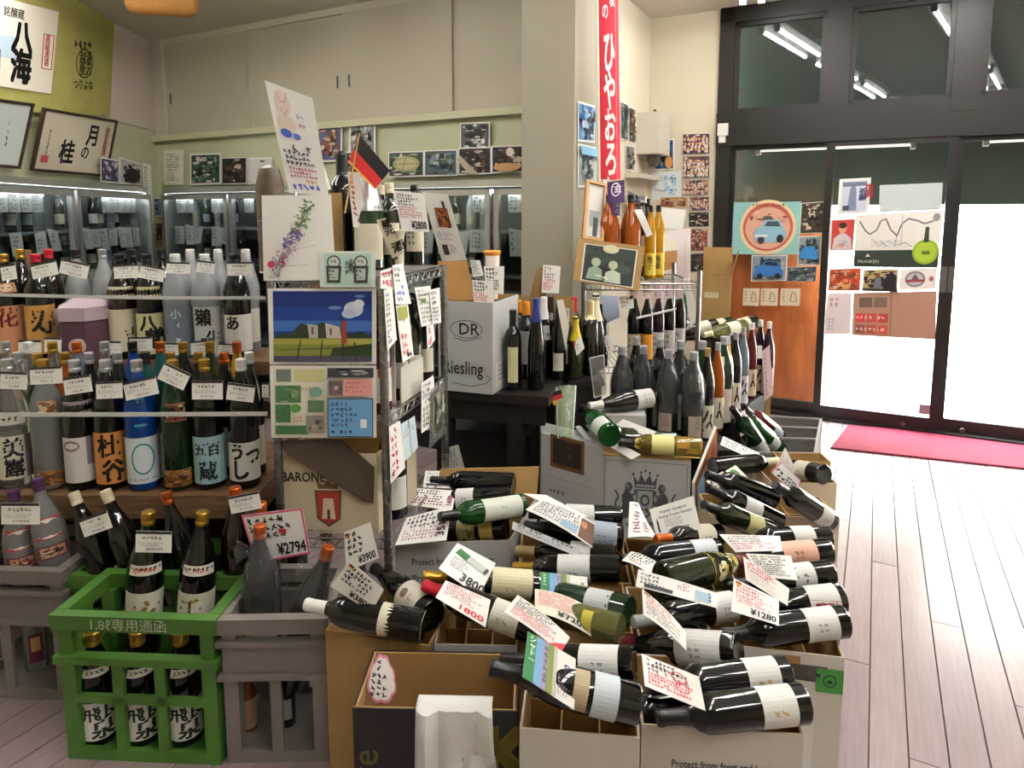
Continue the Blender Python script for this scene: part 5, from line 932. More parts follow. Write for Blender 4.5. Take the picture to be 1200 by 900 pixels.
# ================================================================ nook by the pillar: wall prints, banner, racks
VS = -1.53
def vq(pts, v): return [onv(x, y, v) for x, y in pts]
snap('blue-skied snapshot of a standing man on the pillar side', vq([(677, 118), (697, 124), (697, 167.5), (677, 165.6)], -1.346), 'blue', 21, '#6a94b4')
snap('misty green snapshot below the blue one on the pillar side', vq([(677, 167.5), (698.7, 173), (697.8, 218.5), (677, 220)], -1.346), 'street', 22, '#9aa8a0', ops=[('rect', .05, .05, .9, .2, '#8ac0dc')])
snap('dark framed photo strip right of the red banner, nearer one', vq([(727, 118), (736, 122), (735.6, 165.6), (727, 163)], VS+.006), 'street', 23, '#5a5f5c', border=.03)
snap('dark photo with brown edge right of the red banner, farther one', vq([(736.8, 124), (745, 128), (744, 169), (736.8, 166.6)], VS+.006), 'dark', 24, '#6a6258', border=.03)
snap('pale grey photo low right of the red banner', vq([(733, 169), (744, 171), (743, 201.5), (733, 199.6)], VS+.006), 'bw', 25, '#8a8074')
snap('black and white party photo strip below the wall ledge', vq([(735, 222), (762, 236), (762, 262), (735, 250)], VS+.05), 'bw', 26, '#6a6866', border=.02)
def uq2(x0, y0, x1, y1): return [onu(x0, y0, UD-.004), onu(x1, y0-.03*(x1-x0), UD-.004), onu(x1, y1-.02*(x1-x0), UD-.004), onu(x0, y1, UD-.004)]
snap('blue and orange leaflet on the plaster beside the shop front', uq2(766, 163, 790.5, 199.6), 'blue', 27, '#2a5a8a', ops=[('ell', .75, .75, .18, .2, '#d89a5a'), ('ell', .3, .35, .2, .3, '#2f7a8a')])
sheet('blue_drawing', 'white sheet with a pale blue dragon-like splash drawing by the shop front', 'drawing', uq2(764, 201.5, 799, 234), [('blobs', .35, .12, .5, .75, ['#4a94cc', '#7ab4dc', '#2f7ab8', '#a8d0e8'], 5, {'n': 26, 'big': .16}), ('line', [(.1, .6), (.35, .7), (.5, .65)], .02, '#5a5a5a')], mat('pale_sheet', '#dfe8e6', .6))
snap('beach photo with orange figures below the blue drawing', uq2(773, 231, 807, 244), 'warm', 28, '#d0a878')
for i, (x0, y0, x1, y1, label, pal, bgc) in enumerate(((800, 157, 832, 181, 'crowded group photo in white shirts, topmost of the column', 'crowd', '#4a3a3c'), (800, 183, 832, 209, 'second group photo in the column by the door jamb', 'crowd', '#5a4844'), (800, 211, 831, 229, 'third group photo, people in red and blue standing', 'crowd', '#a89078'), (808, 231, 831, 247, 'fourth photo, red-clad players, in the column', 'crowd', '#6a2a2e'), (807, 249, 831, 266, 'fifth photo, dark night scene, in the column', 'dark', '#1c1a1c'), (809, 268, 830, 295, 'photo of a red-faced pink figure low in the column', 'warm', '#8a5a58'), (809, 297, 829, 319, 'lowest dark photo of the column by the door jamb', 'dark', '#1c2024'))):
    ops = []
    if pal == 'crowd':
        r_ = random.Random(i); 
        for row in range(3):
            for k_ in range(7): ops.append(('ell', .1+.135*k_+(.06 if row % 2 else 0)*.5, .28+.24*row, .05, .085, r_.choice(['#d8b49a', '#c89a80', '#e0c0a8']), 8)); ops.append(('rect', .055+.135*k_, .36+.24*row, .09, .1, r_.choice(['#e8e0d8', '#d8d0d0', '#8a2a30', '#30384a']), 1))
    snap(label, uq2(x0, y0, x1, y1), pal, 30+i, bgc, ops=ops, border=.02)
mb = MB(); P0, P1 = onv(746.5, 132, VS), onv(763, 137, VS); hz = onv(746.5, 181, VS).z; u0_, u1_ = P0.dot(UA), min(P1.dot(UA), UD-.03)
wh_ = thing('water_heater', 'white boxy water heater hung on the side wall right of the banner', 'heater', room((u0_+u1_)/2, VS+.1, hz)); mb.rb(u0_, u1_, VS+.002, VS+.17, hz, P0.z); mb.build('casing', mat('heater_white', '#d3cdbd', .4), wh_)
mb = MB(); c = room((u0_+u1_)/2, VS+.09, hz-.03); mb.lathe([(0, -.05), (.03, -.05), (.05, .0), (.05, .03), (0, .03)], 14, None, c.x, c.y, c.z); mb.build('exhaust', mat('dark_pipe', '#5a564e', .5, .4), wh_, smooth=True); mb = MB(); mb.tube([room((u0_+u1_)/2, VS+.09, P0.z), room((u0_+u1_)/2, VS+.09, P0.z+.03)], .012, 8); mb.build('pipe_stub', DARKM, wh_)
a_, b_ = onv(732, 203, VS), onv(763, 221, VS); mb = MB(); mb.rb(a_.dot(UA), min(b_.dot(UA), UD-.02), VS+.002, VS+.10, a_.z-.03, a_.z); tag(mb.build('wall_ledge', mat('ledge_white', '#ccc6b6', .5)), 'white ledge on the side wall under the heater', 'ledge')
# red upright banner
YB = 3.42
bt = thing('upright_banner', 'tall red cloth banner with white kana hanging beside the pillar', 'banner', at(713, 210, YB)); RC = mat('red_banner_cloth', '#bf1f33', .7, noise_amt=.1, nscale=6, bump=.15, bscale=60)
q = px4([(701, -40), (724, -40), (727, 212), (704, 210)], [YB, YB+.02, YB+.02, YB]); H_ = (q[3]-q[0]).length
def cy(y): return (y+40)/250
sheet('banner_cloth', None, None, q, [('rect', .80, 0, .03, 1, '#e08a90'), ('text', '秋', .5, cy(6), .05, '#f0e6e2', .04, {'fit': .28}), ('text', 'の', .12, cy(20), .06, '#f0e6e2', .04, {'fit': .3})] + [('text', ch, .14, cy(y), h, '#f3ece8', .06, {'fit': .60}) for ch, y, h in (('ひ', 80, .155), ('や', 124, .145), ('お', 162, .125), ('ろ', 203, .135), ('し', 244, .13))] + [('scrawl', .87, cy(110), .1, .3, 14, '#e8b0b4', 3)], RC, parent=bt, bulge=.012)
mb = MB(); mb.tube([at(702, 222, YB-.01), at(699, -40, YB-.01)], .008, 8); mb.build('banner_pole', mat('cream_pole', '#ddd5bd', .4), bt)
# second wire rack against the wall, shelves at two heights
SZ1, SZ2 = 1.09, .70
w2 = thing('wire_shelf_rack', 'wire shelf rack by the wall behind the red banner, bottles on both levels', 'rack', (.5, 3.35, 0))
X0, X1, YA, YC = .33, .86, 3.12, 3.62
for x_, y_ in ((X0, YA), (X1, YA), (X0, YC), (X1, YC)): mb = MB(); mb.tube([(x_, y_, 0), (x_, y_, SZ1+.05)], .011, 10); mb.build('post', STEEL, w2, smooth=True)
for z_ in (SZ1, SZ2):
    g = MB()
    for y_ in (YA, YC): g.tube([(X0, y_, z_-.012), (X1, y_, z_-.012)], .004, 6); g.tube([(X0, y_, z_-.04), (X1, y_, z_-.04)], .004, 6)
    for i in range(24): x_ = X0+(X1-X0)*(i+.5)/24; g.tube([(x_, YA, z_-.005), (x_, YC, z_-.005)], .002, 5); g.tube([(x_, YA, z_-.012), (x_, YA, z_-.04)], .002, 5)
    for x_ in (X0, X1): g.tube([(x_, YA, z_-.012), (x_, YC, z_-.012)], .004, 6)
    o_ = g.build('wire_shelf', WIREM, w2); o_['kind'] = 'stuff'
gu = 'bottles on the upper wire shelf by the wall'
stand('liquor_bottle', 'large amber bottle behind the tilted photo, nearer the pillar', 'issho', 'amber', 713, 3.22, SZ1, cap='black', group=gu, labels=[], fat=.95)
stand('liquor_bottle', 'large reddish amber bottle behind the tilted photo, right one', 'issho', 'amber', 738, 3.24, SZ1, cap='black', group=gu, labels=[], fat=.95)
stand('sake_bottle', 'dark bottle hung with a white tag right of the amber bottles', 'issho', 'brown', 752, 3.42, SZ1, cap='silver', group=gu, labels=[L(.05, .2, 140, '#cfc8ba')], fat=.85)
stand('sake_bottle', 'smoky bottle behind the white tag on the upper wire shelf', 'issho', 'smoke', 757, 3.55, SZ1, cap='black', group=gu, labels=[L(.05, .2, 140, '#b9b4a8')], fat=.85, size=.97)
stand('liquor_bottle', 'golden liqueur bottle with yellow label on the upper wire shelf', 'issho', 'gold', 770, 3.30, SZ1, cap='black', group=gu, labels=[L(.02, .14, 150, '#d8b838', ('vtext', '梅酒', .35, .15, .25, '#3a2a10', .06))], size=.88, fat=.72)
stand('liquor_bottle', 'second golden bottle with yellow label, half hidden left of the first', 'issho', 'gold', 761, 3.32, SZ1, cap='black', group=gu, labels=[L(.02, .14, 150, '#d8c048', ('vtext', '柚子', .35, .15, .25, '#3a2a10', .06))], size=.88, fat=.62)
framed('slim gold-framed mirror-like picture leaning behind the amber bottles', px4([(687, 211), (711, 217), (706.5, 284), (682, 280)], [3.30, 3.32, 3.16, 3.14]), [('rect', .1, .05, .8, .45, '#c8c6bc', 1), ('rect', .2, .5, .6, .3, '#8a8c84', 1), ('rect', .45, .62, .3, .35, '#1c1c1e', 1)], mat('mirror_paper', '#b9b8ae', .3), .014, mat('gold_wood', '#a9783c', .4, noise_amt=.2, nscale=20), name='framed_picture')
kp = px4([(678, 279), (756, 289), (749, 341), (672, 329)], [3.08, 3.08, 3.04, 3.04]); fk = quad_map(*kp)
sheet('mounted_photo', 'green-tinted photo of two men mounted on tilted kraft board', 'photo', kp, [('rect', .10, .10, .80, .86, '#d8d6cc'), ('rect', .12, .12, .76, .82, '#25302a'), ('ell', .5, .16, .12, .10, '#c8c4a0'), ('blobs', .12, .12, .76, .82, ['#1a221e', '#34423a', '#10161a', '#2c3a34'], 4, {'n': 18}), ('ell', .30, .5, .07, .10, '#a8b098'), ('poly', [(.17, .9), (.2, .66), (.3, .58), (.4, .66), (.42, .9)], '#8aa08c'), ('ell', .56, .52, .07, .10, '#b0b49a'), ('poly', [(.44, .92), (.46, .7), (.56, .62), (.68, .68), (.70, .92)], '#b9c4b0'), ('blobs', .25, .78, .3, .14, ['#c8d0b8', '#5a7a4a', '#e0e0d0'], 6, {'n': 6})], KRAFT, thick=.006)
pen = sheet('purple_pennant', 'small purple pennant with a white round crest before the amber bottles', 'pennant', px4([(711.5, 212), (732, 209), (732, 237), (712, 239)], 3.185), [('ring', .48, .42, .28, .30, .06, '#efe8f0'), ('text', '玄', .34, .55, .26, '#efe8f0', .06), ('rect', .02, .0, .96, .06, '#c8b8a0')], mat('purple_cloth', '#46305e', .8), bulge=.004)
sheet('pennant_tail', None, None, px4([(717, 236.5), (727, 235.5), (726, 253), (718, 252)], 3.185), [('vtext', '玄々', .25, .05, .36, '#efe8f0', .06)], mat('purple_cloth', '#46305e', .8), parent=pen)
sheet('price_card', 'white tag curling down beside the amber bottles', 'price card', px4([(743, 246), (752, 245), (765, 275), (758, 278)], 3.2), [('scrawl', .1, .1, .8, .8, 6, '#a85a6a', 3)], group='cards on the wall-side racks', curl=.006)
# lower level bottles with pinkish tags
gl = 'bottles on the lower wire shelf by the wall'
for i, (px, Y_, g, lb, nm_) in enumerate(((757, 3.17, 'black', '#d8932c', 'orange'), (770, 3.22, 'wine', '#d9cfc8', 'pale'), (783, 3.28, 'black', '#cfc4bc', 'greyish'), (795, 3.34, 'brown', '#d9d2cc', 'cream'), (742, 3.17, 'black', '#b9a88a', 'tan'))):
    stand('sake_bottle', 'dark bottle with %s label on the lower wire shelf, neck tagged' % nm_, 'issho', g, px, Y_, SZ2+.003, cap='black', labels=[L(.02, .16, 150, lb, ('scrawl', .15, .15, .7, .7, 3, '#3a3234', i, {'thick': .14}))], group=gl, fat=.68, size=.85)
    sheet('price_tag', 'pinkish tag on the neck of the %s-label bottle' % nm_, 'price tag', px4([(px-5, 330+i % 2*2), (px+5, 330), (px+6, 349), (px-4, 351)], Y_-.045), [('scrawl', .1, .1, .8, .8, 4, '#a86a7a', i)], mat('pink_paper', '#e6cfcf', .6), 'cards on the wall-side racks')
mb = MB(); mb.tube([at(746, 373, 3.10), at(792, 362, 3.16)], .006, 6); tag(mb.build('shelf_rail', mat('white_rail', '#c8c6c2', .4)), 'white rail slanting across the lower wire shelf bottles', 'rail')
# cartons in the nook
carton('tall white carton standing against the wall left of the big kraft box', (777, 270), (804, 269), 4.0, .12, .74, mat('pink_white_board', '#d9ccc8', .6), KRAFT, name='white_carton', side_yaw=.5, closed=True, front=[('rect', .08, .12, .56, .30, '#a87a44', 1), ('rect', .08, .12, .56, .10, '#d8d0b4', 1)])
sheet('white_sheet', 'blank white sheet propped above the white carton', 'paper', px4([(771, 242), (804, 246), (800, 269), (776, 267)], 4.01), [])
carton('narrow dark green carton below the white carton', (792, 347), (806, 347), 3.66, .12, .70, mat('green_board', '#1f5a30', .6), KRAFT, name='green_carton', closed=True, front=[('rect', 0, .45, 1, .03, '#163f22', 1)])
sheet('price_card', 'tall white card with pink writing slanting before the kraft box', 'price card', px4([(800.6, 325.5), (808, 325.5), (819, 375), (809, 383)], 3.22), [('scrawl', .1, .04, .8, .9, 12, '#b06a7a', 3)], group='cards on the wall-side racks')
kb = carton('large kraft carton with open flaps before the left door pane', (821, 324), (857, 325), 4.02, .28, .74, KRAFT, KRAFT, name='kraft_carton', flaps='BR', front=[('rect', .15, .32, .45, .11, '#c9bda0', 1), ('scrawl', .2, .34, .35, .06, 1, '#8a8070', 3)])
stn = thing('display_stand', 'low dark wooden stand under the cartons by the shop front', 'stand', (.95, 3.8, 0)); mb = MB(); mb.box((.74, 3.72, .70), (.54, 0, 0), (0, .62, 0), (0, 0, .036)); mb.build('stand_top', mat('dark_stand_wood', '#4a3526', .6, noise_amt=.3, nscale=12, stretch=(1, 8, 8)), stn)
for x_ in (.75, 1.23):
    for y_ in (3.73, 4.29): mb = MB(); mb.box((x_, y_, 0), (.04, 0, 0), (0, .04, 0), (0, 0, .70)); mb.build('leg', MATS['dark_stand_wood'], stn)
# bottles lying on the stand, corks towards the left
for i, (bx_, by_, tx_, ty_, Y_, g, cp) in enumerate(((815, 388, 776, 397, 3.50, 'black', 'brown'), (838, 386, 800, 394, 3.50, 'brown', 'brown'), (856, 384, 818, 395, 3.58, 'green', 'brown'), (872, 392, 838, 396, 3.48, 'pale', 'cream'), (885, 380, 846, 390, 3.60, 'olive', 'yellow'), (884, 376, 862, 388, 3.66, 'rose', 'wine'))):
    Y_ += .26; B = at(bx_, by_, Y_); B.z = .74+.041; N = at(tx_, ty_, Y_-.1); ax = N-B; ax.z = -.02
    bottle('wine_bottle', 'wine bottle with %s cork lying on the stand before the door, %s from the left' % (cp, ORD[i]), 'bordeaux', g, B, ax, cap=cp, capl=.05, group='bottles lying on the dark stand', labels=[L(.06, .14, 150, '#d8d0bc')])
# ---------------------------------------------------------------- posters on the door glass
def dq(pts, k): return [onu(x, y, (UD-.029 if k == 2 else UD+.010)) for x, y in pts]
def rq(x0, y0, x1, y1, k=2, s=.0): return dq([(x0, y0), (x1, y0+s*(x1-x0)), (x1, y1+s*(x1-x0)), (x0, y1)], k)
sheet('statue_notice', 'white notice with a grey statue drawing and red and blue kanji on the door', 'notice', dq([(984, 210), (1021, 208), (1018, 250), (981, 252)], 2), [('rect', .1, .06, .8, .86, '#cfd6e4'), ('poly', [(.3, .9), (.36, .3), (.46, .12), (.56, .3), (.6, .9)], '#7a86a0'), ('rect', .12, .1, .76, .12, '#6a7488'), ('vtext', '復興', .82, .2, .16, '#c23b4a', .05), ('vtext', '祈願', .64, .3, .14, '#3a4a8a', .05), ('rect', .16, .75, .2, .14, '#3a3a4a')])
sheet('blank_sheet', 'pale blank sheet taped high on the sliding door', 'paper', dq([(1031, 217), (1105, 214), (1103, 246), (1030, 249)], 2), [], mat('pale_sheet_b', '#c9d3d3', .6))
sheet('vineyard_map', 'large white river map poster with a dark green foot and a round bottle', 'poster', dq([(1003, 252), (1106, 246), (1099, 314), (1000, 313)], 2), [
    ('rect', 0, .68, 1, .32, '#27342c', 6), ('line', [(.05, .12), (.12, .3), (.18, .38), (.26, .3), (.3, .14), (.36, .1), (.42, .3), (.5, .42), (.55, .2), (.62, .12), (.72, .16), (.8, .22), (.9, .18)], .025, '#6a6a72'), ('line', [(.5, .42), (.48, .6), (.6, .55), (.68, .62)], .012, '#8a8a92'), ('line', [(.3, .5), (.4, .62)], .01, '#8a8a92'), ('line', [(.55, .05), (.56, .6)], .008, '#a8a8ae'), ('line', [(.2, .45), (.3, .6), (.4, .5), (.5, .6)], .008, '#a0a0a8'), ('scrawl', .2, .5, .5, .14, 4, '#a0a0a0', 5, {'thick': .1}), ('ell', .93, .12, .04, .07, '#9a9a9a'),
    ('ell', .84, .72, .15, .22, '#8fae2a'), ('ell', .84, .72, .12, .18, '#a8c43a'), ('poly', [(.81, .55), (.82, .28), (.86, .28), (.87, .55)], '#2c3a1c'), ('rect', .80, .7, .09, .06, '#4a6a1a'), ('poly', [(.14, .8), (.17, .74), (.2, .8)], '#d8dcc8'), ('text', 'FRANKEN', .05, .92, .06, '#d8dcc8', .03)])
sheet('photo_print', 'red photo of a smiling child in white on the door', 'photo', dq([(974, 257), (1003, 255.5), (1000, 294), (972, 294)], 2), [('rect', .05, .04, .9, .92, '#b53a32'), ('ell', .5, .3, .16, .17, '#d8a080'), ('ell', .5, .21, .16, .09, '#2a1c1a'), ('poly', [(.1, .95), (.16, .6), (.4, .46), (.62, .46), (.86, .6), (.92, .95)], '#d8cfd0'), ('blobs', .15, .6, .7, .35, ['#d86a5a', '#b4b0b8', '#c88a7a'], 5, {'n': 8})])
snap('orange photo of grilled food on the door', dq([(972, 315), (1009.5, 314), (1008, 341), (970, 341)], 2), 'warm', 51, '#c8502c', ops=[('blobs', .05, .05, .9, .9, ['#e08a4a', '#c23a1c', '#e8a06a', '#b4301c'], 4, {'n': 20, 'big': .2})], border=.02)
snap('sunset-yellow photo of a man by a stove on the door', dq([(1012, 316), (1053, 315), (1052, 342), (1010, 341)], 2), 'dark', 52, '#c8b878', ops=[('poly', [(.0, 1), (0, .85), (1, .88), (1, 1)], '#2a2420'), ('poly', [(.3, .85), (.36, .35), (.5, .3), (.56, .85)], '#6a7078'), ('poly', [(.6, .9), (.62, .4), (.8, .1), (.95, .3), (.95, .9)], '#1c1818'), ('ell', .42, .28, .07, .1, '#7a4a34')], border=.02)
sheet('label_print', 'white print with a grey oval emblem and small crest on the door', 'print', dq([(1055, 315), (1098, 314), (1097, 339), (1054, 340)], 2), [('ell', .42, .5, .28, .38, '#8a8890'), ('ell', .42, .5, .22, .28, '#c8c4c8'), ('poly', [(.42, .25), (.56, .6), (.28, .6)], '#5a4a50'), ('rect', .16, .52, .52, .12, '#8a3a3a'), ('ell', .86, .5, .06, .12, '#a05a64')])
sheet('brown_paper', 'large brown paper with six small photos at its left on the door', 'poster', dq([(1000, 343), (1098, 341), (1096, 398), (998, 393)], 2), [('rect', .46, .02, .02, .96, '#8e6a58')] + [('rect', x_, y_, w_, h_, c_) for x_, y_, w_, h_, c_ in ((.08, .12, .16, .22, '#6a564c'), (.26, .12, .16, .22, '#75614f'), (.04, .48, .12, .2, '#c23a3a'), (.18, .48, .12, .2, '#b44a3a'), (.32, .48, .12, .2, '#a83a30'), (.04, .74, .12, .2, '#8a4a40'), (.18, .74, .12, .2, '#a8483c'), (.32, .74, .12, .2, '#b8503c'))] + [('scrawl', .04, .53, .4, .1, 1, '#e0d0c0', 3), ('scrawl', .04, .8, .4, .1, 1, '#e0d0c0', 4)], mat('brown_wrap_paper', '#a98470', .7))
sheet('pink_notice', 'small pale pink-lettered notice under the food photo', 'notice', dq([(970, 343), (998, 343), (997, 392), (966, 392)], 2), [('scrawl', .1, .1, .8, .25, 2, '#c88a90', 3), ('scrawl', .1, .6, .5, .3, 4, '#b0b0c0', 4)], mat('faint_paper', '#ece4e4', .6))
sheet('rally_poster', 'turquoise poster with a round picture of a pale blue old car', 'poster', dq([(860, 237), (939, 236), (936, 298), (857, 298)], 1), [
    ('scrawl', .03, .12, .18, .8, 6, '#7fb4b4', 3), ('ell', .53, .48, .42, .52, '#e3cfa4', 36), ('ell', .53, .48, .37, .46, '#b4574a', 36), ('ell', .53, .5, .33, .40, '#d8a890', 30), ('blobs', .24, .16, .6, .35, ['#7a3a34', '#c88a74', '#e8d0b8', '#5a4a4a'], 4, {'n': 16, 'big': .18}), ('poly', [(.32, .62), (.36, .5), (.44, .46), (.5, .34), (.7, .34), (.76, .48), (.8, .56), (.8, .7), (.6, .78), (.36, .74)], '#8fbcd0'), ('poly', [(.48, .46), (.53, .37), (.68, .37), (.72, .47)], '#3a4a54'), ('ell', .44, .72, .05, .08, '#2c2c30'), ('ell', .72, .7, .05, .08, '#2c2c30'), ('rect', .34, .62, .2, .05, '#d8e4e8'), ('scrawl', .28, .03, .5, .07, 1, '#7a3a2c', 9), ('scrawl', .16, .85, .1, .1, 2, '#7fb4b4', 8)], mat('turquoise_paper', '#8fc4c0', .6))
snap('dark photo of two suited men right of the turquoise poster', dq([(939, 238), (967, 236), (965, 273), (937, 274)], 1), 'dark', 53, '#3c3a30', border=.02)
snap('photo of a blue car on a lane, below the suited men', dq([(936, 277), (963, 276), (961, 311), (934, 311)], 1), 'street', 54, '#9aa4a8', ops=[('poly', [(.1, .75), (.15, .5), (.4, .35), (.7, .35), (.9, .6), (.85, .8)], '#2f7fc0')], border=.03)
snap('photo of a bright blue old car parked on a street', dq([(881, 299), (923, 299), (921, 329), (880, 330)], 1), 'street', 55, '#8a94a4', ops=[('poly', [(.08, .7), (.15, .45), (.32, .35), (.4, .2), (.75, .25), (.85, .5), (.92, .6), (.9, .8), (.1, .82)], '#2f6fb4'), ('poly', [(.36, .36), (.44, .24), (.72, .28), (.76, .42)], '#1c2a3a'), ('ell', .26, .8, .08, .1, '#15151a'), ('ell', .76, .8, .08, .1, '#15151a')], border=.03)
snap('photo of a wet road right of the blue car photo', dq([(923, 313), (957, 312), (956, 330), (922, 330)], 1), 'street', 56, '#4a545c', border=.02)
for i, (a, b) in enumerate(((870, 890), (891, 912), (914, 938))):
    sheet('small_card', 'small cream card with a line drawing, %s of three on the left pane' % ['left', 'middle', 'right'][i], 'card', dq([(a+1, 338), (b, 338), (b-1, 358.5), (a, 358)], 1), [('scrawl', .1, .1, .35, .7, 4, '#8a7464', 3+i), ('line', [(.5, .7), (.6, .2), (.75, .3), (.85, .75), (.5, .75)], .04, '#8a7464'), ('scrawl', .5, .35, .35, .3, 2, '#8a7464', i)], mat('cream_card', '#ddd0b4', .6), 'small cards on the left pane')
mb = MB(); P = onu(1083, 481, UD-.027); mb.rb(UD-.031, UD-.026, P.dot(VA)-.03, P.dot(VA)+.03, P.z-.025, P.z+.04); tag(mb.build('glass_sticker', mat('grey_sticker', '#8a8488', .5)), 'small grey sticker low on the sliding door glass', 'sticker')
# ================================================================ dark table with bottles, white wine carton on it
TZ = .706; TW = mat('dark_table_wood', '#1d1512', .45, noise_amt=.35, nscale=14, stretch=(1, 9, 9), bump=.2, bscale=40)
tb = thing('dark_table', 'nearly black wooden table under the grey wine carton', 'table', (-.1, 2.8, 0)); p0, p1 = onz(506, 456, TZ), onz(643, 466, TZ); xv = (p1-p0); tl_ = xv.length; xv.normalize(); yv = V((-xv.y, xv.x, 0))
def tbox(nm, x0, x1, y0, y1, z0, z1): mb = MB(); mb.box(p0+xv*x0+yv*y0+V((0, 0, z0-TZ)), xv*(x1-x0), yv*(y1-y0), (0, 0, z1-z0)); return mb.build(nm, TW, tb)
tbox('table_top', 0, tl_, 0, .52, TZ-.035, TZ); tbox('apron', .02, tl_-.02, .025, .045, TZ-.12, TZ-.036); tbox('apron', .02, tl_-.02, .47, .49, TZ-.12, TZ-.036)
for x_ in (.01, tl_-.17):
    for y_ in (.02, .44): tbox('leg', x_, x_+.06, y_, y_+.06, 0, TZ-.036)
tbox('back_board', .07, tl_-.07, .455, .468, 0, TZ-.12)
mb = MB(); c_ = p0+xv*(tl_*.4)+yv*.24; mb.box(V((c_.x, c_.y, 0))-xv*.17-yv*.10, xv*.34, yv*.28, (0, 0, .50)); tag(mb.build('shade_box', mat('black_board', '#16130f', .7)), 'added black box standing in for the shadow under the dark table', 'box')  # added dark block, stands in for the shade below the table top
GRB = BOXG
rc = carton('grey-white riesling carton with black script standing on the dark table', (513, 352), (577, 355), 2.64, .30, TZ+.001, GRB, KRAFT, name='wine_carton', front=[('text', 'DR', .38, .36, .13, '#3a3a3e', .01), ('ring', .52, .30, .30, .10, .008, '#5a5a5e'), ('line', [(.3, .40), (.5, .43), (.8, .38)], .008, '#5a5a5e'), ('text', 'Riesling', .08, .80, .15, '#2c2c30', .015, {'fit': .75}), ('line', [(.25, .90), (.6, .93), (.9, .88), (.97, .82), (.88, .79)], .008, '#5a5a5e')], right=[('rect', .1, .68, .8, .26, '#cfcdc6', 1), ('scrawl', .18, .7, .6, .2, 4, '#6a6a6a', 3)])
sheet('kraft_board', 'tan cardboard piece sticking up from the riesling carton', 'board', px4([(513, 306), (547, 306), (556, 351), (519, 352)], 2.74), [], mat('tan_board', '#b98a52', .75, noise_amt=.08, nscale=8), thick=.005)
gc = 'cards around the riesling carton'
handcard([(551, 305), (562.5, 305), (567, 323), (554.5, 324.5)], 2.70, 'narrow printed card with grey rows above the riesling carton', 31, c2='#4a4a50', lines=6, group=gc)
handcard([(553, 328), (578, 330), (579.5, 357), (555.5, 355)], 2.63, 'handwritten black and red card on the riesling carton edge', 32, lines=5, group=gc)
handcard([(567, 312), (591, 312), (590, 345), (570, 342)], 2.72, 'handwritten black card behind the riesling carton edge', 33, c2='#1d1b22', lines=5, group=gc)
cu = thing('paper_cup', 'orange-topped white paper cup before the right fridge door', 'cup', at(577, 312, 2.85)); c = at(577, 312, 2.85); zc_ = rc.location.z*0+onz(545, 353, 1.0).z; zr_ = at(513, 352, 2.64).z; mb = MB(); mb.lathe([(0, zr_-c.z-.02), (.022, zr_-c.z-.02), (.030, .045), (0, .045)], 16, None, c.x, c.y, c.z); mb.build('cup_body', mat('cup_white', '#efe2da', .6), cu, smooth=True); mb = MB(); mb.lathe([(.030, .045), (.038, .06), (.034, .066), (0, .066)], 16, None, c.x, c.y, c.z); mb.build('cup_top', mat('cup_orange', '#e8963c', .6), cu, smooth=True)
handcard([(636.5, 310), (657, 312), (655, 344), (634.7, 343)], 2.92, 'white price card pinned on the dark kraft flap behind the bottles', 34, c1='#6a4a5a', c2='#c8384a', lines=6, group=gc)
sheet('kraft_flap', 'dark triangular cardboard flap behind the pinned card', 'flap', px4([(628, 318), (640, 308), (640, 349), (621, 349)], 2.94), [], KRAFT_D, thick=.005)
carton('kraft carton behind the bottles at the pillar foot', (600, 350), (672, 352), 3.02, .14, TZ, KRAFT, KRAFT, name='kraft_carton')
st2 = thing('black_stand', 'low black box stand under the foil-capped bottles', 'stand', (.4, 2.9, 0)); mb = MB(); mb.box((.245, 2.79, 0), (.13, 0, 0), (0, .29, 0), (0, 0, TZ-.02)); mb.build('stand_body', mat('black_board', '#16130f', .7), st2); mb = MB(); mb.box((.238, 2.775, TZ-.02), (.147, 0, 0), (0, .32, 0), (0, 0, .02)); mb.build('stand_top', TW, st2)
gt = 'bottles standing on the dark table'
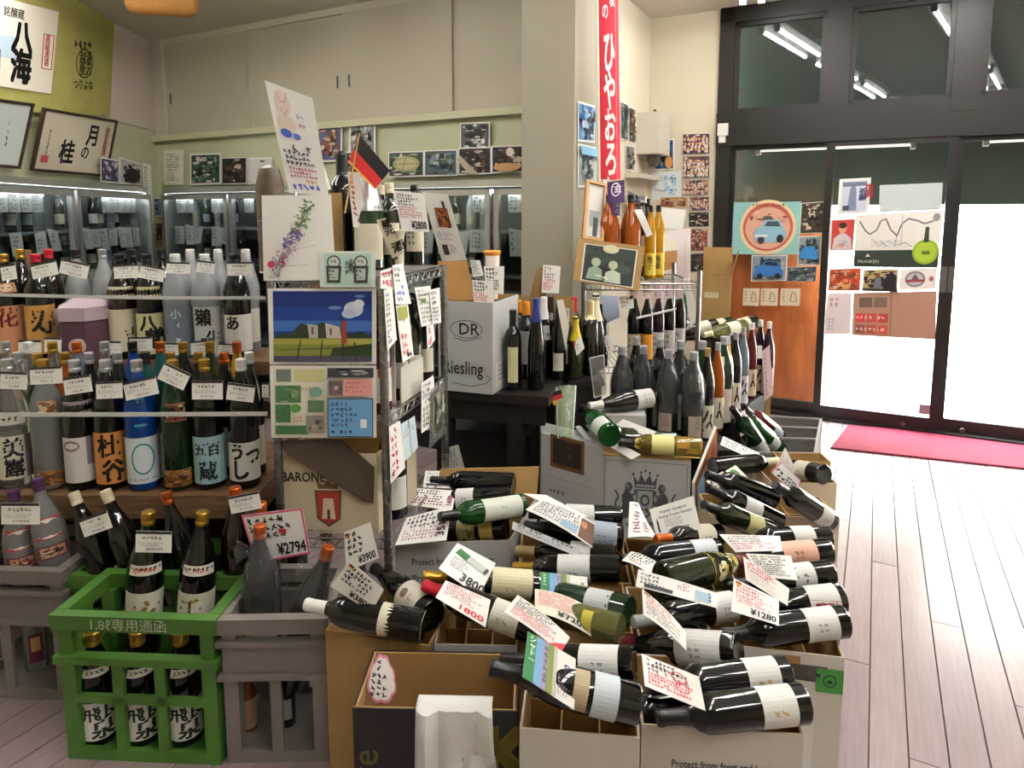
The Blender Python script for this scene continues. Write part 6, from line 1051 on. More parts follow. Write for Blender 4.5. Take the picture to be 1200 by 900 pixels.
for px, Y_, kd, g, cp, cl, lb, label, sz in (
 (601, 2.66, 'bordeaux', 'black', 'black', .06, [L(.03, .165, 70, '#c9c49a')], 'black bordeaux bottle with tall cream-yellow label, front of the dark table', 1.05),
 (586, 2.80, 'bordeaux', 'black', 'white', .05, [L(.03, .12, 110, '#cfcdc6')], 'black bottle with white cap close to the riesling carton', 1.08),
 (595, 2.90, 'bordeaux', 'black', 'white', .05, [L(.03, .12, 110, '#cfcdc6')], 'second white-capped black bottle, behind the front bordeaux', 1.08),
 (617, 2.84, 'bordeaux', 'black', 'orange', .05, [L(.06, .19, 120, '#8f8f90')], 'black bottle with bright orange foil beside the tall slim bottle', 1.08),
 (608, 2.93, 'bordeaux', 'black', 'orange', .05, [L(.08, .2, 120, '#9a9a9a')], 'orange-foiled bottle half hidden at the back of the table', 1.05),
 (628, 2.66, 'flute', 'black', 'blue', .085, [], 'tall slim black bottle with deep blue foil at the table edge', 1.08),
 (637, 2.86, 'flute', 'black', 'white', .09, [L(.16, .22, 120, '#b9b9b4')], 'white-foiled slim bottle behind the blue-foiled one', 1.02),
 (645, 2.96, 'bordeaux', 'black', 'black', .06, [], 'black-capped dark bottle behind the slim bottles', 1.1),
 (654, 2.82, 'flute', 'black', 'black', .05, [L(.04, .115, 80, '#d6d3c2', ('scrawl', .2, .3, .6, .3, 2, '#8a8478', 3))], 'dark flute bottle with small white label right of the table', 1.0),
 (674, 2.83, 'champagne', 'olive', 'yellow', .12, [], 'small sparkling bottle with gold foil and a white and red tag', .84),
 (672, 3.00, 'bordeaux', 'black', 'red', .06, [L(.05, .14, 120, '#cfcdc6')], 'black bottle with crimson foil behind the gold-foiled one', 1.08),
 (691, 2.90, 'bordeaux', 'black', 'palegold', .075, [], 'black bottle with brown-gold foil on the black stand', 1.08),
 (697, 3.0, 'champagne', 'black', 'cream', .11, [], 'sparkling bottle with pale gold foil on the black stand', 1.08),
 (704, 3.04, 'bordeaux', 'black', 'black', .06, [], 'plain black bottle in front of a bluish plastic sheet', .95),
 (663, 2.92, 'bordeaux', 'black', 'grey', .06, [L(.05, .14, 120, '#a9a9a4')], 'dark bottle with grey cap in the middle of the stand', .95)):
    stand('wine_bottle', label, kd, g, px, Y_, TZ+.001, cap=cp, capl=cl, labels=lb, group=gt, size=sz, fat=.88)
sheet('price_tag', 'white tag with red corner on the small gold-foiled bottle', 'price tag', px4([(672, 402), (681, 394), (685, 408), (676, 417)], 2.68), [('poly', [(0, 0), (.35, 0), (0, .35)], '#c8384a'), ('scrawl', .2, .3, .7, .5, 3, '#5a5a60', 3)], group=gc)
sheet('price_card', 'tall cream card with green writing before the dark flute bottle', 'price card', px4([(652, 352), (660, 351), (667, 382), (663, 411)], 2.69), [('scrawl', .1, .03, .8, .9, 12, '#6a6a4a', 4)], mat('cream_paper', '#e9e2d0', .6), gc)
sheet('price_card', 'square white card with three printed lines at the stand right end', 'price card', px4([(725, 348), (742, 346), (743, 361), (727, 363)], 3.125), [('scrawl', .1, .15, .8, .7, 3, '#a86a7a', 5)], group=gc)
sheet('price_card', 'white card with pink edge leaning before the wrapped bottles', 'price card', px4([(707, 395), (714, 391), (720, 408), (713, 417)], 2.995), [('scrawl', .1, .1, .8, .8, 5, '#a84a6a', 6)], group=gc)
sheet('plastic_sheet', 'bluish crumpled plastic sheet hanging behind the stand bottles', 'plastic sheet', px4([(704, 346), (724, 347), (726, 372), (708, 380)], 3.06), [], mat('blue_plastic', '#9aa6ba', .35), curl=.01)
# ================================================================ wine cartons along the aisle, lying bottles, price cards
def lieT(label, kind, g, b, t, z=.43, zt=None, name='wine_bottle', far=False, **k):
    """bottle lying with its base at pixel b on the plane z and its neck towards pixel t"""
    B = onz(*b, z); L_ = PROF[kind][0]*k.get('size', 1.0); r = ray(*t).normalized(); o = EYE-B; bq = o.dot(r); disc = bq*bq-(o.dot(o)-L_*L_); zt = z-.005 if zt is None else zt
    if disc < 0: N = EYE+r*(-bq)
    elif far: N = EYE+r*(-bq+math.sqrt(disc))
    else: N = min((EYE+r*(-bq+s*math.sqrt(disc)) for s in (-1, 1)), key=lambda p: abs(p.z-zt))
    return bottle(name, label, kind, g, B, N-B, **k)
WL = lambda z0=.045, z1=.125, c='#d9d8d4', deg=150, *ops: [(z0, z1, deg, c, ops or (('scrawl', .3, .3, .4, .35, 2, '#7a7a80', 3, {'thick': .12}),))]
PRINTK = '#3c3c3e'
# ---- front row
carton('white carton with frost and heat warning at the front right', (752, 849), (942, 861), 0, .22, 0, BOXW, KRAFT, z1=.40, div=(3, 0), front=[('text', 'Protect from frost and heat', .19, .215, .042, PRINTK, .02, {'fit': .62}), ('text', 'Product of', .19, .30, .042, PRINTK, .02)])
carton('plain white carton at the front middle with kraft dividers showing', (609, 853), (750, 865), 0, .25, 0, BOXW, KRAFT, z1=.395, div=(2, 1))
carton('black carton with gold script, open and empty, at the very front', (413, 830), (606, 834), 0, .19, 0, mat('black_carton_board', '#1b1819', .5), KRAFT, z1=.385, th=.008, front=[('text', 'Reserve', .15, .96, .16, '#76714a', .01, {'rot': math.pi/2}), ('line', [(.2, .45), (.25, .62), (.24, .8)], .014, '#9a9468'), ('text', 'K', .77, .40, .30, '#8a7a2c', .10), ('line', [(.72, .46), (1.0, .41)], .05, '#8a7a2c'), ('line', [(.74, .62), (1.0, .56)], .05, '#8a7a2c')])
carton('plain kraft carton left of the black one, two bottles lying on it', (381, 738), (503, 757), 0, .20, 0, KRAFT, KRAFT, z1=.385, th=.006, front=[('rect', .38, .0, .25, .07, '#8a6a3c', 1)])
carton('open carton with small compartments behind the black carton', (509, 755), (606, 757), 0, .22, 0, BOXG, KRAFT, z1=.385, div=(2, 1), flaps='')
# white cloth over the black carton's front edge
cl = MB(); PA, PB = onz(489, 826, .388), onz(577, 828, .388); Xc = (PB-PA); wc = Xc.length; Xc.normalize(); Bc = V((-Xc.y, Xc.x, 0)); nx_, ny_ = 20, 26; vs = []
for j in range(ny_+1):
    for i in range(nx_+1):
        s, d_ = i/nx_, j/ny_*.27; w_ = .02*math.sin(s*8+j*.06)*min(1, d_/.08)+.006*math.sin(s*15-j*.1)*min(1, d_/.05); spread = (s-.5)*wc*(.06+.12*s)*d_/.27
        if d_ < .035: p = PA+Xc*(s*wc)+Bc*(.02-d_*.9)+V((0, 0, .010-abs(d_-.018)*.1))
        else: p = PA+Xc*(s*wc+spread)-Bc*(.016+abs(w_)*.9+w_*.3)+V((0, 0, .008-(d_-.035)*(1.0 if not (s > .62 and d_ > .15) else .78)))
        vs.append(p)
cl.raw(vs, [(j*(nx_+1)+i, (j+1)*(nx_+1)+i, (j+1)*(nx_+1)+i+1, j*(nx_+1)+i+1) for j in range(ny_) for i in range(nx_)])
co = cl.build('white_cloth', mat('white_cotton', '#dcdad6', .85, bump=.15, bscale=180), smooth=True); sm = co.modifiers.new('thickness', 'SOLIDIFY'); sm.thickness = .002; tag(co, 'white cloth hanging over the front edge of the black carton', 'cloth')
# ---- second row
carton('white carton with brown and green tape, behind the front right carton', (832, 753), (990, 771), 0, .235, 0, BOXW, KRAFT, z1=.392, div=(3, 0), front=[('rect', .55, .02, .13, .12, '#9a7444', 1), ('rect', .46, .07, .42, .10, '#4a463c', 1), ('rect', .80, .08, .20, .15, '#3f8a3c', 1), ('scrawl', .78, .10, .1, .06, 1, '#1a2a1a', 3), ('ring', .90, .155, .05, .04, .007, '#1a2a1a'), ('ell', .90, .16, .02, .012, '#1a2a1a'), ('rect', .45, .28, .35, .45, '#d4d2cc', 1)])
carton('white carton under the wine-red capped bottle', (750, 752), (828, 753), 0, .24, 0, BOXW, KRAFT, z1=.392)
carton('kraft carton under the bottles left of the aisle row, middle', (608, 738), (742, 742), 0, .23, 0, KRAFT, KRAFT, z1=.385, div=(2, 0))
carton('kraft carton under the light blue card, third from front', (746, 690), (862, 693), 0, .29, 0, KRAFT, KRAFT, z1=.392, div=(2, 0))
carton('white carton at the aisle edge, third from front', (866, 693), (985, 699), 0, .29, 0, BOXW, KRAFT, z1=.392, div=(3, 0))
carton('kraft carton under the brown-photo card and the gold capsules', (606, 680), (740, 684), 0, .36, 0, KRAFT, KRAFT, z1=.385, div=(2, 0))
ca = carton('white carton with frost and heat warning behind the open boxes', (463, 637), (598, 633), 0, .34, 0, BOXG, KRAFT, z1=.40, flaps='b', side_yaw=.28, front=[('text', 'Protect from frost and heat', .14, .18, .055, PRINTK, .02, {'fit': .72}), ('text', 'Product of France', .14, .31, .055, PRINTK, .02, {'fit': .6})])
carton('tan carton at the aisle edge with compartments, fourth from front', (832, 603), (984, 607), 0, .18, 0, BOXB, KRAFT, z1=.375, div=(2, 1), flaps='')
carton('tan carton standing higher behind the fourth one at the aisle', (905, 566), (981, 566), 0, .20, 0, BOXB, KRAFT, z1=.42)
carton('small tan carton beside the grey divided crate', (915, 540), (974, 541), 0, .10, 0, KRAFT, KRAFT, z1=.42)
# ---- crest carton, white carton with window, colour printed side
K1, K2, K3 = '#4a4a52', '#a9aaa8', '#72727a'
crest = [('poly', [(.40, .34), (.60, .34), (.60, .52), (.56, .62), (.5, .67), (.44, .62), (.40, .52)], K1), ('poly', [(.415, .355), (.585, .355), (.585, .52), (.55, .605), (.5, .645), (.45, .605), (.415, .52)], K2), ('ell', .5, .46, .055, .065, K1), ('ell', .5, .46, .032, .038, K2), ('scrawl', .43, .54, .14, .07, 1, K1, 4, {'thick': .2})]
crest += [('poly', [(.385, .325), (.365, .19), (.42, .26), (.45, .17), (.5, .25), (.55, .17), (.58, .26), (.635, .19), (.615, .325)], K1), ('rect', .395, .285, .21, .018, K2, 2)] + [('ell', x_, y_, .013, .017, K1, 10) for x_, y_ in ((.365, .175), (.45, .155), (.55, .155), (.635, .175), (.5, .13))] + [('ell', .42+.04*i_, .307, .010, .010, K2, 8) for i_ in range(5)]
for sx_ in (-1, 1):
    def LX(pts): return [(.5+sx_*x_, y_) for x_, y_ in pts]
    crest += [('poly', LX([(.13, .60), (.12, .46), (.16, .38), (.22, .36), (.26, .42), (.25, .52), (.29, .60), (.26, .68), (.20, .66)]), K1), ('ell', .5+sx_*.185, .315, .042, .052, K1, 14), ('ell', .5+sx_*.20, .31, .024, .03, K3, 12), ('line', LX([(.15, .42), (.11, .38), (.115, .34)]), .022, K1), ('line', LX([(.15, .50), (.11, .50), (.105, .46)]), .022, K1), ('line', LX([(.16, .62), (.12, .68), (.10, .72)]), .026, K1), ('line', LX([(.25, .64), (.28, .72), (.25, .75)]), .026, K1), ('line', LX([(.26, .62), (.32, .60), (.335, .50), (.30, .43), (.335, .36)]), .018, K1), ('scrawl', .5+sx_*.2-.05, .40, .10, .22, 4, K2, 6+sx_, {'thick': .13})]
crest += [('line', [(.3, .74), (.4, .70), (.5, .735), (.6, .70), (.7, .74)], .04, K1), ('scrawl', .34, .70, .32, .035, 1, K2, 5, {'thick': .2}), ('line', [(.04, .03), (.96, .03), (.96, .97), (.04, .97), (.04, .03)], .006, '#6a6a70')]
cc = carton('grey-white carton printed with a crowned lion crest', (705, 534), (810, 541), 0, .19, .15, BOXG, KRAFT, z1=.50, front=crest, closed=True, top=KRAFT)
us = MB(); us.bx((.51, 2.57, .074), (.28, .16, .148), -.1); tag(us.build('crate_base', mat('dark_base_box', '#2a2522', .8)), 'dark low box carrying the crest carton', 'box')
carton('white carton with a framed dark window and small print', (634, 509), (706, 527), 0, .15, .12, BOXG, KRAFT, z1=.55, side_yaw=0.0, closed=True, front=[('rect', .16, -.03, .56, .30, '#6a4a2c', 1), ('rect', .21, .0, .46, .23, '#2a211c', 1), ('blobs', .18, -.02, .52, .28, ['#4a3524', '#241c18'], 3, {'n': 6}), ('rect', .08, .36, .75, .006, '#9a9a98', 1), ('rect', .1, .43, .7, .006, '#a8a8a6', 1), ('scrawl', .14, .47, .3, .05, 1, '#4a4a4e', 3), ('text', '12 Bottles of 750 ml', .12, .80, .045, PRINTK, .01, {'fit': .62}), ('text', 'TOTAL CONTENTS 9.0 LITRES', .08, .90, .045, PRINTK, .02, {'fit': .84})])
us = MB(); us.bx((.22, 2.56, .058), (.16, .10, .115), -.3); tag(us.build('crate_base', MATS['dark_base_box']), 'dark low box carrying the carton with a window', 'box')
sheet('picture_carton', 'carton side printed with orange-brown and blue picture, right of the crest carton', 'box', px4([(814, 566), (840, 500), (840, 578), (815, 650)], [2.55, 2.66, 2.66, 2.55]), [('rect', 0, 0, 1, 1, '#a8683c', 2), ('blobs', .3, 0, .7, .6, ['#8a4a28', '#c08048', '#6a3a24'], 4), ('rect', 0, .05, .32, .4, '#8fb0cc', 2), ('blobs', 0, .4, .6, .55, ['#a8a048', '#5a7a9a', '#8a8a3a', '#3f5f8a'], 6, {'n': 14})], thick=.012)
# ---- white carton under the lying bottle, and the grey divided crate
carton('white carton topped by a lying bottle, before the wrapped bottles', (690, 487), (757, 489), 0, .095, .444, BOXG, KRAFT, z1=.583, closed=True, right=[('scrawl', .1, .1, .8, .8, 5, '#8a8a8a', 3)])
gcx = thing('divided_crate', 'grey plastic crate with metal-edged dividers near the shop front', 'crate', onz(905, 520, 0)); q4 = [onz(868, 532, .40), onz(956, 533, .40), onz(963, 492, .40), onz(884, 488, .40)]
GCM = mat('grey_box_plastic', '#6e6a66', .5, noise_amt=.1, nscale=8); EDG = mat('bright_edge', '#a9a7a4', .35, .5)
def wallq(a, b, nm, z0=0, z1=.40, m=GCM):
    mb = MB(); d = V((b-a).normalized()); n = V((-d.y, d.x, 0))*.008; a0, b0 = V((a.x, a.y, z0)), V((b.x, b.y, z0)); mb.box(a0, b0-a0, n, (0, 0, z1-z0)); o = mb.build(nm, m, gcx); mb = MB(); mb.box(a0+V((0, 0, z1-z0))-n*.2, b0-a0, n*1.4, (0, 0, .008)); mb.build('edge_strip', EDG, o)
for i in range(4): wallq(q4[i], q4[(i+1) % 4], 'side_panel')
for t in (.4, .72): wallq(q4[0]*(1-t)+q4[3]*t, q4[1]*(1-t)+q4[2]*t, 'divider', .1, .395)
mb = MB(); mb.raw([V((p.x, p.y, .01)) for p in q4], [(0, 1, 2, 3)]); mb.build('crate_floor', GCM, gcx)
# ---- bottles of the aisle row
gA = 'wine lying in the aisle cartons'
def W(label, g, b, t, cap='black', lb=None, kind='bordeaux', z=.43, **k):
    k.setdefault('capl', .06); k.setdefault('group', gA)
    return lieT(label, kind, g, b, t, z, cap=cap, labels=WL() if lb is None else lb, **k)
W('long black bottle with pale blue and tan labels in the front middle carton', 'black', (748, 826), (567, 780), lb=[(.045, .095, 150, '#c3ccd2', ()), (.105, .135, 120, '#a89878', ())], kind='burgundy', z=.436)
W('black bottle with white label nearest the camera in the front right carton', 'black', (943, 824), (770, 842), lb=WL(.03, .10, '#dddcd6', 150, ('scrawl', .3, .25, .4, .5, 2, '#b9a05a', 3, {'thick': .15})), z=.436)
W('black bottle just behind the nearest one in the front right carton', 'black', (922, 790), (757, 806), lb=WL(.03, .10, '#dddcd6', 150, ('scrawl', .3, .25, .4, .5, 2, '#b9a05a', 4, {'thick': .15})), z=.46)
W('third black bottle low in the front right carton, under the red-circled card', 'black', (838, 826), (705, 836), lb=[], z=.40, size=.9)
W('black bottle with white label behind the long one, front middle carton', 'black', (744, 779), (588, 773), lb=WL(.03, .115, '#dcdcd8'), z=.45)
W('pale green wine bottle with yellow tag lying under the curled cards', 'pale', (728, 737), (612, 708), cap='yellow', lb=[(.07, .1, 80, '#c3b848', ())], z=.41, size=.92)
W('black bottle with wine-red capsule and large white label', 'black', (866, 764), (722, 753), cap='wine', lb=[(.03, .135, 150, '#d3d2ce', (('line', [(.04, .06), (.96, .06), (.96, .94), (.04, .94), (.04, .06)], .012, '#9a9a9a'), ('scrawl', .3, .3, .4, .3, 2, '#8a8a90', 3)))], kind='burgundy', z=.44)
W('black bottle with grey capsule behind the wine-red capped one', 'black', (860, 710), (738, 730), cap='grey', lb=WL(.01, .085, '#d9d8d4'), z=.44)
W('black bottle with broad white label at the aisle edge, second carton', 'black', (990, 728), (846, 744), lb=WL(.03, .105, '#dcdbd6'), kind='bordeaux', z=.435)
W('black bottle with red and white label at the aisle edge', 'black', (986, 702), (850, 716), lb=[(.02, .10, 150, '#dad8d2', (('poly', [(.0, 0), (.55, 0), (.45, 1), (0, 1)], '#8a2c3a'), ('blobs', .05, .05, .45, .9, ['#b4505a', '#6a1c2a'], 3)))], kind='burgundy', z=.43)
W('black bottle with narrow banded white label at the aisle edge', 'black', (974, 672), (850, 686), lb=[(.06, .12, 150, '#d6d5cf', (('rect', .0, .1, 1, .08, '#8a8678'), ('scrawl', .3, .4, .4, .3, 1, '#5a5a5a', 3)))], z=.425)
W('black bottle with salmon pink label at the aisle edge', 'black', (972, 646), (854, 656), lb=[(.05, .15, 150, '#d9ab94', (('scrawl', .2, .3, .6, .3, 2, '#8a5a4a', 3, {'thick': .1}),))], z=.425)
W('black bottle with white label rearmost in the third aisle carton', 'black', (970, 630), (862, 634), lb=WL(.06, .13, '#d9d8d2'), z=.425)
W('black bottle with pale blue-white label, left part of the third row', 'black', (842, 646), (728, 656), lb=WL(.02, .09, '#ccd3d6'), z=.425)
W('small bottle with copper capsule and cream label behind the printed card', 'black', (842, 626), (768, 632), cap='copper', lb=[(.05, .14, 150, '#ddd8c4', (('scrawl', .2, .3, .6, .4, 2, '#8a8470', 3),))], z=.42, size=.9)
W('sparkling bottle with gold foil collar, neck pointing to the aisle', 'olive', (775, 678), (876, 656), cap='wine', lb=[(.145, .25, 170, '#a8983c', (('blobs', 0, 0, 1, 1, ['#d8d2b4', '#5a5420', '#c3b050'], 3),))], kind='champagne', z=.43)
W('gold-necked bottle lying just under the sparkling one', 'olive', (765, 702), (868, 690), cap='gold', lb=[(.13, .2, 170, '#cfc9a8', ())], kind='champagne', z=.435, size=.95)
W('dark slim bottle slanting left of the sparkling bottle', 'black', (815, 676), (742, 645), lb=[], kind='flute', z=.43)
# ---- middle group
gB = 'wine lying in the cartons left of the aisle row'
def W2(*a, **k): k.setdefault('group', gB); return W(*a, **k)
W2('black bottle with white label, farthest in the middle carton', 'black', (728, 607), (612, 602), lb=WL(.09, .18, '#d9d9d4'), z=.42)
W2('black bottle with grey-blue label behind the long photo card', 'black', (729, 630), (614, 616), lb=WL(.02, .105, '#9aa5b0'), kind='burgundy', z=.42)
W2('bottle with gold capsule and white label in the middle carton, nearer', 'black', (726, 667), (601, 665), cap='gold', lb=WL(.08, .17, '#d6d6d2'), z=.42)
W2('bottle with dull gold capsule just behind the nearer gold-capped one', 'black', (722, 653), (604, 645), cap='palegold', lb=WL(.07, .13, '#d6d6d2'), z=.425)
W2('dark bottle with white banded label behind the curled cream card', 'green', (739, 716), (622, 692), lb=[(.045, .115, 150, '#ccd0d0', (('rect', 0, .88, 1, .06, '#3a3a3a'),))], z=.42)
W2('bottle with gold capsule and pale yellow label over the compartment carton', 'black', (631, 686), (493, 675), cap='gold', lb=[(.02, .125, 150, '#d8d2ac', (('scrawl', .3, .3, .4, .3, 2, '#a8a078', 3, {'thick': .1}),))], z=.43)
W2('bottle with red capsule leaning into the compartment carton', 'black', (628, 738), (497, 686), cap='red', lb=[(.04, .11, 140, '#d6d2c4', (('scrawl', .3, .2, .4, .5, 2, '#b09a6a', 3),))], z=.41)
W2('black bottle under the blue-banded card in the rear white carton', 'black', (603, 567), (505, 563), lb=[], z=.47)
W2('black bottle with small white label in the rear white carton', 'black', (601, 582), (500, 588), lb=WL(.13, .19, '#dadad6'), z=.455)
W2('green bottle with long white label in the rear white carton', 'bright', (612, 592), (515, 606), lb=WL(.02, .16, '#d3d6c8', 130, ('scrawl', .1, .3, .8, .4, 1, '#8a9a80', 3)), z=.455)
W2('dark bottle with two-part yellow label in the rear white carton', 'black', (594, 618), (488, 624), lb=[(.04, .085, 150, '#c9b25a', ()), (.10, .16, 150, '#b9ae7a', (('blobs', .1, .1, .8, .8, ['#8a8450', '#d0c898'], 3),))], z=.435)
W2('black bottle with white capsule lying across the kraft carton', 'black', (497, 734), (358, 708), cap='white', lb=[(.0, .105, 150, '#d6d0ba', (('scrawl', .25, .2, .5, .6, 2, '#8a8460', 3),))], z=.425, capl=.055)
W2('black bottle with crest label leaning back over the kraft carton', 'black', (506, 722), (437, 664), lb=[(.03, .115, 150, '#c6bfae', (('ell', .5, .3, .12, .14, '#6a6050'), ('scrawl', .25, .55, .5, .25, 2, '#7a7262', 3)))], kind='burgundy', z=.44, far=True)
for i, (x, y) in enumerate(((640, 832), (706, 838))):
    B = onz(x, y, .16); bottle('wine_bottle', 'dark upright bottle deep in the front middle carton, %s compartment' % ('left', 'right')[i], 'bordeaux', 'black', V((B.x, B.y, .01)), cap='black', capl=.06, group=gB)
for i, (x, y) in enumerate(((530, 742), (560, 742))):
    B = onz(x, y, .36); bottle('wine_bottle', 'dark upright bottle down in the compartment carton, %s one' % ('left', 'right')[i], 'bordeaux', 'brown', V((B.x, B.y, .01)), cap='brown', capl=.06, group=gB)
# ---- aisle carton four and around the crest carton
gC = 'wine leaning in the rear aisle cartons'
def W3(*a, **k): k.setdefault('group', gC); k.setdefault('z', .40); return W(*a, **k)
W3('black bottle with white label and gold rings in the fourth aisle carton', 'black', (912, 612), (830, 572), lb=WL(.10, .17, '#d8d7d2', 110), z=.37, zt=.5)
W3('olive bottle lying low beneath the gold-ringed one', 'olive', (900, 622), (826, 592), lb=WL(.06, .13, '#c3bf8a', 110), z=.36, zt=.44)
W3('black bottle behind the green drawing card', 'black', (906, 584), (828, 556), lb=[], z=.42, zt=.5)
W3('dark bottle with white label tipping right by the pink-edged card', 'black', (972, 610), (908, 568), lb=WL(.03, .09, '#cfcdc8', 120), z=.36, zt=.5)
W3('black bottle with milky green capsule under the long printed card', 'black', (835, 548), (912, 540), cap='cream', lb=[], z=.45, zt=.47)
W3('clear-topped bottle lying in the tan carton beside the crate', 'smoke', (966, 556), (905, 545), lb=WL(.06, .13, '#cfc9b4'), z=.45)
for i, (b, t, g, lb, nm) in enumerate((((895, 531), (858, 478), 'green', WL(.02, .09, '#c9cdc8', 110), 'dark green bottle leaning at the left of the divided crate'), ((914, 527), (866, 486), 'bright', WL(.05, .1, '#c9cdc8', 110), 'bright green bottle with pale foot label leaning in the divided crate'), ((912, 510), (872, 478), 'rose', WL(.02, .09, '#b9c6cc', 110), 'dark red bottle leaning at the rear of the divided crate'), ((905, 516), (864, 482), 'olive', WL(.05, .1, '#cfc68a', 110), 'olive bottle with pale yellow label in the divided crate'))):
    W3(nm, g, b, t, lb=lb, z=.36, zt=.6)
# ---- around the crest carton
gD = 'bottles on and around the crest carton'
W('golden dessert wine bottle with pale label lying on the crest carton', 'yellow', (822, 525), (715, 517), cap='black', lb=[(.10, .18, 140, '#d8cf8a', ())], z=.548, group=gD)
W('brown-shouldered bottle lying behind the golden one', 'olive', (792, 518), (690, 508), lb=[], z=.56, group=gD)
W('black bottle with white label lying on the white carton', 'black', (764, 466), (690, 476), cap='white', lb=[(.01, .09, 150, '#cfd0cb', (('scrawl', .3, .35, .4, .2, 1, '#7a9a80', 3), ('scrawl', .3, .65, .4, .1, 1, '#7a7a80', 3)))], kind='burgundy', z=.63, group=gD, zt=.63)
W('fat green bottle, base towards us, by the clear plastic strip', 'bright', (716, 511), (682, 478), lb=[(.02, .09, 100, '#c9cfc6', ())], kind='champagne', z=.61, zt=.66, group=gD)
# ---- big vinyl-wrapped bottles and the row behind
KZ = .44
stn3 = thing('black_stand', 'low black stand under the vinyl-wrapped bottles', 'stand', (.6, 3.0, 0)); mb = MB(); mb.box((.42, 2.80, 0), (.50, 0, 0), (0, .28, 0), (0, 0, KZ-.022)); mb.build('stand_body', MATS['black_board'], stn3); mb = MB(); mb.box((.39, 2.695, KZ-.02), (.52, 0, 0), (0, .41, 0), (0, 0, .018)); mb.build('stand_top', TW, stn3)
gK = 'vinyl-wrapped large bottles'
for i, (px, Y_) in enumerate(((727, 2.87), (752, 2.86), (781, 2.80), (810, 2.755))):
    stand('sake_bottle', 'large dark bottle in a clear vinyl bag, %s of four by the white carton' % ('first', 'second', 'third', 'fourth')[i], 'issho', 'smoke', px, Y_, KZ, cap='grey', labels=[(.02, .135, 75, '#a8978a', (('vtext', '大吟', .4, .1, .2, '#8a7a6e', .03),))] if i > 1 else [(.02, .135, 75, '#a8978a', ())], bag=.13, group=gK, roll=-.25 if i < 3 else .35, fat=.86)
for i, (px, Y_, g, cp) in enumerate(((744, 3.03, 'black', 'grey'), (771, 2.98, 'black', 'grey'), (795, 2.96, 'smoke', 'grey'), (820, 2.93, 'green', 'grey'), (845, 3.04, 'green', 'grey'))):
    stand('sake_bottle', '%s large bottle behind the vinyl-wrapped ones, %s from the left' % (g, ORD[i]), 'issho', g, px, Y_, KZ, cap=cp, labels=[(.02, .17, 120, '#c9c2b4', ())], group='large bottles behind the wrapped ones', fat=.86, size=1.03)
for i, (px, Y_, g, cp, lc, nm) in enumerate(((826, 2.83, 'black', 'brown', '#d3cdbf', 'black'), (838, 2.95, 'amber', 'grey', '#d6cdb4', 'amber'), (849, 3.07, 'gold', 'grey', '#d3cdbf', 'golden'), (859, 3.22, 'black', 'grey', '#d3cdbf', 'green-black'), (868, 3.36, 'grey', 'grey', '#cfc8d6', 'grey'), (878, 3.50, 'rose', 'white', '#cdb59a', 'red'), (888, 3.60, 'wine', 'white', '#cdb59a', 'maroon'), (898, 3.56, 'wine', 'white', '#c9a8a4', 'pinkish maroon'))):
    sz_ = .44 if Y_ < 3.3 else .44
    stand('sake_bottle', '%s large bottle with black-stroked label in the row receding to the door' % nm, 'issho', g, px, Y_, KZ, cap=cp, labels=[(.015, .155, 150, lc, (('text', '大' if i % 2 else '久', .2, .75, .5, '#2a2624', .05),)), ], group='row of large bottles receding to the door', fat=.62, size=1.0, roll=.3)
bs_ = MB(); fp_ = [(.90, 3.12), (1.08, 3.12), (1.22, 3.40), (1.42, 3.68), (1.14, 3.68)]; bs_.raw([V((a, b, 0)) for a, b in fp_]+[V((a, b, KZ-.002)) for a, b in fp_], [(4, 3, 2, 1, 0), (5, 6, 7, 8, 9)]+[(i, (i+1) % 5, 5+(i+1) % 5, 5+i) for i in range(5)]); tag(bs_.build('stand_block', MATS['black_board']), 'black block under the receding row of bottles', 'stand')
wb = thing('wire_basket', 'small grey wire basket corner behind the receding bottles', 'basket', at(889, 440, 3.70)); 
for i in range(4): mb = MB(); z_ = at(889, 395+i*14, 3.70).z; a_ = at(880, 395, 3.74); b_ = at(893, 395, 3.70); mb.tube([V((a_.x, a_.y, z_)), V((b_.x, b_.y, z_)), V((b_.x+.03, b_.y+.25, z_))], .005, 6); mb.build('wire', WIREM, wb)
for x_ in (881, 892): mb = MB(); mb.tube([at(x_, 392, 3.70), V((at(x_, 392, 3.70).x, 3.70, KZ))], .006, 6); mb.build('upright', WIREM, wb)
mb = MB(); a_, b_ = at(878, 454, 3.62), at(904, 455, 3.62); mb.box(V((a_.x, 3.62, 0)), (b_.x-a_.x, 0, 0), (0, .12, 0), (0, 0, a_.z)); tag(mb.build('kraft_block', KRAFT), 'kraft box standing between the bottle row and the door', 'box')
# ---- sleeves and strips around the white carton
q = px4([(690, 419), (708, 415), (711, 462), (696, 467)], 2.66); f = quad_map(*q)
sheet('card_sleeve', 'clear plastic sleeve with white edge before the first wrapped bottle', 'sleeve', q, [('line', [(.04, .02), (.96, .02), (.96, .98), (.04, .98), (.04, .02)], .03, '#c9c9c6')], SLEEVE, curl=.006)
sheet('clear_strip', 'wide clear plastic strip curling down over the carton with a window', 'plastic strip', px4([(651, 454), (676, 452), (672, 512), (653, 514)], [2.64, 2.64, 2.50, 2.50]), [('line', [(.05, .0), (.05, 1)], .02, '#d8d8d4'), ('line', [(.95, 0), (.95, 1)], .02, '#d8d8d4')], clear_mat('green_tint_plastic', (.78, .86, .74), 1.0, .08, 1.5, film=.35, film_col=(.42, .5, .36), wrinkle=.5), bulge=.012)
sheet('clear_strip', 'white lower end of the plastic strip curling towards the fallen card', 'plastic strip', px4([(674, 500), (684, 503), (706, 526), (697, 528)], [2.55, 2.55, 2.44, 2.44]), [], mat('milky_plastic', '#cfd0cb', .35), bulge=.01)
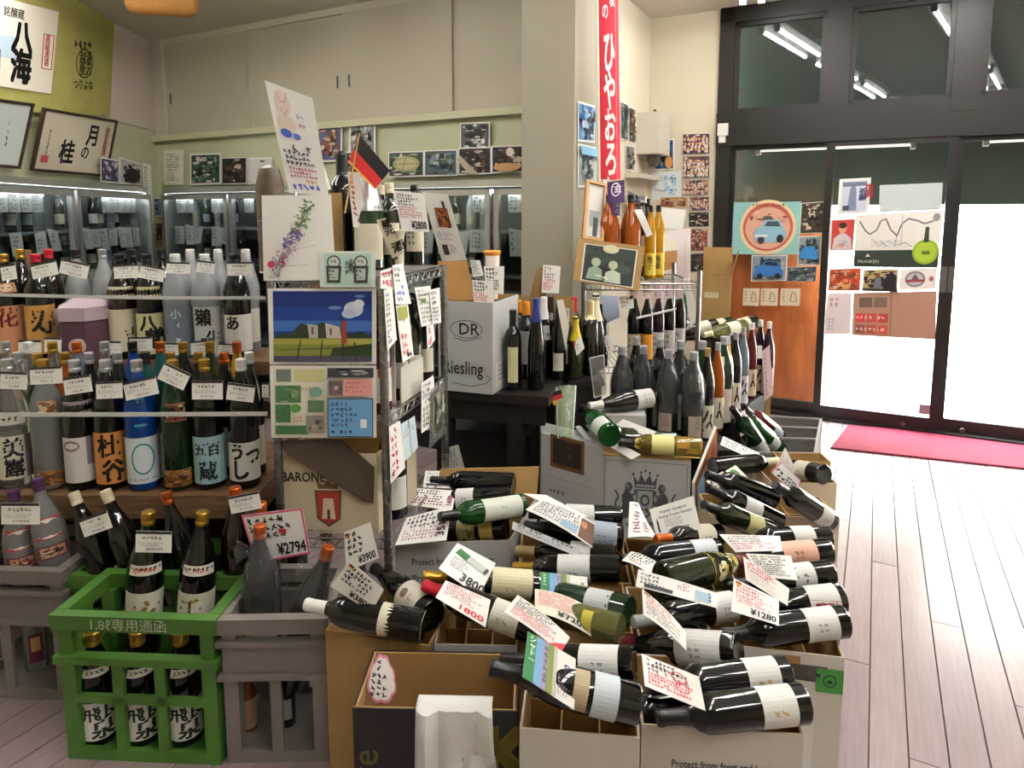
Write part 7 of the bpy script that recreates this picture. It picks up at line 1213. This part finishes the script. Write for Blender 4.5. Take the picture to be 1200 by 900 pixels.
fgq = px4([(645, 460), (657, 456), (662, 471), (649, 475)], 2.60); 
sheet('flag_badge', 'little oval black, red and gold flag badge on the clear strip', 'badge', fgq, [('rect', 0, 0, 1, .34, '#1f1c1e', 2), ('rect', 0, .34, 1, .33, '#c2282c', 2), ('rect', 0, .67, 1, .33, '#e0a83a', 2)])
# ---- price cards of the aisle row (corners: top left, top right, bottom right, bottom left)
gH = 'handwritten price cards on the wine'
def HC(pts, Y, label, seed, **k): k.setdefault('group', gH); return handcard(pts, Y, label, seed, **k)
RC_ = [('ring', .62, .32, .14, .16, .03, '#c8284a'), ('ring', .66, .62, .12, .14, .03, '#c8284a')]
def BV(ops, p=None): return ops
HC([(752, 766), (819, 793), (827, 833), (755.6, 803.6)], [1.22, 1.18, 1.14, 1.16], 'white card with bold black and red-circled writing on the front right carton', 41, lines=5, c1='#1d1b22', c2='#c8284a', extra=RC_)
HC([(752.4, 690), (804, 741), (804, 762), (754, 720)], [1.50, 1.44, 1.40, 1.45], 'white card with small flag before the wine-red capped bottle', 42, flag=True, c1='#c86a6a', c2='#6a6a70', lines=5, bulge=.008)
sheet('price_card', 'light blue and white printed card with a bottle picture', 'price card', px4([(748, 667), (841, 695), (841, 713), (744.7, 687)], [1.58, 1.54, 1.51, 1.55]), [('scrawl', .04, .1, .4, .75, 3, '#4a4a5a', 4), ('rect', .72, .25, .2, .6, '#a9c3d6', 3), ('scrawl', .5, .1, .2, .5, 3, '#b06a8a', 5), ('rect', .1, .72, .35, .2, '#3a3c40', 4), ('scrawl', .88, .2, .1, .6, 3, '#2a2a34', 7)], group=gH, bulge=.004)
HC([(860, 677.6), (912.7, 703), (912.7, 733), (856.7, 716)], [1.56, 1.53, 1.47, 1.5], 'white card reading 1280 with a small flag, over the broad-label bottle', 43, flag=True, price='¥1280', c1='#c86a7a', c2='#c86a7a', lines=5)
HC([(871, 652), (925, 690), (923, 710), (874, 679)], [1.66, 1.6, 1.57, 1.62], 'pale card with red writing at its left', 44, c1='#c8384a', c2='#e0c8c8', lines=4)  # white card, upper writing red, lower writing pale pink
HC([(874, 648.6), (926.7, 651), (934.5, 680), (890, 676)], [1.72, 1.72, 1.66, 1.68], 'card dense with black writing before the banded label bottle', 45, c1='#1d1b22', c2='#3a3038', lines=6)
HC([(842.7, 626), (914, 628), (917, 645), (862, 647)], [1.84, 1.84, 1.78, 1.8], 'low wide card with rows of pink and black before the salmon label', 46, c1='#4a4a55', c2='#b8607a', lines=4)
HC([(740, 646), (783, 668), (762, 674), (728.7, 657)], [1.80, 1.74, 1.72, 1.76], 'small curled white card left of the sparkling bottle', 47, lines=3, c2='#3a3038', bulge=.008)
HC([(738, 588), (747, 598), (773, 634), (736, 630)], [2.05, 2.05, 1.92, 1.92], 'tall curled card standing below the crest carton', 48, c1='#8a8a90', c2='#9a6a7a', lines=6, bulge=.02)
sheet('price_card', 'printed white card with a tiny bottle picture propped below the crest', 'price card', px4([(761, 597), (812.5, 581), (821, 620), (770, 631)], [1.98, 1.98, 1.94, 1.94]), [('text', 'Premier Sauvignon', .2, .24, .085, '#3a3a40', .02, {'fit': .6}), ('text', 'Riesling Trocken Selection', .15, .40, .085, '#3a3a40', .02, {'fit': .75}), ('scrawl', .25, .46, .6, .26, 4, '#6a6a70', 3, {'thick': .12}), ('rect', .08, .45, .04, .38, '#2a2a2c'), ('rect', .09, .38, .02, .1, '#2a2a2c'), ('text', '¥2217', .46, .93, .14, '#26242a', .05)], group=gH)
HC([(633, 586), (697, 613), (694, 642), (616, 597)], [2.02, 1.92, 1.86, 1.96], 'long printed card ending in a brown photo, uppermost of three', 49, c1='#5a5a66', c2='#7a7a88', lines=4, extra=[('rect', .78, .1, .22, .85, '#6a4a3a', 3), ('ell', .84, .35, .05, .14, '#c8846a'), ('rect', .5, .6, .26, .3, '#9ab4cc', 2)], bulge=.008)
HC([(613, 578), (640, 580), (690, 606), (668, 604)], [2.06, 2.06, 1.96, 1.96], 'card with a purple edge behind the brown-photo card', 50, c1='#6a5a8a', c2='#7a7a88', lines=3)
HC([(601, 611), (680.5, 644), (679, 653), (600, 620)], [1.96, 1.84, 1.82, 1.92], 'narrow grey glossy card under the brown-photo card', 51, c1='#4a4a50', c2='#6a6a70', lines=2, paper=mat('grey_gloss_card', '#b4b4b6', .3))
STR = [('rect', 0, 0, .2, 1, '#2f7a48', 3), ('rect', .2, 0, .14, 1, '#7aa8d0', 3), ('rect', .34, 0, .10, 1, '#a89ac0', 3), ('rect', .44, 0, .12, 1, '#7a8a48', 3), ('rect', .56, 0, .07, 1, '#c8c4b4', 3), ('vtext', 'シャトー', .05, .06, .12, '#d8ead8', .04), ('scrawl', .36, .1, .2, .8, 6, '#4a5a3a', 3), ('scrawl', .66, .5, .3, .4, 6, '#8a8a90', 4)]
sheet('price_card', 'striped green, blue and olive card marked 1000, rear one of two', 'price card', px4([(633, 670.5), (688, 676), (690, 711), (632.7, 696)], [1.74, 1.74, 1.68, 1.68]), STR+[('text', '1000', .92, .62, .13, '#26264a', .05, {'rot': math.pi/2})], group=gH)
sheet('price_card', 'striped green, blue and olive card marked 2500, front one of two', 'price card', px4([(618.7, 740), (674.7, 772), (673, 832), (612, 793)], [1.30, 1.27, 1.20, 1.22]), STR+[('text', '¥2500', .88, .72, .13, '#2a2446', .05, {'rot': math.pi/2})], group=gH)
HC([(626.7, 690), (689, 711), (693, 746), (627, 717)], [1.64, 1.6, 1.53, 1.56], 'cream curled card with red writing reading 7200', 52, price='¥7200', c1='#c86a6a', c2='#c86a6a', lines=6, bulge=.010, paper=mat('cream_paper', '#e9e2d0', .6))
HC([(606.7, 697), (668, 747), (657, 765), (590.7, 717)], [1.48, 1.40, 1.37, 1.44], 'pink-cornered card crowded with red and black writing', 53, c1='#1d1b22', c2='#c8384a', lines=6, extra=[('poly', [(1, .45), (1, 1), (.8, 1)], '#d8384a')], bulge=.008)
sheet('price_card', 'white card with a green-topped bottle picture reading 3800', 'price card', px4([(536, 636), (581, 660), (561.5, 698.5), (514, 666)], [1.70, 1.66, 1.58, 1.60]), [('line', [(.12, .22), (.42, .28)], .20, '#2f6a3a'), ('line', [(.42, .28), (.86, .36)], .20, '#c9ccc6'), ('line', [(.86, .36), (.93, .38)], .18, '#3a3a3c'), ('scrawl', .12, .42, .5, .34, 5, '#7a7a88', 3), ('text', '3800', .46, .95, .22, '#26242a', .05)], group=gH)
HC([(522.5, 680), (575, 703), (569, 735), (510.6, 700)], [1.54, 1.50, 1.45, 1.48], 'white card in red writing reading 1800 over the compartment carton', 54, price='1800', c1='#c85a6a', c2='#8a4a5a', lines=5, pc='#c8384a')
sheet('price_card', 'blue-banded printed card with a bottle drawing in the rear white carton', 'price card', px4([(498.5, 551.5), (573.6, 553), (570.8, 574), (495.5, 571)], [2.36, 2.36, 2.28, 2.28]), [('scrawl', .04, .12, .4, .55, 5, '#7a7a84', 3), ('scrawl', .5, .12, .3, .45, 4, '#5a6a8a', 4), ('rect', .45, .6, .18, .36, '#8ab8dc', 2), ('rect', .04, .78, .4, .12, '#34363a', 3), ('rect', .63, .72, .33, .2, '#34363a', 3), ('scrawl', .8, .1, .16, .5, 3, '#a86a7a', 6)], group=gH)
HC([(488, 572), (534.7, 575), (530, 598), (475, 591)], [2.22, 2.22, 2.15, 2.15], 'handwritten black and red card marked 1600 in the rear white carton', 55, lines=4, c2='#8a4a5a', extra=[('text', '1600', .95, .85, .2, '#8a2a3a', .04, {'rot': math.pi/2})])
HC([(476, 607), (530, 592), (523, 633), (463, 639)], [2.02, 2.06, 1.94, 1.92], 'handwritten card marked 3510 at the front of the rear white carton', 56, lines=5, c2='#b08a94', extra=[('text', '3510', .93, .88, .22, '#3a2a30', .04, {'rot': math.pi/2})])
HC([(527, 524), (537, 521), (545, 551), (526, 551)], 2.42, 'grey pointed card standing under the dark table', 57, c1='#5a5a5c', c2='#5a5a5c', lines=6, paper=mat('grey_card', '#b4b2ac', .6))
q = px4([(437, 762), (461, 770), (469, 826), (424, 824)], [1.40, 1.40, 1.36, 1.36]); f = quad_map(*q); n_ = 40; W_, H2 = (q[1]-q[0]).length*1.25, (q[3]-q[0]).length
def cloud(k): return [(.5+(.44+.05*abs(math.sin(4*a)))*k*math.cos(a), .5+(.46+.05*abs(math.sin(4*a)))*k*math.sin(a)) for a in [6.2832*i/n_ for i in range(n_)]]
mb = MB(); out_ = cloud(1.0); mb.raw([f(x, y, 0) for x, y in out_]+[f(x, y, -.001) for x, y in out_], [tuple(range(n_))[::-1], tuple(range(n_, 2*n_))]+[(i, (i+1) % n_, n_+(i+1) % n_, n_+i) for i in range(n_)])
sc_ = tag(mb.build('scalloped_card', col('#dd86a4')), 'pink-bordered cloud-shaped card standing in the black carton', 'price card'); p = Print(f, W_, H2); p.put([(.5, .5)]+cloud(.88), [(0, 1+(i+1) % n_, 1+i) for i in range(n_)], '#f1ece8'); p.scrawl(.28, .12, .46, .26, 2, '#26222a', 3, thick=.2); p.scrawl(.14, .40, .74, .48, 4, '#26222a', 4, thick=.17); p.build('print', sc_)
HC([(827, 564), (847, 552), (866, 584), (860, 596)], [2.36, 2.36, 2.28, 2.28], 'narrow card with price left of the green drawing card', 58, lines=5, c1='#6a4a55', c2='#1d1b22')
sheet('price_card', 'white card with a green grape drawing in the fourth aisle carton', 'price card', px4([(850, 552), (862, 545), (889, 572), (877, 586)], [2.36, 2.36, 2.26, 2.26]), [('ell', .45, .2, .28, .14, '#5f9a48'), ('ell', .6, .26, .16, .1, '#4f8a3c'), ('scrawl', .2, .4, .6, .3, 4, '#9a9aa0', 3), ('ell', .75, .82, .12, .1, '#2c4a3a')], group=gH)
HC([(903, 553), (915, 541), (939, 563), (934, 582)], [2.40, 2.40, 2.34, 2.34], 'pink-edged card with black writing at the aisle side', 59, border='#dd86a4', lines=5, c2='#26222a')
HC([(910, 545), (920, 524), (932, 549), (930, 556)], [2.46, 2.46, 2.42, 2.42], 'pale pink pointed card just behind the pink-edged one', 60, lines=4, c1='#d8a8b4', c2='#d8a8b4')
HC([(852, 592), (864, 596), (891, 622), (889, 629)], [2.14, 2.14, 2.06, 2.06], 'narrow card lying slantwise below the gold-ringed bottle', 61, lines=2, c1='#8a7a80', c2='#8a7a80')
HC([(847.5, 511), (890, 531), (886, 540), (844, 521)], [2.62, 2.54, 2.50, 2.58], 'long printed card on top of the milky-capped bottle', 62, lines=3, c1='#3a3a40', c2='#8a8a90')
HC([(862, 487), (873, 480), (878, 505), (868, 512)], [2.86, 2.86, 2.8, 2.8], 'pink-tinted oval card among the leaning green bottles', 63, lines=4, c1='#d09aa8', c2='#d09aa8', paper=mat('pink_paper', '#e6cfcf', .6))
HC([(706, 518), (714.7, 513.5), (751, 532.7), (740, 538.5)], [2.52, 2.52, 2.40, 2.40], 'card with a red heading fallen on the crest carton edge', 64, lines=4, c1='#c8384a', c2='#1d1b22')
HC([(721.7, 497.7), (730, 491), (769.5, 506), (761, 512)], [2.58, 2.58, 2.46, 2.46], 'white card lying before the white carton, printing faint', 65, lines=3, c1='#8a8a90', c2='#8a8a90')
for i, (x0, y0, x1, y1, Y_) in enumerate(((842, 418, 849, 436, 3.0), (846, 446, 853, 460, 3.02), (880, 405, 893, 420, 3.5))):
    sheet('price_tag', 'small white tag in the receding bottle row, %s' % ('on the golden bottle neck', 'lozenge-shaped on the green-black one', 'on the last maroon necks')[i], 'price tag', px4([(x0, y0), (x1, y0), (x1, y1), (x0, y1)], Y_), [('scrawl', .1, .1, .8, .8, 3, '#8a8a90', i)], group='tags on the receding row')
sheet('price_card', 'long pink-edged card hanging from the last bottles of the row', 'price card', px4([(893, 412), (902, 404), (906, 462), (896, 470)], 3.45), [('scrawl', .1, .05, .8, .9, 10, '#b08a9a', 3)], mat('pink_paper', '#e6cfcf', .6), 'tags on the receding row')
